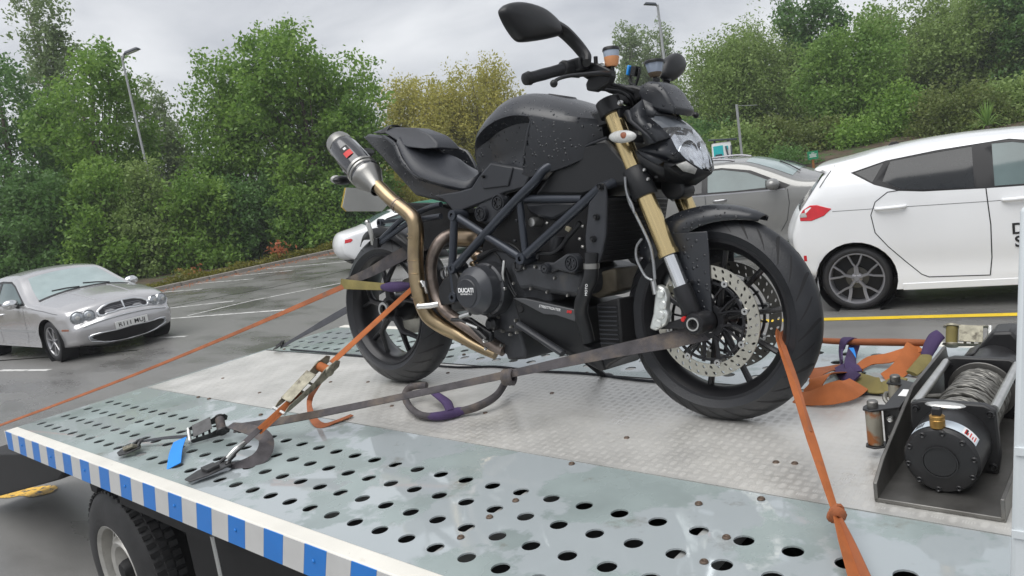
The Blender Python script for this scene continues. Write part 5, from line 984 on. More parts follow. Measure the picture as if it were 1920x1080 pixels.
def claw(parent, a, b, nrm, w=.05, mt=None):
    """flat hook at the end of a strap"""
    mt = mt or M['ratchet_d']; fr_ = rect_frame(a, b, nrm); a = Vector(a); L_ = (Vector(b)-a).length
    def P(x, y, z): return a+fr_ @ Vector((x, y, z))
    m = MB(); m.prism([P(0,-w*.25,.004), P(L_*.35,-w*.5,.006), P(L_*.9,-w*.5,.008), P(L_,-w*.2,.004), P(L_,w*.2,.004), P(L_*.9,w*.5,.008), P(L_*.35,w*.5,.006), P(0,w*.25,.004)], fr_ @ Vector((0,0,.006))); m.build('hook_plate', mt, parent, bevel=.002)
    m = MB(); m.box(P(L_*.55,0,.018), (L_*.3,w*.6,.010), fr_); m.build('hook_keeper', mt, parent, bevel=.002)
    m = MB(); m.tube(cr([P(L_*.85,-w*.3,.012), P(L_*1.0,-w*.2,.022), P(L_*1.15,0,.024), P(L_*1.0,w*.2,.022), P(L_*.85,w*.3,.012)], 4), .006, n=8); m.build('hook_ring', mt, parent)
def thing_at(p, name, label, cat, group=None): return root(name, p, label, cat, group)
# 1 front orange strap with a knot, from the front wheel to the near rail
A = BW((1.6673,-0.03,0.2417)); Kn = TW((1.9689,-0.573,0.05)); B_ = TW((2.1026,-0.8215,0)); t1 = thing_at(B_, 'ratchet_strap', 'orange strap knotted halfway from the front wheel to the near rail', 'strap', 'tie-down straps')
A0 = A+Vector((-.02,.05,.015)); m = MB(); m.strap(cr([A0, A, A.lerp(Kn, .33)+Vector((0,0,.006)), A.lerp(Kn, .66), Kn], 6), [.022,.020,.024,.026,.016], [(.9,-.3,.3),(.8,-.5,.3),(.75,-.6,.3),(.8,-.5,.4)]); o = m.build('webbing', M['web_orange'], t1)
m = MB(); m.strap(cr([A0+Vector((.02,0,0)), A+Vector((.007,0,.004)), A.lerp(Kn, .3)+Vector((.010,0,0)), A.lerp(Kn, .6)+Vector((.004,0,0))], 5), [.014,.016,.012,.006], (.6,-.75,.2)); m.build('webbing_fold', M['web_orange_d'], t1)
kd = (B_-Kn).normalized(); m = MB()
for k in range(3):
    ka = (kd+Vector(((.9,-.2,.5),(-.6,.7,.2),(.1,-.8,-.6))[k])*.75).normalized(); u_ = ka.orthogonal().normalized(); w_ = ka.cross(u_); m.tube([Kn+kd*(.005*(k-1))+(u_*math.cos(a)*1.15+w_*math.sin(a)*.85)*(.0115+.0015*math.sin(3*a+k)) for a in np.linspace(0, 2*math.pi, 18)[:-1]], .0085, n=6, closed=True, sq=.65)
m.build('knot', M['web_orange_d'], t1, smooth=60)
m = MB(); m.strap(cr([Kn, Kn.lerp(B_, .3), Kn.lerp(B_, .7), B_], 5), [.016,.034,.045,.05], [(.8,-.5,.35),(.7,-.6,.4)]); m.build('webbing_tail', M['web_orange'], t1)
m = MB(); s2 = Vector((.012,-.004,0)); m.strap(cr([Kn+s2*.3, Kn.lerp(B_, .3)+s2, Kn.lerp(B_, .7)+s2*1.6, B_+s2*2], 5), [.010,.016,.020,.024], [(.2,-.9,.3),(.3,-.9,.3)]); m.build('webbing_tail', M['web_orange_d'], t1)
# 2 orange strap from the rear wheel to the ratchet and claw on the near deck
A = BW((0.2194,-0.1,0.4056)); Rt = BW(Vector((-0.5028,-0.1,0.0047))); E0 = TW((0.1566,-0.9607,0.012)); 
def alongA(t): return A.lerp(E0, t)
t2 = thing_at(E0, 'ratchet_strap', 'orange strap with tan ratchet running from the rear wheel to a claw on the deck', 'strap', 'tie-down straps')
m = MB(); m.strap([alongA(t) for t in np.linspace(-.02, .45, 8)], .022, (.5,-.6,.6)); m.build('webbing', M['web_orange'], t2)
ratchet(t2, alongA(.71), alongA(.43), Vector((.3,-.5,.75)), w=.05)
m = MB(); m.strap([alongA(t)+Vector((0,0,-.008)) for t in np.linspace(.60, .80, 5)], .022, (.5,-.6,.6)); m.strap([alongA(t)+Vector((.006,0,.006)) for t in np.linspace(.62, .80, 5)], .012, (.9,-.3,.3)); m.build('webbing_end', M['web_orange'], t2)
m = MB(); m.strap([alongA(t) for t in np.linspace(.79, .91, 5)], .020, (.5,-.6,.6)); m.build('claw_webbing', M['web_grey'], t2)
m = MB(); m.tube(cr([alongA(.86), alongA(.89)+Vector((.01,-.01,.005)), alongA(.93)], 4), .008, n=8); m.build('claw_neck', M['alu'], t2)
claw(t2, TW((0.1334,-1.0271,0.006)), TW((0.139,-0.8832,0.01)), (0,0,1), w=.08)
# loose orange tail below the ratchet
m = MB(); tl_ = [alongA(.50)+Vector((.01,0,-.01)), TW((-0.1189,-0.3874,0.05)), TW((-0.0144,-0.4625,0.02)), TW((0.1153,-0.5139,0.006)), TW((0.1469,-0.4649,0.006)), TW((0.1626,-0.4021,0.01))]; m.strap(cr(tl_, 6), [.022,.022,.026,.03,.03,.028], [(.7,-.7,.1),(.7,-.7,.1),(.5,-.5,.7),(0,0,1),(0,0,1)]); m.build('webbing_tail', M['web_orange_d'], t2)
# 3 grey sling strap along the near side, to a dark ratchet
A = BW((1.3754,-0.09,0.246)); C_ = TW((-0.1128,-0.722,0.045)); CH = A.lerp(C_, .325)+Vector((0,0,-.006)); t3 = thing_at(C_, 'ratchet_strap', 'grey strap from the front wheel to the black ratchet with a blue tag', 'strap', 'tie-down straps')
pts = [A+Vector((.10,.03,.02)), A, A.lerp(C_, .12), A.lerp(C_, .30)+Vector((0,0,-.004)), A.lerp(C_, .45)+Vector((0,0,-.006)), A.lerp(C_, .62)+Vector((0,0,-.008)), A.lerp(C_, .82)+Vector((0,0,-.008)), C_]
m = MB(); m.strap(cr(pts, 6), [.050,.050,.038,.025,.023,.023,.028,.034], [(.5,-.75,.4),(.45,-.75,.45),(.4,-.7,.6),(.4,-.6,.7)], th=.005); m.build('webbing', M['web_grey'], t3)
# dark ratchet
RA, RB = TW((-0.2882,-0.8202,0.03)), TW((-0.2119,-0.6898,0.045)); ratchet(t3, RA, RB, Vector((.35,-.5,.8)), w=.060, mt=M['ratchet_d'], spool=M['web_grey'])
m = MB(); lp = [TW((-0.1552,-0.7149,0.05)), TW((-0.0252,-0.7218,0.055)), TW((0.1,-0.7325,0.05)), TW((0.1644,-0.7579,0.035)), TW((0.2157,-0.8118,0.02)), TW((0.1863,-0.8522,0.008)), TW((0.1389,-0.8874,0.008))]; m.strap(cr(lp, 6), [.03,.04,.045,.05,.05,.045,.03], [(.1,-.3,.9),(.4,-.5,.7),(.9,-.3,.2),(.8,-.6,.1),(.2,-.6,.8),(0,0,1)], th=.003); m.build('webbing_tail', M['web_grey'], t3)
m = MB(); m.strap(cr([RA, RA.lerp(TW((-0.4913,-0.9157,0.02)), .5)+Vector((0,0,.004)), TW((-0.5089,-0.9326,0.02))], 4), [.02,.018,.012], (.1,-.2,1)); m.build('claw_webbing', M['web_dark'], t3); claw(t3, TW((-0.4539,-1.0122,0.006)), TW((-0.4352,-0.9362,0.014)), (0,0,1), w=.09)
m = MB(); m.tube([TW((-0.4311,-0.9966,0.03)), TW((-0.4135,-0.9716,0.035)), TW((-0.4184,-0.9458,0.02))], .009, n=8); m.build('hook_bar', M['ratchet'], t3)
m = MB(); bt = [TW((-0.2831,-0.8513,0.03)), TW((-0.2003,-0.9079,0.02)), TW((-0.0864,-0.9714,0.005))]; m.strap(cr(bt, 4), .050, (.2,-.4,.9), th=.002); m.build('tag', M['web_blue'], t3)
# 4 choked round sling hanging on the grey strap
sl = [(0.5551,0.0704,0.075), (0.6344,-0.0456,0.06), (0.6805,-0.1536,0.045), (0.6577,-0.2297,0.03), (0.6043,-0.2713,0.02), (0.5663,-0.3256,0.02), (0.4837,-0.3384,0.02), (0.3841,-0.3036,0.03), (0.3008,-0.2482,0.045), (0.2773,-0.1969,0.06), (0.3564,-0.1834,0.07)]
t4 = thing_at(TW(sl[4]), 'round_sling', 'grey round sling with purple sleeve looped round the grey strap', 'sling'); P_ = cr([CH]+[TW(p) for p in sl[1:]], 6)
m = MB(); m.tube(P_, [.016,.017,.016,.017,.016,.015,.016,.015,.015,.014,.012], n=10, sq=.8); m.build('sling', M['web_grey'], t4, smooth=60)
m = MB()
for k in range(3): 
    c_ = CH+Vector((.010*(k-1),.004*(k-1),0)); ax_ = Vector((.9,.25,.1)).normalized(); u_ = ax_.orthogonal().normalized(); w_ = ax_.cross(u_); m.tube([c_+(u_*math.cos(a)+w_*math.sin(a))*.020+Vector((0,0,-.008)) for a in np.linspace(0, 6.283, 17)[:-1]], .008, n=6, closed=True)
m.build('choke_loop', M['web_grey'], t4, smooth=60)
m = MB(); P2 = P_[22:34]; m.tube([p+Vector((0,0,.001)) for p in P2], [.014,.020,.0205,.019,.018,.015], n=10, sq=.85); m.tube(cr([TW(p) for p in ((0.5973,-0.3014,0.03), (0.5309,-0.2526,0.04), (0.4586,-0.2237,0.05), (0.3879,-0.1942,0.055))], 4), [.016,.018,.015,.013], n=10, sq=.6); m.build('sleeve', M['web_purple'], t4, smooth=60)
# 5 slings on the rear wheel
t5 = thing_at(BW((-.2,-.1,.33)), 'wheel_sling', 'olive and purple sling round the rear tyre', 'sling', None)
m = MB(); m.strap(cr([BW(p) for p in ((-0.2424,-0.11,0.4345), (-0.0882,-0.11,0.4255), (0.039,-0.11,0.4194), (0.1023,-0.105,0.416))], 4), [.045,.036,.030,.032], (.35,-.9,.2), th=.006); m.build('olive_band', M['web_olive'], t5)
m = MB(); m.tube(cr([BW(p) for p in ((0.0428,-0.105,0.4167), (0.1018,-0.11,0.4165), (0.1605,-0.105,0.4174), (0.2025,-0.09,0.4197))], 4), [.013,.021,.021,.010], n=10, sq=1.0); m.build('sleeve', M['web_purple'], t5, smooth=60)
t5b = thing_at(BW((-.1,-.1,.4)), 'wheel_sling', 'dark grey sling crossing the upper part of the rear wheel', 'sling', None)
m = MB(); m.strap(cr([BW(p) for p in ((-0.2185,-0.098,0.4424), (-0.0572,-0.1,0.4758), (0.0927,-0.1,0.5199), (0.2017,-0.08,0.5572), (0.2502,-0.03,0.5817))], 4), [.028,.040,.050,.052,.05], (.35,-.9,.2), th=.004); m.build('webbing', M['web_grey'], t5b)
t6 = thing_at(TW((-2.1,-1.1,-.1)), 'ratchet_strap', 'long thin orange strap running off the rear of the bed to the left', 'strap', 'tie-down straps')
A = BW((-0.2198,-0.11,0.4249)); B_ = TW((-1.86,-1.1751,-0.0301)); m = MB(); m.strap([A.lerp(B_, t)+Vector((0,0,-.02*math.sin(t*math.pi))) for t in np.linspace(0, 1, 14)], [.026,.018,.015,.015,.015], [(.35,-.8,.5),(.2,-.5,.8)]); m.build('webbing', M['web_orange_d'], t6)
# 6 dark strap to the far rear corner
t7 = thing_at(TW((-1.4751,0.2684,0)), 'ratchet_strap', 'dark grey strap hooked to the far rear corner of the bed', 'strap', 'tie-down straps'); B_ = TW((-1.426,0.2407,0.01)); A = BW((-0.2111,0.1,0.3949)); m = MB(); m.strap([A.lerp(B_, t) for t in np.linspace(0, .93, 8)], [.036,.040,.046,.024,.02], (.4,-.7,.55)); m.build('webbing', M['web_dark'], t7); claw(t7, B_, A.lerp(B_, .90), (0,0,1), w=.035)
# 7 loose straps heaped beyond the front wheel
t8 = thing_at(TW((1.7881,0.3873,0.12)), 'rolled_strap', 'taut orange strap rolled like a rope behind the front wheel', 'strap', 'tie-down straps')
def Yt(pts, Y): return pts
rp_ = [TW(p) for p in [(1.4966,0.62,0.0678), (1.5556,0.62,0.0597), (1.666,0.62,0.0589), (1.7668,0.62,0.0615), (1.8552,0.62,0.0628), (1.8908,0.62,0.0632)]]; m = MB(); m.tube(cr(rp_, 4), [.009,.0105,.012,.013,.012,.010], n=10); m.build('webbing', M['web_orange_d'], t8, smooth=60)
t9 = thing_at(TW((1.6448,0.5945,0)), 'loop_sling', 'purple and olive loop sling hanging from the rolled orange strap', 'sling')
m = MB(); m.strap(cr([TW(p) for p in ((1.6558,0.4661,0.02), (1.6177,0.585,0.0278), (1.6244,0.6,0.0653), (1.6374,0.625,0.0706), (1.6478,0.64,0.055), (1.6495,0.6,0.0292), (1.6937,0.4412,0.04), (1.7192,0.3886,0.025))], 5), [.045,.036,.034,.034,.034,.036,.042,.045], [(-.8,-.6,.1),(-.7,-.6,.2),(-.2,-.5,.8),(0,.3,1),(.6,-.6,.3),(.5,-.7,.3),(.2,-.7,.6)], th=.005); m.strap(cr([TW(p) for p in ((1.6524,0.4589,0.022), (1.7034,0.3565,0.03), (1.7448,0.3149,0.03))], 4), [.045,.05,.04], (0,-.6,.7), th=.005); m.build('sleeve', M['web_purple'], t9, smooth=60)
m = MB(); m.strap(cr([TW(p) for p in ((1.7183,0.3532,0.02), (1.7555,0.3241,0.02), (1.8021,0.2831,0.025), (1.8346,0.3,0.02), (1.8452,0.4052,0.012))], 5), [.05,.062,.062,.05,.04], [(0,-.5,.8),(0,-.5,.8),(.1,-.4,.9)], th=.005); m.build('olive_band', M['web_olive'], t9, smooth=60)
m = MB(); m.strap(cr([TW(p) for p in ((1.6464,0.598,0.0427), (1.6601,0.57,0.0254), (1.6652,0.545,0.0115))], 3), .018, (.5,-.8,.3), th=.003); m.build('tag', M['web_blue'], t9)
t10 = thing_at(TW((1.6685,0.3296,0)), 'loose_strap', 'heap of loose orange webbing on the deck behind the front wheel', 'strap', 'tie-down straps'); m = MB()
m.strap(cr([TW(p) for p in ((1.6169,0.1677,0.01), (1.6642,0.1502,0.02), (1.721,0.1534,0.035), (1.7608,0.1931,0.04), (1.7646,0.271,0.03))], 5), [.05,.06,.07,.07,.06], [(0,-.4,.9),(.2,-.5,.8),(.2,-.7,.6),(.3,-.7,.6)]); m.build('webbing', M['web_orange'], t10)
m = MB(); m.strap(cr([TW(p) for p in ((1.6258,0.2048,0.01), (1.6571,0.1956,0.035), (1.6703,0.217,0.06), (1.6789,0.2877,0.05), (1.6863,0.398,0.02))], 5), [.03,.045,.06,.05,.04], [(-.3,-.7,.6),(-.3,-.7,.5),(-.1,-.6,.8)]); m.build('webbing_loop', M['web_orange'], t10)
m = MB(); m.strap(cr([TW(p) for p in ((1.593,0.3426,0.015), (1.617,0.3786,0.03), (1.6444,0.4695,0.012), (1.7131,0.4955,0.008))], 5), [.05,.05,.04,.03], (0,-.4,.9)); m.build('webbing_loop', M['web_orange_d'], t10)
m = MB(); m.strap(cr([TW(p) for p in ((1.7007,0.4866,0.01), (1.7241,0.5409,0.02), (1.7764,0.5441,0.03), (1.814,0.5725,0.04), (1.8569,0.6085,0.05))], 5), [.03,.045,.05,.045,.04], (0,-.4,.9)); m.build('webbing_loop', M['web_orange'], t10)
m = MB(); m.strap(cr([TW(p) for p in ((1.8412,0.6,0.0559), (1.8411,0.55,0.0436), (1.8377,0.5,0.0299), (1.8242,0.45,0.0164), (1.7921,0.42,0.0058))], 5), [.05,.055,.055,.05,.03], [(.5,-.7,.4),(.4,-.7,.5),(.2,-.5,.8)]); m.build('webbing_loop', M['web_orange'], t10)
t11 = thing_at(TW((1.8967,0.5561,0)), 'loop_sling', 'purple and olive sling beside the tan ratchet at the far rail', 'sling'); m = MB()
m.tube(cr([TW(p) for p in ((1.9132,0.63,0.0909), (1.8999,0.615,0.0804), (1.892,0.58,0.0615), (1.8848,0.55,0.0396))], 5), [.018,.022,.021,.016], n=10, sq=.5, up=(.1,-.8,.5)); m.build('sleeve', M['web_purple'], t11, smooth=60)
m = MB(); m.tube(cr([TW(p) for p in ((1.886,0.55,0.0408), (1.8841,0.4947,0.03), (1.8664,0.4469,0.014))], 5), [.017,.023,.018], n=10, sq=.4, up=(.1,-.6,.7)); m.build('olive_band', M['web_olive'], t11, smooth=60)
RA, RB = TW((2.0472,0.66,0.0804)), TW((1.9117,0.66,0.0766)); t12 = thing_at(RB, 'ratchet', 'weathered tan ratchet lying on the far rail behind the winch', 'ratchet'); ratchet(t12, RA, RB, Vector((.3,-.75,.5)), w=.055, spool=M['web_olive'])
# 8 thin black cable lying along the far seam
t13 = thing_at(TW((0.4733,0.3007,0)), 'black_cable', 'thin black cable lying along the deck behind the motorcycle', 'cable'); m = MB(); m.tube(cr([TW(p) for p in [(-1.3363,0.2897,0.006), (-0.591,0.2675,0.006), (0.0389,0.2084,0.006), (0.3024,0.257,0.006), (0.5246,0.2391,0.006), (0.7792,0.2542,0.006), (1.0225,0.2263,0.006), (1.302,0.2281,0.006), (1.5741,0.2208,0.006), (1.7544,0.2495,0.006), (1.8607,0.2901,0.006)]], 5), .005, n=7); m.build('cable', M['web_dark'], t13)
setspace(Matrix.Identity(4))

# ================================================================ cars
M['glass_dark'] = mat('tinted car glass', (.012,.014,.016), .06, var=.1, spec=.6)
M['glass_car'] = mat('car window glass', (.10,.14,.14), .05, var=.25, vs=1.5, spec=.7)
M['glass_pale'] = mat('pale windscreen glass', (.30,.37,.37), .08, var=.15, vs=2, spec=.7)  # paler base colour than the other car glass
M['trim'] = mat('black car trim', (.012,.012,.013), .4, var=.1)
M['gap'] = mat('panel gap shadow', (.02,.02,.022), .7, var=.1)
M['car_tyre'] = mat('car tyre', (.020,.020,.022), .6, var=.2, vs=9, bump=.2, bs=80)
M['car_white'] = mat('white car paint', (.80,.81,.82), .22, coat=.6, var=.015, vs=2)
M['car_silver'] = mat('silver metallic paint', (.50,.495,.50), .25, metal=.55, coat=.7, var=.03, vs=3)
M['car_grey'] = mat('warm grey metallic paint', (.25,.25,.24), .26, metal=.4, coat=.7, var=.03, vs=3)
M['alloy_dark'] = mat('dark grey alloy', (.30,.30,.32), .33, metal=.6, var=.1)
M['alloy'] = mat('silver alloy', (.42,.42,.43), .3, metal=.8, var=.1)
M['red_lamp'] = mat('red lamp lens', (.60,.015,.025), .12, coat=.5, var=.12, vs=14)
M['head_lamp'] = mat('headlamp glass', (.36,.38,.40), .07, metal=.5, var=.3, vs=22)
M['mesh_dark'] = mat('dark grille mesh', (.06,.06,.065), .4, metal=.6, var=.3, vs=120)
M['plate_w'] = mat('white number plate', (.72,.72,.70), .35, var=.02)
def pinp(x, z, poly):
    c = False; n = len(poly)
    for i in range(n):
        x1, z1 = poly[i]; x2, z2 = poly[(i+1) % n]
        if (z1 > z) != (z2 > z) and x < (x2-x1)*(z-z1)/(z2-z1)+x1: c = not c
    return c
class Car:
    def __init__(s, name, label, cat, pos, head, spec, paint_):
        setspace(Matrix.Identity(4)); s.root = root(name, (pos[0], pos[1], GROUND), label, cat, spec.get('group'), rz=head)
        setspace(W[s.root]); s.sp = spec; s.paint = paint_
        k = [Vector((p[0], p[1], p[2] if len(p) > 2 else .03)) for p in spec['sil']]; s.n = 6; s.S = cr(k, s.n); s.body()
    def W2(s, x): a = s.sp['plan']; return float(np.interp(x, [p[0] for p in a], [p[1] for p in a]))
    def belt(s, x): a = s.sp['belt']; return float(np.interp(x, [p[0] for p in a], [p[1] for p in a]))
    def raw(s, x, z):
        b = s.belt(x); w = s.W2(x)
        if z > b: return w-.02-(z-b)*s.sp.get('tumble', .42)-.10*(z-b)**2
        u = (b-z)/b; wl = s.sp.get('crease', .30); y = w-.02*(1-u)**6
        y -= .018*math.exp(-((u-.62)/.12)**2)*1.0+.06*max(0, u-.72)**1.2*2
        return y
    def sd(s, x, z):
        A = s._arr; d = np.hypot(A[:, 0]-x, A[:, 1]-z); return float(d.min())
    def y(s, x, z, off=0):
        r = s.sp.get('round', .07); d = s.sd(x, z); w = s.raw(x, z)
        if d < r: w -= (r-math.sqrt(max(0, r*r-(r-d)**2)))*s.sp.get('rk', 1.0)
        return w+off
    def body(s):
        sp = s.sp; sil = [(p.x, p.y) for p in s.S]
        # dense copy of the upper outline for the distance to the edge
        dd = []
        for a, b in zip(sil[:-1], sil[1:]):
            for t in np.linspace(0, 1, 5)[:-1]: dd.append((a[0]+(b[0]-a[0])*t, a[1]+(b[1]-a[1])*t))
        s._arr = np.array(dd+[sil[-1]])
        # lower outline with wheel arches
        low = []; zs = sp['sill']; ar = sp['arch']; f = sil[-1]; r0 = sil[0]
        for cx in (sp['wb'], 0):
            zc = sp['R']; a0 = math.asin(max(-1, (zs-zc)/ar)); low += [(cx+ar*math.cos(a), zc+ar*math.sin(a)) for a in np.linspace(a0, math.pi-a0, 19)]
        loop = sil+low; loops = [loop]; wins = sp.get('windows', []); trims = sp.get('trims', [])
        V2 = [Vector(p) for p in loop]; E2 = [(i, (i+1) % len(loop)) for i in range(len(loop))]
        def addloop(poly):
            b = len(V2); q = []
            for i in range(len(poly)):
                a_, b_ = poly[i], poly[(i+1) % len(poly)]; n_ = max(1, int(math.hypot(b_[0]-a_[0], b_[1]-a_[1])/.10)); q += [(a_[0]+(b_[0]-a_[0])*k/n_, a_[1]+(b_[1]-a_[1])*k/n_) for k in range(n_)]
            V2.extend(Vector(p) for p in q); E2.extend((b+i, b+(i+1) % len(q)) for i in range(len(q)))
        for w in wins+trims: addloop(w)
        for off in (.012, .03, .06, .10):   # rows of points that carry the rounded shoulder
            for i in range(0, len(sil), 1):
                a, b = Vector(sil[max(i-1, 0)]), Vector(sil[min(i+1, len(sil)-1)]); t = (b-a).normalized(); n_ = Vector((t.y, -t.x)); p = Vector(sil[i])+n_*off
                if pinp(p.x, p.y, loop) and s.sd(p.x, p.y) > off*.85: V2.append(p)
        xs = [p[0] for p in loop]; zz = [p[1] for p in loop]
        for x in np.arange(min(xs), max(xs), .09):
            for z in np.arange(min(zz), max(zz), .065):
                if pinp(x, z, loop) and s.sd(x, z) > .12: V2.append(Vector((x, z)))
        vo, eo, fo, _, _, _ = delaunay_2d_cdt(V2, E2, [], 0, 1e-5)
        reg = {}
        for fc in fo:
            c = sum((vo[i] for i in fc), Vector((0, 0)))/len(fc)
            if not pinp(c.x, c.y, loop): continue
            key = 'body'
            for i, w in enumerate(trims):
                if pinp(c.x, c.y, w): key = 't%d' % i
            for i, w in enumerate(wins):
                if pinp(c.x, c.y, w): key = 'w%d' % i
            reg.setdefault(key, []).append(fc)
        ys = [s.y(v.x, v.y) for v in vo]
        def sheet(m, faces, sg, off):
            idx = {}; vs = []; fs = []
            for fc in faces:
                ff = []
                for i in fc:
                    if i not in idx: idx[i] = len(vs); vs.append((vo[i].x, sg*(ys[i]+off), vo[i].y))
                    ff.append(idx[i])
                fs.append(tuple(ff))
            m.add(vs, fs)
        bm_ = MB()
        for sg in (-1, 1): sheet(bm_, reg['body'], sg, 0)
        # skin across the top, nose and tail
        NT = 14; rings = []; s.we = [s.y(p.x, p.y) for p in s.S]
        for i, p in enumerate(s.S): rings.append([s.top(i, t) for t in np.linspace(-1, 1, NT+1)])
        bm_.loft(rings, caps=False, closed=False)
        me_ = bm_; o = MB(); o.v, o.f, o.mi = bm_.v, bm_.f, bm_.mi
        b = o.build('body', s.paint, s.root, smooth=40); bmx = bmesh.new(); bmx.from_mesh(b.data); bmesh.ops.remove_doubles(bmx, verts=bmx.verts, dist=.0008); bmesh.ops.recalc_face_normals(bmx, faces=bmx.faces); bmx.to_mesh(b.data); bmx.free(); b.data.shade_smooth(); b.data.set_sharp_from_angle(angle=R(40)); s.bodyo = b
        for key, fcs in reg.items():
            if key == 'body': continue
            for sg in (-1, 1):
                m = MB(); sheet(m, fcs, sg, -.006 if key[0] == 't' else -.010); k = int(key[1:])
                if key[0] == 't': m.build('window_trim', M['trim'], s.root, smooth=60)
                else: m.build('side_window', M[sp.get('glass', 'glass_dark') if not sp.get('glasses') else sp['glasses'][k]], s.root, smooth=60)
        # dark floor and wheel wells so that nothing shows through the arches
        m = MB(); xa, xb = min(xs)+.15, max(xs)-.15; m.box(((xa+xb)/2, 0, zs+.05), (xb-xa, s.W2(1)*2-.42, .06)); m.build('floor_pan', M['trim'], s.root)
        for cx in (0, sp['wb']):
            for sg in (-1, 1):
                m = MB(); m.lathe([(sp['arch']+.002, -.28), (sp['arch']+.002, -.012)], (cx, sg*s.W2(cx), sp['R']), (0, sg, 0), n=24, a0=0, a1=2*math.pi); m.lathe([(0,-.28),(sp['arch'],-.28)], (cx, sg*s.W2(cx), sp['R']), (0, sg, 0), n=24); m.build('wheel_well', M['trim'], s.root)
    def fr(s, i):
        i = max(0, min(len(s.S)-1, i)); i0 = int(i); i1 = min(i0+1, len(s.S)-1); f = i-i0; p = s.S[i0].lerp(s.S[i1], f); a, b = s.S[max(i0-1, 0)], s.S[min(i1+1, len(s.S)-1)]; t = Vector((b.x-a.x, b.y-a.y)).normalized(); return p, Vector((-t.y, t.x)), s.we[i0]*(1-f)+s.we[i1]*f
    def top(s, i, t, off=0):
        """point on the skin: i along the outline, t across from -1 (right) to 1 (left)"""
        p, n, we = s.fr(i); c = p.z*(1-abs(t)**2.2)+off; return Vector((p.x+n.x*c, t*we, p.y+n.y*c))
    def patch(s, name, i0, i1, t0, t1, mt, off=.003, ni=8, nt=10, parent=None, tap=0):
        m = MB(); rings = []
        for a in np.linspace(0, 1, ni+1):
            k = 1-tap*a; rings.append([s.top((i0+(i1-i0)*a)*s.n, (t0+(t1-t0)*b)*k, off) for b in np.linspace(0, 1, nt+1)])
        m.loft(rings, caps=False, closed=False); return m.build(name, mt, parent or s.root, smooth=60)
    def line(s, name, pts, w=.006, mt=None, side=-1, parent=None):
        """a narrow seam lying on the flank"""
        P = []
        for a, b in zip(pts[:-1], pts[1:]):
            n_ = max(2, int(math.hypot(b[0]-a[0], b[1]-a[1])/.05)); P += [(a[0]+(b[0]-a[0])*k/n_, a[1]+(b[1]-a[1])*k/n_) for k in range(n_)]
        P.append(pts[-1]); vs = []
        for i, p in enumerate(P):
            a, b = P[max(i-1, 0)], P[min(i+1, len(P)-1)]; t = Vector((b[0]-a[0], b[1]-a[1])).normalized(); n_ = Vector((-t.y, t.x))*w/2
            for sg in (1, -1): x, z = p[0]+n_.x*sg, p[1]+n_.y*sg; vs.append((x, side*(s.y(x, z)+.0015), z))
        m = MB(); m.add(vs, [(2*i, 2*i+1, 2*i+3, 2*i+2) for i in range(len(P)-1)]); return m.build(name, mt or M['gap'], parent or s.root, smooth=0)
    def blob(s, name, poly, th, mt, side=-1, bevel=.01, parent=None, inset=.004):
        P = [Vector((x, side*(s.y(x, z)-inset), z)) for x, z in poly]; m = MB(); m.prism(P, (0, side*th, 0)); return m.build(name, mt, parent or s.root, bevel=bevel, seg=3)
    def handle(s, x, z, L_=.2, mt=None, side=-1):
        m = MB(); y_ = side*(s.y(x, z)); m.tube(cr([(x-L_/2, y_-side*.005, z), (x-L_/2+.03, y_+side*.028, z), (x, y_+side*.034, z), (x+L_/2-.03, y_+side*.028, z), (x+L_/2, y_-side*.005, z)], 4), [.012,.016,.017,.016,.012], n=8, sq=1.1); return m.build('door_handle', mt or s.paint, s.root, smooth=60)
    def wheel(s, x, side, spokes, mt, Rw=None, rimR=None, style='Y'):
        Rw = Rw or s.sp['R']; rimR = rimR or s.sp['rim']; yf = side*(s.W2(x)-.035); ax_ = (0, side, 0); c = (x, yf, Rw)
        m = MB(); m.lathe([(rimR+.006,-.004),(rimR+.002,.0),(rimR-.008,-.002),(rimR-.014,-.012),(rimR-.02,-.05),(rimR-.02,-.19)], c, ax_, n=40); w = m.build('wheel', mt, s.root)
        m = MB(); m.lathe([(rimR,-.006),(rimR+.012,.004),(rimR+(Rw-rimR)*.5,.006),(Rw-.018,-.006),(Rw-.004,-.026),(Rw,-.06),(Rw,-.17),(Rw-.02,-.20),(rimR,-.2)], c, ax_, n=48); m.build('tyre', M['car_tyre'], w, smooth=50)
        m = MB(); m.lathe([(0,-.10),(rimR-.02,-.10)], c, ax_, n=32); m.build('brake_plate', M['trim'], w)
        m = MB(); m.lathe([(.05,-.075),(.105,-.075),(.105,-.085),(.05,-.085)], c, ax_, n=32, closed=True); m.build('brake_disc', M['disc_dark'], w)
        for k in range(spokes):
            a = 2*math.pi*(k+.25)/spokes; m = MB()
            def q(r, aa, d): return Vector((x+r*math.cos(aa), yf+side*d, Rw+r*math.sin(aa)))
            if style == 'Y':
                m.tube([q(.03, a, -.035), q(rimR*.48, a, -.03)], [.026,.022], n=6, sq=.7)
                for sg in (-1, 1): m.tube([q(rimR*.42, a, -.03), q(rimR*.62, a+sg*.20, -.026), q(rimR-.006, a+sg*.27, -.018)], [.018,.016,.018], n=6, sq=.7)
            else: m.tube([q(.03, a, -.03), q(rimR*.5, a, -.022), q(rimR-.006, a, -.014)], [.020,.017,.017], n=6, sq=.7)
            m.build('spoke', mt, w, smooth=60)
        m = MB(); m.lathe([(0,-.018),(.026,-.018),(.032,-.024),(.05,-.03),(.055,-.06)], c, ax_, n=20); m.build('wheel_centre', M['alloy_dark'], w)
        for k in range(5):
            a = k*2*math.pi/5+.3; m = MB(); m.lathe([(0,-.02),(.008,-.02),(.009,-.04)], (x+.045*math.cos(a), yf, Rw+.045*math.sin(a)), ax_, n=6); m.build('wheel_bolt', M['alloy'], w)
        return w
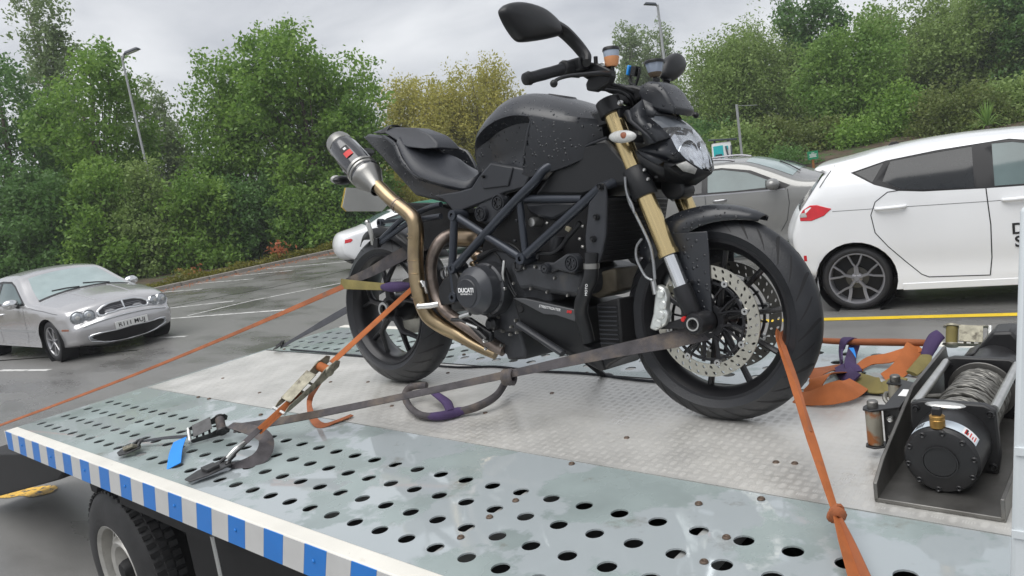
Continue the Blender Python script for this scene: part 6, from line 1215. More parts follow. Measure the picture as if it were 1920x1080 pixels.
    def mirrorp(s, x, z, mt, side=-1, sc=1.0):
        y_ = side*(s.y(x, z)+.12*sc); m = MB(); m.ball((x, y_, z), (.085*sc,.115*sc,.075*sc), n=16, m=10); o = m.build('door_mirror', mt, s.root, smooth=70); m = MB(); m.tube([(x+.02, side*(s.y(x, z-.06)-.01), z-.07), (x+.01, y_-side*.05, z-.05)], [.03,.025], n=8); m.build('mirror_arm', M['trim'], o)
        m = MB(); m.lathe([(0,0),(.062*sc,0)], (x-.075*sc, y_, z), (-1,0,0), n=20); m.build('mirror_glass', M['chrome'], o)
# ---- white hatchback
fs_ = {'wb': 2.49, 'R': .318, 'rim': .248, 'arch': .365, 'sill': .20, 'tumble': .36, 'round': .06,
 'sil': [(-.36,.34,.04),(-.50,.42,.10),(-.56,.60,.13),(-.58,.74,.14),(-.55,.86,.13),(-.50,.98,.11),(-.40,1.12,.08),(-.26,1.32,.05),(-.225,1.365,.05),(-.30,1.392,.03),(-.30,1.425,.02),(-.10,1.445,.025),(.25,1.485,.035),(.75,1.512,.04),(1.25,1.505,.04),(1.62,1.45,.05),(2.0,1.22,.07),(2.35,1.02,.08),(2.7,.95,.06),(3.1,.84,.09),(3.28,.66,.16),(3.30,.42,.18),(3.16,.26,.12)],
 'plan': [(-.66,.72),(-.5,.80),(-.2,.852),(.2,.862),(1.5,.868),(2.6,.862),(3.0,.82),(3.35,.70)], 'belt': [(-.7,1.12),(.2,1.16),(1.2,1.075),(2.3,.99),(3.4,.9)],
 'trims': [[(.02,1.345),(.33,1.418),(.75,1.452),(1.30,1.468),(1.60,1.40),(1.98,1.16),(2.05,1.03),(1.6,1.05),(1.1,1.07),(.62,1.10),(.42,1.13),(.22,1.21)]],
 'windows': [[(.055,1.342),(.31,1.403),(.205,1.235)],[(.365,1.408),(.72,1.432),(1.02,1.445),(1.02,1.085),(.62,1.118),(.44,1.145),(.29,1.232)],[(1.17,1.446),(1.32,1.44),(1.56,1.375),(1.90,1.14),(1.92,1.06),(1.5,1.07),(1.17,1.083)]], 'glasses': ['glass_dark','glass_dark','glass_car']}
hb_ = Car('hatchback_car', 'white hatchback with tinted rear windows parked on the right', 'car', (-.136,6.382), R(11.6), fs_, M['car_white'])
hb_.patch('rear_window', 5.3, 7.7, -.985, .985, M['glass_dark'], off=.004)
hb_.patch('windscreen', 15.1, 16.9, -.9, .9, M['glass_car'], off=.004)
for sg in (-1, 1):
    t_ = hb_.blob('tail_lamp', [(-.47,.93),(-.475,.985),(-.44,1.035),(-.365,1.078),(-.30,1.077),(-.165,1.028),(-.24,.965),(-.36,.925)], .012, M['red_lamp'], side=sg, bevel=.008, inset=.006)
    hb_.blob('lamp_insert', [(-.472,.965),(-.465,1.005),(-.41,1.01),(-.40,.965)], .004, M['lens_smoke'], side=sg, parent=t_, bevel=.002, inset=-.006)
    hb_.line('door_gap', [(.44,1.135),(.33,1.13),(.22,1.05),(.175,.93),(.20,.76),(.30,.62),(.44,.46),(.56,.335),(.62,.305),(1.10,.292)], side=sg, w=.008)
    hb_.line('door_gap', [(1.105,1.075),(1.115,.9),(1.125,.75),(1.12,.45),(1.10,.292)], side=sg, w=.009)
    hb_.line('sill_shade_line', [(.62,.235),(1.4,.228),(2.0,.235)], side=sg, w=.008)  # dark strip painting the shade of the sill crease
    hb_.line('tailgate_gap', [(-.12,1.43),(-.20,1.33),(-.265,1.24)], side=sg, w=.007)
    hb_.blob('rear_reflector', [(-.47,.52),(-.44,.52),(-.44,.58),(-.47,.58)], .006, M['red_lamp'], side=sg, bevel=.002)
    hb_.line('shoulder_shade_line', [(-.16,1.0),(.3,.985),(1.1,.955),(2.0,.93)], side=sg, w=.004)  # thin dark strip in place of crease shading along the shoulder
    hb_.handle(.345,.985, .26, side=sg); hb_.handle(1.34,.955, .24, side=sg)
    hb_.mirrorp(1.86, 1.06, M['car_white'], side=sg)
    hb_.blob('side_skirt', [(.40,.19),(2.08,.19),(2.08,.255),(.40,.255)], .012, M['car_white'], side=sg, bevel=.006)
for x_ in (0, 2.49):
    for sg in (-1, 1): hb_.wheel(x_, sg, 5, M['alloy_dark'])
m = MB(); m.box((.36,0,1.535), (.14,.03,.045), top=.4); m.build('roof_aerial', M['trim'], hb_.root, bevel=.01)
for tx, z_ in (('D', .69), ('S', .575)):
    yy = -(hb_.y(1.33, z_)+.003); text('door_lettering', tx, .135, (1.325, yy, z_), (1,0,0), (0,0,1), M['print_black'], hb_.root, depth=.0008, bold=.003)
m = MB(); m.tube([(-.35,-.45,.22),(-.50,-.45,.22)], .03, n=10); m.build('tail_pipe', M['steel'], hb_.root)
# ---- grey crossover behind it
ss = {'wb': 2.67, 'R': .345, 'rim': .235, 'arch': .40, 'sill': .26, 'tumble': .40, 'round': .07,
 'sil': [(-.62,.36,.05),(-.82,.46,.12),(-.86,.72,.14),(-.82,.95,.12),(-.74,1.10,.09),(-.52,1.40,.05),(-.35,1.46,.04),(.3,1.50,.045),(1.0,1.50,.045),(1.55,1.465,.045),(1.95,1.32,.07),(2.30,1.15,.09),(2.50,1.09,.09),(2.9,1.05,.07),(3.3,.95,.10),(3.48,.75,.18),(3.50,.48,.18),(3.32,.32,.12)],
 'plan': [(-.88,.76),(-.6,.85),(0,.90),(1.2,.91),(2.7,.905),(3.1,.86),(3.5,.72)], 'belt': [(-.9,1.14),(.6,1.08),(2.2,1.01),(3.5,.9)],
 'trims': [[(-.42,1.26),(-.05,1.385),(.6,1.43),(1.3,1.42),(1.72,1.33),(2.28,1.05),(2.2,1.01),(1.5,1.035),(.6,1.07),(-.2,1.10)]],
 'windows': [[(-.35,1.25),(-.05,1.36),(.05,1.37),(.05,1.11),(-.15,1.125)],[(.10,1.375),(.6,1.405),(.98,1.405),(.98,1.085),(.6,1.095),(.10,1.11)],[(1.07,1.403),(1.3,1.393),(1.67,1.305),(2.05,1.12),(2.05,1.055),(1.5,1.06),(1.07,1.08)]], 'glasses': ['glass_dark','glass_dark','glass_car']}
hd = R(11.6); so = (-1.883-.163-2.27*math.cos(hd), 8.918+.784-2.27*math.sin(hd))
su = Car('crossover_car', 'warm grey crossover car parked beyond the white hatchback', 'car', so, hd, ss, M['car_grey'])
su.patch('windscreen', 9.15, 10.95, -.9, .9, M['glass_pale'], off=.004); su.patch('rear_window', 4.1, 4.95, -.8, .8, M['glass_dark'], off=.004)
for sg in (-1, 1):
    su.line('door_gap', [(2.24,1.0),(2.25,.8),(2.2,.55),(2.1,.40)], side=sg, w=.009); su.line('door_gap', [(1.03,1.07),(1.04,.7),(1.02,.35)], side=sg, w=.009)
    su.line('belt_chrome', [(-.3,1.095),(.6,1.062),(1.5,1.028),(2.2,1.004)], side=sg, w=.02, mt=M['alloy'])
    su.handle(1.25,.945, .2, mt=M['alloy'], side=sg); su.handle(.25,.955, .2, mt=M['alloy'], side=sg); su.mirrorp(2.06, 1.10, M['car_grey'], side=sg, sc=1.15)
    m = MB(); m.tube(cr([(-.2, sg*.56, 1.49),(.0, sg*.565, 1.54),(.6, sg*.57, 1.56),(1.2, sg*.57, 1.55),(1.45, sg*.56, 1.50)], 4), .018, n=8); m.build('roof_rail', M['alloy_dark'], su.root)
    for cx in (0, 2.67):
        m = MB(); pts = [(cx+.43*math.cos(a), sg*(su.W2(cx)-.005), .345+.43*math.sin(a)) for a in np.linspace(R(-12), R(192), 20)]; m.tube(pts, .042, n=8, sq=.5, up=(0,1,0)); m.build('wheel_arch_cladding', M['trim'], su.root, smooth=60)
    m = MB(); hl_ = [su.top(13.6*6, sg*.62), su.top(13.7*6, sg*.95), su.top(14.2*6, sg*.98), su.top(14.5*6, sg*.7)]; m.prism([p+Vector((.006,0,.006)) for p in hl_], (.01,0,.01)); m.build('head_lamp', M['head_lamp'], su.root, bevel=.006)
for x_ in (0, 2.67):
    for sg in (-1, 1): su.wheel(x_, sg, 5, M['alloy'])
for t_ in (-.55, .15):
    m = MB(); a_ = su.top(11.1*6, t_, .02); b_ = su.top(10.1*6, t_+.42, .015); m.tube([a_, a_.lerp(b_, .5)+Vector((0,0,.01)), b_], .010, n=6); m.build('wiper', M['trim'], su.root)
# ---- silver saloon, nose towards us on the left
js = {'wb': 3.03, 'R': .335, 'rim': .235, 'arch': .375, 'sill': .24, 'tumble': .46, 'round': .10,
 'sil': [(-.90,.34,.04),(-1.12,.46,.10),(-1.16,.66,.13),(-1.10,.90,.10),(-.95,.98,.06),(-.55,1.02,.05),(-.30,1.05,.05),(.15,1.30,.06),(.45,1.395,.05),(.95,1.43,.045),(1.45,1.41,.05),(1.72,1.34,.06),(2.12,1.12,.09),(2.48,.965,.11),(2.75,.93,.10),(3.25,.865,.09),(3.54,.815,.08),(3.66,.765,.09),(3.70,.68,.10),(3.725,.585,.11),(3.80,.52,.13),(3.80,.38,.13),(3.72,.25,.11),(3.45,.21,.06)],
 'plan': [(-1.16,.74),(-.8,.86),(0,.915),(1.2,.93),(2.8,.925),(3.3,.885),(3.6,.82),(3.8,.76)], 'belt': [(-1.2,.96),(0,.965),(1.5,.935),(2.6,.90),(3.8,.75)],
 'trims': [[(-.02,1.06),(.25,1.245),(.52,1.32),(.98,1.352),(1.42,1.335),(1.66,1.26),(2.30,.945),(2.2,.935),(1.2,.945),(.2,.96)]],
 'windows': [[(.12,1.06),(.30,1.22),(.55,1.29),(.88,1.315),(.88,.985),(.3,.985)],[(.98,1.318),(1.40,1.305),(1.62,1.235),(2.10,.995),(2.1,.965),(.98,.98)]], 'glasses': ['glass_car','glass_car']}
jh = R(4); jo = Vector((-14.15, 2.30))
ja = Car('saloon_car', 'silver four-lamp saloon with chrome grille facing right', 'car', (jo.x, jo.y), jh, js, M['car_silver'])
ja.patch('windscreen', 11.02, 12.93, -.93, .93, M['glass_pale'], off=.004, ni=10); ja.patch('rear_window', 6.2, 7.7, -.85, .85, M['glass_car'], off=.004)
m = MB(); ja.patch('screen_surround', 12.93, 13.15, -.95, .95, M['trim'], off=.006)
def oval(cx, cz, a, b, n=40, p=2.6): return [(cx+a*math.copysign(abs(math.cos(t))**(2/p), math.cos(t)), cz+b*math.copysign(abs(math.sin(t))**(2/p), math.sin(t))) for t in [2*math.pi*k/n for k in range(n)]]
def nose(y_, z_, off):
    best = min((abs(ja.fr(i)[0].y-z_), i) for i in np.arange(15.5*6, 22*6, .25))[1]; w_ = ja.fr(best)[2]; return ja.top(best, max(-1, min(1, y_/w_)), off)
def disc(P, n, r, nm, mt, par, prof=None, sx=1.0):
    m = MB(); m.lathe(prof or [(0,.012),(r*.7,.008),(r,-.004),(r,-.05),(0,-.05)], P, n, n=28); return m.build(nm, mt, par, smooth=50)
for sg in (-1, 1):
    for t_, r_ in ((.90,.098),(.655,.082)):
        P2 = nose(sg*t_*.80, .672, .008); n_ = Vector((1, sg*.30, .10)).normalized()
        o = disc(P2, n_, r_, 'head_lamp', M['head_lamp'], ja.root, [(0,.03),(r_*.55,.025),(r_*.9,.008),(r_,-.01),(r_,-.14),(0,-.14)])
        m = MB(); m.lathe([(r_*.97,.006),(r_*1.04,.012),(r_*1.12,-.005),(r_*1.1,-.12)], P2, n_, n=32); m.build('lamp_rim', M['chrome'], o)
        m = MB(); m.lathe([(0,.034),(r_*.30,.031),(r_*.36,.026)], P2, n_, n=20); m.build('lamp_projector', M['lens_smoke'], o)
# chrome-rimmed split grille
m = MB(); ring = [nose(y_, z_, .012) for y_, z_ in oval(0, .662, .40, .09)]; m.tube(ring, .020, n=8, closed=True); gr_ = m.build('grille_surround', M['chrome'], ja.root, smooth=60)
m = MB(); ring = [nose(y_, z_, .006) for y_, z_ in oval(0, .662, .39, .083)]; cc_ = nose(0, .662, .008); m.add(ring+[cc_], [(i, (i+1) % 40, 40) for i in range(40)]); m.build('grille_mesh', M['mesh_dark'], gr_)
m = MB(); m.tube([nose(0, .582, .014), nose(0, .662, .018), nose(0, .742, .014)], [.018,.014,.020], n=8); m.build('grille_bar', M['chrome'], gr_)
for k in range(5):
    m = MB(); z_ = .612+.025*k; m.tube([nose(y_, z_, .011) for y_ in np.linspace(-.30, .30, 13)], .0035, n=5); m.build('grille_slat', M['alloy_dark'], gr_)
# bumper trim, lower intake, number plate
m = MB(); m.tube([nose(y_, .525, .006) for y_ in np.linspace(-.80, .80, 25)], .014, n=8); m.build('bumper_strip', M['chrome'], ja.root, smooth=60)
m = MB(); ring = [nose(y_, z_, .020) for y_, z_ in oval(0, .345, .62, .062, p=4)]; cc_ = nose(0, .345, .006); vs = []
up_ = [nose(y_, .345+.062*(1-abs(y_/.62)**4), .022) for y_ in np.linspace(-.62, .62, 21)]; dn_ = [nose(y_, .345-.062*(1-abs(y_/.62)**4), .022) for y_ in np.linspace(-.62, .62, 21)]
m.add(up_+dn_, [(i, i+1, 22+i, 21+i) for i in range(20)]); li = m.build('lower_intake', M['trim'], ja.root, smooth=60)
m = MB(); m.tube(ring, .010, n=6, closed=True); m.build('intake_trim', M['chrome'], li, smooth=60)
for sg in (-1, 1): disc(nose(sg*.60, .345, .012), Vector((1, sg*.35, 0)).normalized(), .045, 'fog_lamp', M['head_lamp'], ja.root); ja.blob('side_repeater', [(3.45,.50),(3.62,.495),(3.62,.525),(3.45,.53)], .006, M['amber'], side=sg, bevel=.002)
pc = nose(0, .455, .022); m = MB(); m.box(pc+Vector((.006,0,0)), (.008,.52,.112), Matrix.Rotation(R(4), 3, 'Y')); npl = m.build('number_plate', M['plate_w'], ja.root, bevel=.002)
text('plate_characters', 'R111 MUJ', .105, pc+Vector((.0115,0,0)), (0,1,0), (0,0,1), M['print_black'], npl, depth=.0008, bold=.0012, space=1.0)
for sg in (-1, 1):
    ja.line('door_gap', [(2.22,.92),(2.22,.7),(2.2,.45),(2.1,.30)], side=sg, w=.009); ja.line('door_gap', [(.93,.95),(.95,.6),(.9,.28)], side=sg, w=.009); ja.line('bonnet_gap', [(2.45,.90),(3.0,.835),(3.4,.77)], side=sg, w=.007)
    ja.line('rubbing_strip', [(.0,.52),(1.2,.515),(2.55,.505)], side=sg, w=.028, mt=M['chrome']); ja.handle(1.15,.80, .2, mt=M['chrome'], side=sg); ja.handle(.15,.81, .2, mt=M['chrome'], side=sg); ja.mirrorp(2.02, .99, M['chrome'] if True else 0, side=sg, sc=1.1)
m = MB(); m.tube([ja.top(i*6, .42*1, .002) for i in np.linspace(13.3, 16, 12)], .006, n=5); m.tube([ja.top(i*6, -.42, .002) for i in np.linspace(13.3, 16, 12)], .006, n=5); m.build('bonnet_crease', M['car_silver'], ja.root)
for a_, b_ in ((-.1, -.62), (.55, .05)):
    m = MB(); p1, p2 = ja.top(12.95*6, a_, .015), ja.top(12.55*6, b_, .012); m.tube([p1, p1.lerp(p2, .5)+Vector((.01,0,.01)), p2], .010, n=6); m.build('wiper', M['trim'], ja.root)
for x_ in (0, 3.03):
    for sg in (-1, 1): ja.wheel(x_, sg, 7, M['alloy'], style='I')
# ---- pale saloon half hidden behind the motorcycle
ws = {'wb': 2.8, 'R': .33, 'rim': .24, 'arch': .37, 'sill': .24, 'tumble': .44, 'round': .09,
 'sil': [(-.75,.34,.04),(-.95,.48,.12),(-1.0,.70,.14),(-.94,.92,.10),(-.75,1.0,.07),(-.35,1.08,.06),(.15,1.28,.06),(.7,1.385,.05),(1.25,1.38,.05),(1.6,1.27,.06),(2.2,.98,.08),(2.6,.90,.08),(3.2,.78,.10),(3.45,.62,.16),(3.48,.42,.16),(3.3,.26,.1)],
 'plan': [(-1.0,.74),(-.7,.84),(0,.895),(1.2,.905),(2.8,.90),(3.2,.84),(3.5,.72)], 'belt': [(-1,.98),(0,.98),(1.5,.94),(3.5,.8)],
 'trims': [[(-.1,1.06),(.2,1.22),(.7,1.31),(1.2,1.30),(1.55,1.2),(2.05,.96),(1,.965),(0,.99)]], 'windows': [[(.05,1.05),(.25,1.19),(.7,1.27),(.85,1.275),(.85,1.0),(.2,1.01)],[(.95,1.275),(1.2,1.27),(1.5,1.18),(1.9,.99),(.95,.995)]], 'glasses': ['glass_car','glass_car']}
wq = (-13.0939,9.8934,-0.6762); wh = R(62); wo_ = Vector((wq[0], wq[1]))
wc = Car('coupe_car', 'pale silver-white car seen behind the rear wheel', 'car', (wo_.x, wo_.y), wh, ws, M['car_white'])
wc.patch('windscreen', 9.05, 10, -.9, .9, M['glass_pale'], off=.004); wc.patch('rear_window', 5.1, 6.4, -.85, .85, M['glass_car'], off=.004)
for sg in (-1, 1): wc.blob('tail_lamp', [(-.93,.78),(-.90,.87),(-.76,.88),(-.72,.84),(-.78,.79)], .012, M['red_lamp'], side=sg, bevel=.008); wc.handle(.4,.82,.2,side=sg)
for x_ in (0, 2.8):
    for sg in (-1, 1): wc.wheel(x_, sg, 5, M['alloy'])
setspace(Matrix.Identity(4))

# ================================================================ trees and shrubs
setspace(Matrix.Identity(4))
def leafmat(name, c, c2, tr=.45, rough=.42):
    m = bpy.data.materials.new(name); m.use_nodes = True; t = m.node_tree; N = t.nodes; L = t.links.new; b = N['Principled BSDF']; out = N['Material Output']
    geo = N.new('ShaderNodeNewGeometry'); co = N.new('ShaderNodeTexCoord')
    nz_ = N.new('ShaderNodeTexNoise'); nz_.inputs['Scale'].default_value = .7; nz_.inputs['Detail'].default_value = 4; L(co.outputs['Object'], nz_.inputs[0])
    ad = N.new('ShaderNodeMath'); ad.operation = 'MULTIPLY_ADD'; ad.inputs[1].default_value = .55; L(geo.outputs['Random Per Island'], ad.inputs[0])
    mr = N.new('ShaderNodeMapRange'); mr.inputs[1].default_value = .3; mr.inputs[2].default_value = .7; mr.inputs[3].default_value = 0; mr.inputs[4].default_value = .5; L(nz_.outputs[0], mr.inputs[0]); L(mr.outputs[0], ad.inputs[2])
    mx_ = N.new('ShaderNodeMix'); mx_.data_type = 'RGBA'; mx_.inputs[6].default_value = (*c, 1); mx_.inputs[7].default_value = (*c2, 1); L(ad.outputs[0], mx_.inputs[0]); L(mx_.outputs[2], b.inputs['Base Color'])
    b.inputs['Roughness'].default_value = rough; b.inputs['Specular IOR Level'].default_value = .35
    tl = N.new('ShaderNodeBsdfTranslucent'); L(mx_.outputs[2], tl.inputs[0]); ms = N.new('ShaderNodeMixShader'); ms.inputs[0].default_value = tr; L(b.outputs[0], ms.inputs[1]); L(tl.outputs[0], ms.inputs[2]); L(ms.outputs[0], out.inputs[0])
    return m
LM = {'green': leafmat('mid green leaves', (.10,.21,.040), (.28,.44,.085)), 'dark': leafmat('dark green leaves', (.065,.15,.042), (.16,.29,.08)), 'light': leafmat('fresh green leaves', (.11,.22,.044), (.26,.40,.10)),
      'olive': leafmat('olive willow leaves', (.16,.25,.065), (.31,.42,.135)), 'yellow': leafmat('yellowing willow leaves', (.32,.33,.075), (.55,.50,.13)), 'pale': leafmat('pale poplar leaves', (.15,.23,.085), (.29,.37,.18)), 'bronze': leafmat('bronze shrub leaves', (.10,.155,.038), (.22,.26,.08)),
      'orange': leafmat('orange autumn leaves', (.42,.12,.06), (.55,.24,.10)), 'ygreen': leafmat('yellow-green weeds', (.10,.12,.02), (.28,.25,.04))}
M['bark'] = mat('grey-brown bark', (.12,.10,.08), .8, var=.35, vs=5, bump=.5, bs=20)
M['bark_pale'] = mat('pale bark', (.28,.26,.22), .75, var=.3, vs=6, bump=.3, bs=20)
def leaves(name, cen, size, mt, parent, updir=.35, asp=.5):
    """one small four-sided leaf for each centre"""
    n = len(cen); nr = rng.normal(size=(n, 3)); nr[:, 2] += updir; nr /= np.linalg.norm(nr, axis=1)[:, None]
    r_ = rng.normal(size=(n, 3)); u = np.cross(nr, r_); u /= np.linalg.norm(u, axis=1)[:, None]; v = np.cross(nr, u)
    s = size*(.6+.8*rng.random(n))[:, None]; P = np.stack([cen-u*s, cen+v*s*asp+nr*s*.12, cen+u*s, cen-v*s*asp+nr*s*.12], 1).reshape(-1, 3)
    me = bpy.data.meshes.new(name); me.vertices.add(4*n); me.vertices.foreach_set('co', P.astype(np.float32).ravel()); me.loops.add(4*n); me.loops.foreach_set('vertex_index', np.arange(4*n, dtype=np.int32)); me.polygons.add(n); me.polygons.foreach_set('loop_start', np.arange(0, 4*n, 4, dtype=np.int32)); me.update(calc_edges=True)
    return link(me, name, mt, parent)
def tree(name, label, cat, base, top, hw, leaf, n=9000, ls=.10, form='round', skirt=.12, group=None, bark='bark', clump=.45, trunk=True):
    n = int(n*1.6); ls *= .74
    bx, by = base[0], base[1]; z0 = base[2]; H = top-z0; rt_ = root(name, (bx, by, z0), label, cat, group)
    cz_ = z0+H*(.5+skirt/2); rz = H*(.5-skirt/2); b0 = Vector((bx, by, z0))
    nb = {'round': 46, 'column': 36, 'willow': 80, 'shrub': 40}[form]; pts = []; m = MB(); tip_list = []
    for k in range(nb):
        u = rng.random(); th = rng.random()*2*math.pi
        if form == 'column': zz = z0+H*(skirt+(1-skirt)*(.15+.85*u)); rr = hw*(.35+.65*math.sqrt(max(.02, 1-((zz-z0)/H-.35)**2*2.2)))*(.5+.5*rng.random()); zz += rr*.5
        elif form == 'shrub': ph = math.acos(rng.random()); zz = z0+H*(.08+.92*math.cos(ph)*(.75+.3*rng.random())); rr = hw*math.sin(ph)**.7*(.75+.35*rng.random())
        else:
            c_ = -1+2*(k+.5)/nb; rad = (.82+.30*rng.random()); zz = cz_+rz*c_*rad; rr = hw*math.sqrt(max(.03, 1-c_*c_))**(.8)*rad
            if c_ > .1: zz += rz*.22*rng.random()**2
        tip = Vector((bx+rr*math.cos(th), by+rr*math.sin(th), min(zz, z0+H*1.04)))
        hs = z0+H*(.10+.5*rng.random())*max(.05, (tip.z-z0)/H)**.8; st_ = Vector((bx+(tip.x-bx)*.06, by+(tip.y-by)*.06, hs)); mid = st_.lerp(tip, .5)+Vector((0, 0, H*.05*rng.random()))
        if form == 'willow': mid.z += H*.04
        path = cr([st_, mid, tip], 4); tip_list.append((path, tip))
        if k % 2 == 0: m.tube(path, [.05*H/8*.6, .025*H/8, .008], n=5, caps=False)
    per = max(1, n//nb)
    for path, tip in tip_list:
        t = rng.random(per)**.55*.78+.25; idx = np.clip(t*(len(path)-1), 0, len(path)-1.001); i0 = idx.astype(int); f = (idx-i0)[:, None]
        A = np.array([tuple(p) for p in path]); base_p = A[i0]*(1-f)+A[np.minimum(i0+1, len(A)-1)]*f
        # leaves gather in sub-clumps round twigs
        ncl = max(3, per//(14 if form == 'willow' else 22)); ci = rng.integers(0, ncl, per); sel = rng.integers(0, per, ncl); cc = base_p[sel]+rng.normal(size=(ncl, 3))*clump*np.array([1, 1, .75])*(1.15-.6*t[sel])[:, None]
        sc = clump*.36; off = rng.normal(size=(per, 3))*sc
        if form == 'willow': off[:, 2] = -np.abs(rng.normal(size=per))*sc*2.6; off[:, :2] *= .75
        pts.append(cc[ci]+off)
    P = np.concatenate(pts); P[:, 2] = np.maximum(P[:, 2], z0+.05)
    leaves('crown', P, ls, LM[leaf], rt_, updir=.5, asp=.42 if form == 'willow' else .55)
    if trunk:
        tp_ = [b0+Vector((0, 0, -.2)), b0+Vector((.1*rng.normal(), .1*rng.normal(), H*.35)), b0+Vector((.15*rng.normal(), .15*rng.normal(), H*.8))]
        m.tube(cr(tp_, 5), [.022*H, .016*H, .004*H], n=8); m.build('trunk', M[bark], rt_, smooth=60)
    else: m.build('stem', M[bark], rt_, smooth=60)
    return rt_
def T_(pos, off=0): return (pos[0], pos[1], GROUND+off)
GL, GRt, GM = 'trees along the left kerb', 'trees on the far bank', 'trees beyond the car park'
K_ = 1/1400.4
specs = [
 # label, top point in space, half width in px*depth, leaf, count, leaf size, form, base offset, group, clump
 ('tall pale poplar rising at the far left edge', (-38.7234,11.8113,13.0993), 55*36, 'pale', 9000, .13, 'column', .3, GL, .5),
 ('dark leafy tree cut by the left picture edge', (-34.4432,7.9476,8.5989), 120*31, 'dark', 15000, .12, 'round', .3, GL, .55),
 ('mid green tree beside the poplar, above the silver saloon', (-29.5486,9.6306,7.8306), 95*29, 'green', 15000, .12, 'round', .3, GL, .5),
 ('feathery pale tree just behind the left lamp post', (-36.0434,14.643,7.9034), 52*37, 'pale', 6500, .11, 'column', .4, GL, .5),
 ('thin pale tree between the left lamp post and the big maple', (-36.2372,15.7038,7.1996), 36*38, 'pale', 4500, .11, 'column', .4, GL, .5),
 ('lower green tree with ragged top left of the big maple', (-27.5377,14.21,7.3174), 75*31, 'green', 13000, .12, 'round', .3, GL, .5),
 ('tallest bright green maple on the left kerb', (-24.4327,15.872,7.8733), 115*30, 'green', 22000, .12, 'round', .3, GL, .5),
 ('bright green maple with rounded crown nearest the silencer', (-23.771,17.5693,6.3506), 80*31, 'green', 14000, .12, 'round', .3, GL, .5),
 ('yellowing willow left of the saddle', (-29.9607,27.1229,6.7771), 75*42, 'yellow', 26000, .13, 'willow', .2, GM, .7),
 ('olive and yellow willow behind the saddle and tank', (-28.3602,30.1063,7.1404), 75*43, 'yellow', 26000, .13, 'willow', .2, GM, .7),
 ('thickest of the slim poplars under the right lamp post', (-32.5419,53.5303,11.4995), 24*62, 'pale', 5000, .16, 'column', .2, GM, .6),
 ('shortest slim poplar right of the fluid reservoir', (-32.5424,56.149,10.7119), 16*64, 'pale', 3000, .16, 'column', .2, GM, .6),
 ('slim poplar directly behind the right lamp post', (-30.4016,55.3869,10.702), 18*62, 'pale', 3500, .16, 'column', .2, GM, .6),
 ('olive willow behind the headlamp', (-15.2167,33.8724,5.6619), 70*37, 'olive', 28000, .11, 'willow', .6, GRt, .7),
 ('tall olive willow right of the headlamp, above the thin post', (-14.2954,36.2309,6.1088), 75*38, 'olive', 28000, .11, 'willow', .6, GRt, .7),
 ('tall dark tree cut by the top edge over the grey car', (-12.531,39.6093,7.6095), 62*39, 'dark', 12000, .13, 'round', .8, GRt, .5),
 ('fresh green tree with pale trunk behind the green sign', (-8.2262,31.8856,4.5055), 88*31, 'light', 15000, .10, 'round', .8, GRt, .5),
 ('olive tree crown above the white car roof', (-8.2071,42.0112,6.207), 95*38, 'olive', 16000, .11, 'round', 1.0, GRt, .55),
 ('broad olive tree right of the white car spoiler, cut by the top edge', (-5.8878,42.7194,5.765), 105*37, 'olive', 18000, .11, 'round', 1.0, GRt, .55),
 ('dark tree in the top right corner', (-3.4069,42.3151,5.9259), 85*35, 'dark', 12000, .12, 'round', 1.0, GRt, .5),
]
for i, (lb, tp_, hwd, lf, n_, ls_, fm, off, gr, cl) in enumerate(specs):
    tree('tree', lb, 'tree', T_(tp_, off), tp_[2], hwd*K_, lf, n_, ls_, fm, skirt=.04 if i < 8 else (.02 if fm == 'willow' else .2), group=gr, bark='bark_pale' if lf in ('light', 'pale') else 'bark', clump=cl)
GS, GB = 'shrubs under the left trees', 'shrubs on the far bank'
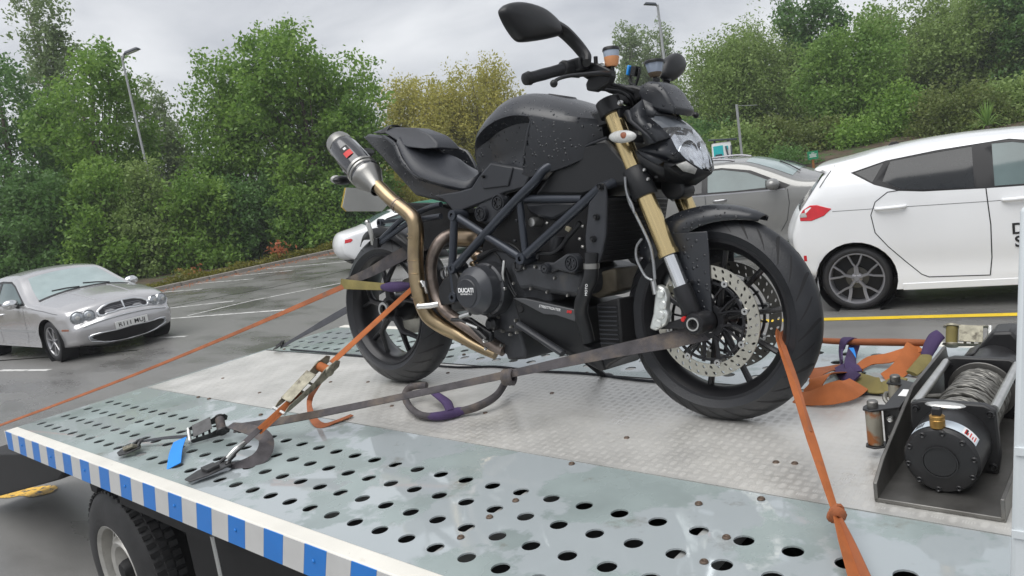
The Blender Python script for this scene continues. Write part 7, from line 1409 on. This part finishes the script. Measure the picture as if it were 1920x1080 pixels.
for lb, tp_, hwd, lf, n_, ls_, gr in (
 ('dark shrub behind the silver saloon roof', (-28.5159,6.8767,3.3492), 85*27, 'dark', 11000, .10, GS), ('deep green shrub cut by the left picture edge', (-30.5231,5.91,4.4668), 90*27, 'dark', 9000, .10, GS), ('mid green shrub behind the saloon bonnet', (-26.9534,8.4048,3.5861), 80*27, 'green', 11000, .10, GS),
 ('bushy olive shrub round the foot of the left lamp post', (-26.1281,9.8724,3.5409), 70*27, 'olive', 9000, .09, GS), ('leafy shrub right of the left lamp post', (-24.7676,10.9367,2.4857), 65*27, 'green', 9000, .10, GS), ('dark undergrowth below the tallest maple', (-24.341,12.6828,2.2479), 70*28, 'dark', 9000, .10, GS),
 ('deep green undergrowth beside the pale car', (-23.2188,14.3325,1.7349), 70*29, 'green', 9000, .10, GS), ('dark shrub behind the number plate', (-22.6105,16.2852,1.6615), 65*30, 'dark', 9000, .10, GS), ('yellow-green shrub under the saddle', (-23.5667,19.5074,1.4194), 70*33, 'yellow', 7000, .09, GS),
 ('wide shrub beyond the rear suspension', (-23.9487,23.4066,1.8109), 80*36, 'olive', 7000, .10, GS),
 ('bronze shrub above the grey car bonnet', (-10.5098,29.0224,1.174), 65*31, 'bronze', 9000, .09, GB), ('rounded bronze-green shrub left of the pale trunk', (-8.7558,29.183,0.6715), 55*30, 'bronze', 8000, .09, GB), ('small clipped dark bush beside the green sign', (-8.4473,25.1052,-0.2371), 22*27, 'dark', 2500, .06, GB),
 ('green shrub in front of the olive tree, right of the pale trunk', (-6.0856,30.5061,1.5705), 60*29, 'green', 10000, .09, GB), ('brownish rhododendron above the white car roof', (-4.0059,29.6309,1.2989), 85*27, 'bronze', 13000, .08, GB), ('wide green shrub at the right picture edge', (-2.3758,31.1603,1.2385), 80*27, 'olive', 11000, .09, GB),
 ('low green shrub behind the green sign', (-7.4677,28.9821,0.5445), 50*29, 'green', 7000, .09, GB), ('bushy shrub behind the charging unit', (-11.1131,27.071,1.231), 70*30, 'olive', 8000, .09, GB), ('dark shrub hidden behind the headlamp', (-13.6145,27.5667,1.595), 80*32, 'dark', 7000, .10, GB),
 ('dark shrub beyond the tank', (-20.5888,32.1351,1.7136), 90*40, 'dark', 6000, .12, GB)):
    tree('shrub', lb, 'shrub', T_(tp_, .1 if gr == GS else .5), tp_[2], hwd*K_, lf, n_, ls_, 'shrub', group=gr, clump=.42, trunk=False)
# low weeds, fallen leaves and autumn sprays on the kerb edge
n = 9000; t = rng.random(n); xk = -20.75-.35*t+np.abs(rng.normal(size=n))*-.45; yk = -2+19*t+0*t; cl = np.array([noise.noise(Vector((0, float(y*.9), 0))) for y in yk]); zk = GROUND+.08+rng.random(n)**2*(.12+.8*np.clip(cl+.1, 0, 1))
w_ = leaves('verge_weeds', np.stack([xk, yk, zk], 1), .055, LM['ygreen'], None); tag(w_, 'yellow-green weeds along the left kerb', 'weeds', kind='stuff')
n = 2600; yk = -6+24*rng.random(n); w_ = leaves('fallen_leaves', np.stack([-20.3+rng.normal(size=n)*.35, yk, np.full(n, GROUND+.012)+(rng.random(n)*.01)], 1), .035, LM['orange'], None, updir=4); tag(w_, 'fallen brown leaves scattered along the kerb', 'leaves', kind='stuff')
for lb, q_, r_ in (('orange-leaved spray hanging over the kerb', (-21.555,11.9169,-0.6728), .32), ('small red-leaved sprig by the left lamp post', (-23.2888,9.5262,-0.9289), .22)):
    rt_ = root('autumn_spray', (q_[0], q_[1], GROUND+.1), lb, 'plant', 'autumn sprays by the kerb'); k = 130 if r_ > .3 else 70
    c_ = np.array(q_)+rng.normal(size=(k, 3))*np.array([r_*.5, r_*.7, r_*.55]); leaves('foliage', c_, .075, LM['orange'], rt_)
    m = MB(); m.tube([(q_[0]-.3, q_[1], GROUND+.05), (q_[0]-.1, q_[1], (q_[2]+GROUND)/2), q_], [.015,.01,.005], n=5); m.build('stem', M['bark'], rt_)
# cordyline on the bank
cq = (-2.5361,26.6218,0.2484); rt_ = root('cordyline', (cq[0], cq[1], GROUND+.5), 'spiky cordyline behind the white car roof', 'plant')
m = MB(); m.tube([(cq[0], cq[1], GROUND), (cq[0], cq[1], cq[2]-.35)], [.09,.07], n=8); m.build('stem', M['bark'], rt_)
m = MB(); c_ = Vector((cq[0], cq[1], cq[2]-.35))
for k in range(70):
    a = rng.random()*6.283; e = .1+1.3*rng.random(); L_ = .75+.25*rng.random(); d = Vector((math.cos(a)*math.cos(e), math.sin(a)*math.cos(e), math.sin(e))); s_ = d.cross(Vector((0,0,1))).normalized()*.022
    p1 = c_+d*L_*.5; p2 = c_+d*L_+Vector((0,0,-.22*math.cos(e))); m.add([c_-s_*.5, c_+s_*.5, p1+s_, p1-s_, p2], [(0,1,2,3),(3,2,4)])
m.build('blades', LM['light'], rt_, smooth=0)

# ================================================================ lamp posts, charger, sign
M['galvpost'] = mat('grey galvanised post', (.36,.37,.37), .4, metal=.5, var=.1)
M['lamphead'] = mat('dark lamp housing', (.05,.06,.075), .35)
def lamp_post(x, y, z1, label, r=.055, arm=(.6, .45), head=(.62,.26,.10)):
    o = root('lamp_post', (x, y, GROUND), label, 'lamp post', 'car park lamp posts')
    m = MB(); m.tube([(x, y, GROUND),(x, y, GROUND+1.4),(x, y, GROUND+1.45),(x, y, z1)], [r*1.35, r*1.35, r, r*.7], n=12); m.build('pole', M['galvpost'], o)
    d = Vector((arm[0], arm[1], 0)).normalized(); m = MB(); p0 = Vector((x, y, z1)); m.tube([p0-Vector((0,0,.15)), p0+d*.12+Vector((0,0,.06))], .045, n=8); m.build('bracket', M['galvpost'], o)
    c_ = p0+d*.42+Vector((0,0,.12)); rm = Matrix.Rotation(math.atan2(d.y, d.x), 3, 'Z') @ Matrix.Rotation(R(-12), 3, 'Y'); m = MB(); m.box(c_, head, rm, top=.75); h_ = m.build('lamp_head', M['lamphead'], o, bevel=.03)
    m = MB(); m.box(c_-Vector((0,0,.055)), (head[0]*.7, head[1]*.7, .02), rm); m.build('lamp_glass', M['white'], h_)
lamp_post(-26.38, 10.07, 7.15, 'grey lamp post leaning over the left shrubs with dark head', arm=(.75,.66))
lamp_post(-21.18, 39.45, 9.2, 'tall lamp post standing by the slim poplars', r=.10, arm=(-.7,-.62), head=(.8,.35,.14))
pq = (-6.0646,16.3385,0.3335); o = root('sign_post', (pq[0], pq[1], GROUND), 'thin bare grey post behind the grey car', 'post')
m = MB(); m.tube([(pq[0], pq[1], GROUND-.05), (pq[0], pq[1], 1.60)], .032, n=10); m.build('pole', M['galvpost'], o); m = MB(); m.tube([(pq[0], pq[1], 1.56), (pq[0]+.38, pq[1]+.34, 1.50)], .006, n=6); m.build('arm', M['galvpost'], o)
# EV charger
cq = (-6.895,16.9277,0.2488); h_ = R(30); rz_ = Matrix.Translation((cq[0], cq[1], GROUND)) @ Matrix.Rotation(h_, 4, 'Z')
setspace(Matrix.Identity(4)); ch = root('charging_unit', (cq[0], cq[1], GROUND), 'white and turquoise car charging unit behind the grey car', 'charging unit'); setspace(rz_)
M['teal'] = mat('turquoise panel', (.03,.45,.47), .35, var=.04)
Hc = .72-GROUND
m = MB(); m.loft([[(sx*.27*k, sy*.24*k, z_) for sx, sy in ((-1,-1),(1,-1),(1,1),(-1,1))] for z_, k in ((0,1.08),(.3,1.0),(Hc-.05,.9),(Hc,.86))]); m.build('cabinet', M['white'], ch, bevel=.03)
m = MB(); m.prism([(-.235,-.243,.5),(.03,-.243,.5),(.03,-.225,Hc-.08),(-.22,-.225,Hc-.08)], (0,.015,0)); m.build('front_panel', M['teal'], ch, bevel=.003)
m = MB(); m.box((-.10,-.236,Hc-.42), (.17,.02,.24)); sc_ = m.build('screen', M['lamphead'], ch, bevel=.004); m = MB(); m.box((-.10,-.247,Hc-.40), (.07,.004,.09)); m.build('screen_symbol', M['print_white'], sc_)
m = MB(); m.box((.05,.0,Hc+.06), (.72,.5,.05), Matrix.Rotation(R(6), 3, 'Y')); m.build('canopy', M['lamphead'], ch, bevel=.01); m = MB(); m.tube([(-.15,.1,Hc-.02),(-.15,.1,Hc+.06)], .03, n=8); m.tube([(.2,.1,Hc-.02),(.2,.1,Hc+.04)], .03, n=8); m.build('canopy_support', M['lamphead'], ch)
m = MB(); m.tube(cr([(.10,-.245,Hc-.12),(.12,-.30,Hc-.3),(.18,-.31,Hc-.5),(.23,-.27,Hc-.3),(.235,-.2,Hc-.12)], 5), .022, n=8); m.build('charging_cable', M['lamphead'], ch)
m = MB(); m.box((.12,-.236,Hc-.16), (.07,.03,.1)); m.build('plug_holster', M['teal'], ch)
# green sign on a wooden post
sq = (-7.3921,24.5981,-0.7713); h_ = R(42); setspace(Matrix.Identity(4)); sg_ = root('information_sign', (sq[0], sq[1], GROUND), 'small green sign on a wooden post in the planted bank', 'sign'); setspace(Matrix.Translation((sq[0], sq[1], 0)) @ Matrix.Rotation(h_, 4, 'Z'))
m = MB(); m.box((0,0,-.62), (.07,.05,1.0)); m.build('post', mat('orange-brown timber', (.28,.12,.04), .7, var=.25, vs=8), sg_, bevel=.004)
m = MB(); m.box((0,-.035,-.235), (.36,.02,.28)); bd = m.build('board', mat('green sign board', (.02,.25,.12), .4, var=.04), sg_, bevel=.003)
for k, (z_, w_) in enumerate(((-.16,.10),(-.21,.26),(-.25,.22),(-.29,.24))):
    m = MB(); m.box((.0,-.0465,z_), (w_,.002,.022)); m.build('print_line', M['print_white'], bd)
setspace(Matrix.Identity(4))
# dark green cabinet behind the pale car
gq = (-15.5863,14.2016,-0.105); setspace(Matrix.Translation((gq[0], gq[1], GROUND)) @ Matrix.Rotation(R(30), 4, 'Z')); M['dgreen'] = mat('dark green paint', (.01,.12,.07), .4)
gt = gq[2]-GROUND+.45
m = MB(); m.loft([[(sx*.85*k, sy*.6*k, z_) for sx, sy in ((-1,-1),(1,-1),(1,1),(-1,1))] for z_, k in ((0,.95),(.1,1),(gt-.18,1.0))]); gb = m.build('bin_store', M['dgreen'], None, bevel=.03); tag(gb, 'dark green bin store half hidden behind the motorcycle saddle', 'bin store')
m = MB(); m.loft([[(sx*.88*k, sy*.63*k, z_) for sx, sy in ((-1,-1),(1,-1),(1,1),(-1,1))] for z_, k in ((gt-.18,1.0),(gt-.08,1.0),(gt,.8))]); m.build('lid', M['dgreen'], gb, bevel=.02)
setspace(Matrix.Identity(4))

# ================================================================ drizzle haze over the whole car park
hz_ = MB(); hz_.box((0,0,(GROUND-1.2+22)/2), (500,500,22-GROUND+1.2)); hzm = bpy.data.materials.new('drizzle haze'); hzm.use_nodes = True; nt = hzm.node_tree; nt.nodes.clear()
ho = nt.nodes.new('ShaderNodeOutputMaterial'); pv = nt.nodes.new('ShaderNodeVolumePrincipled'); pv.inputs['Color'].default_value = (.93,.95,1,1); pv.inputs['Density'].default_value = .0011; nt.links.new(pv.outputs[0], ho.inputs['Volume'])
ho_ = hz_.build('haze', hzm, None, smooth=0); tag(ho_, kind='stuff')
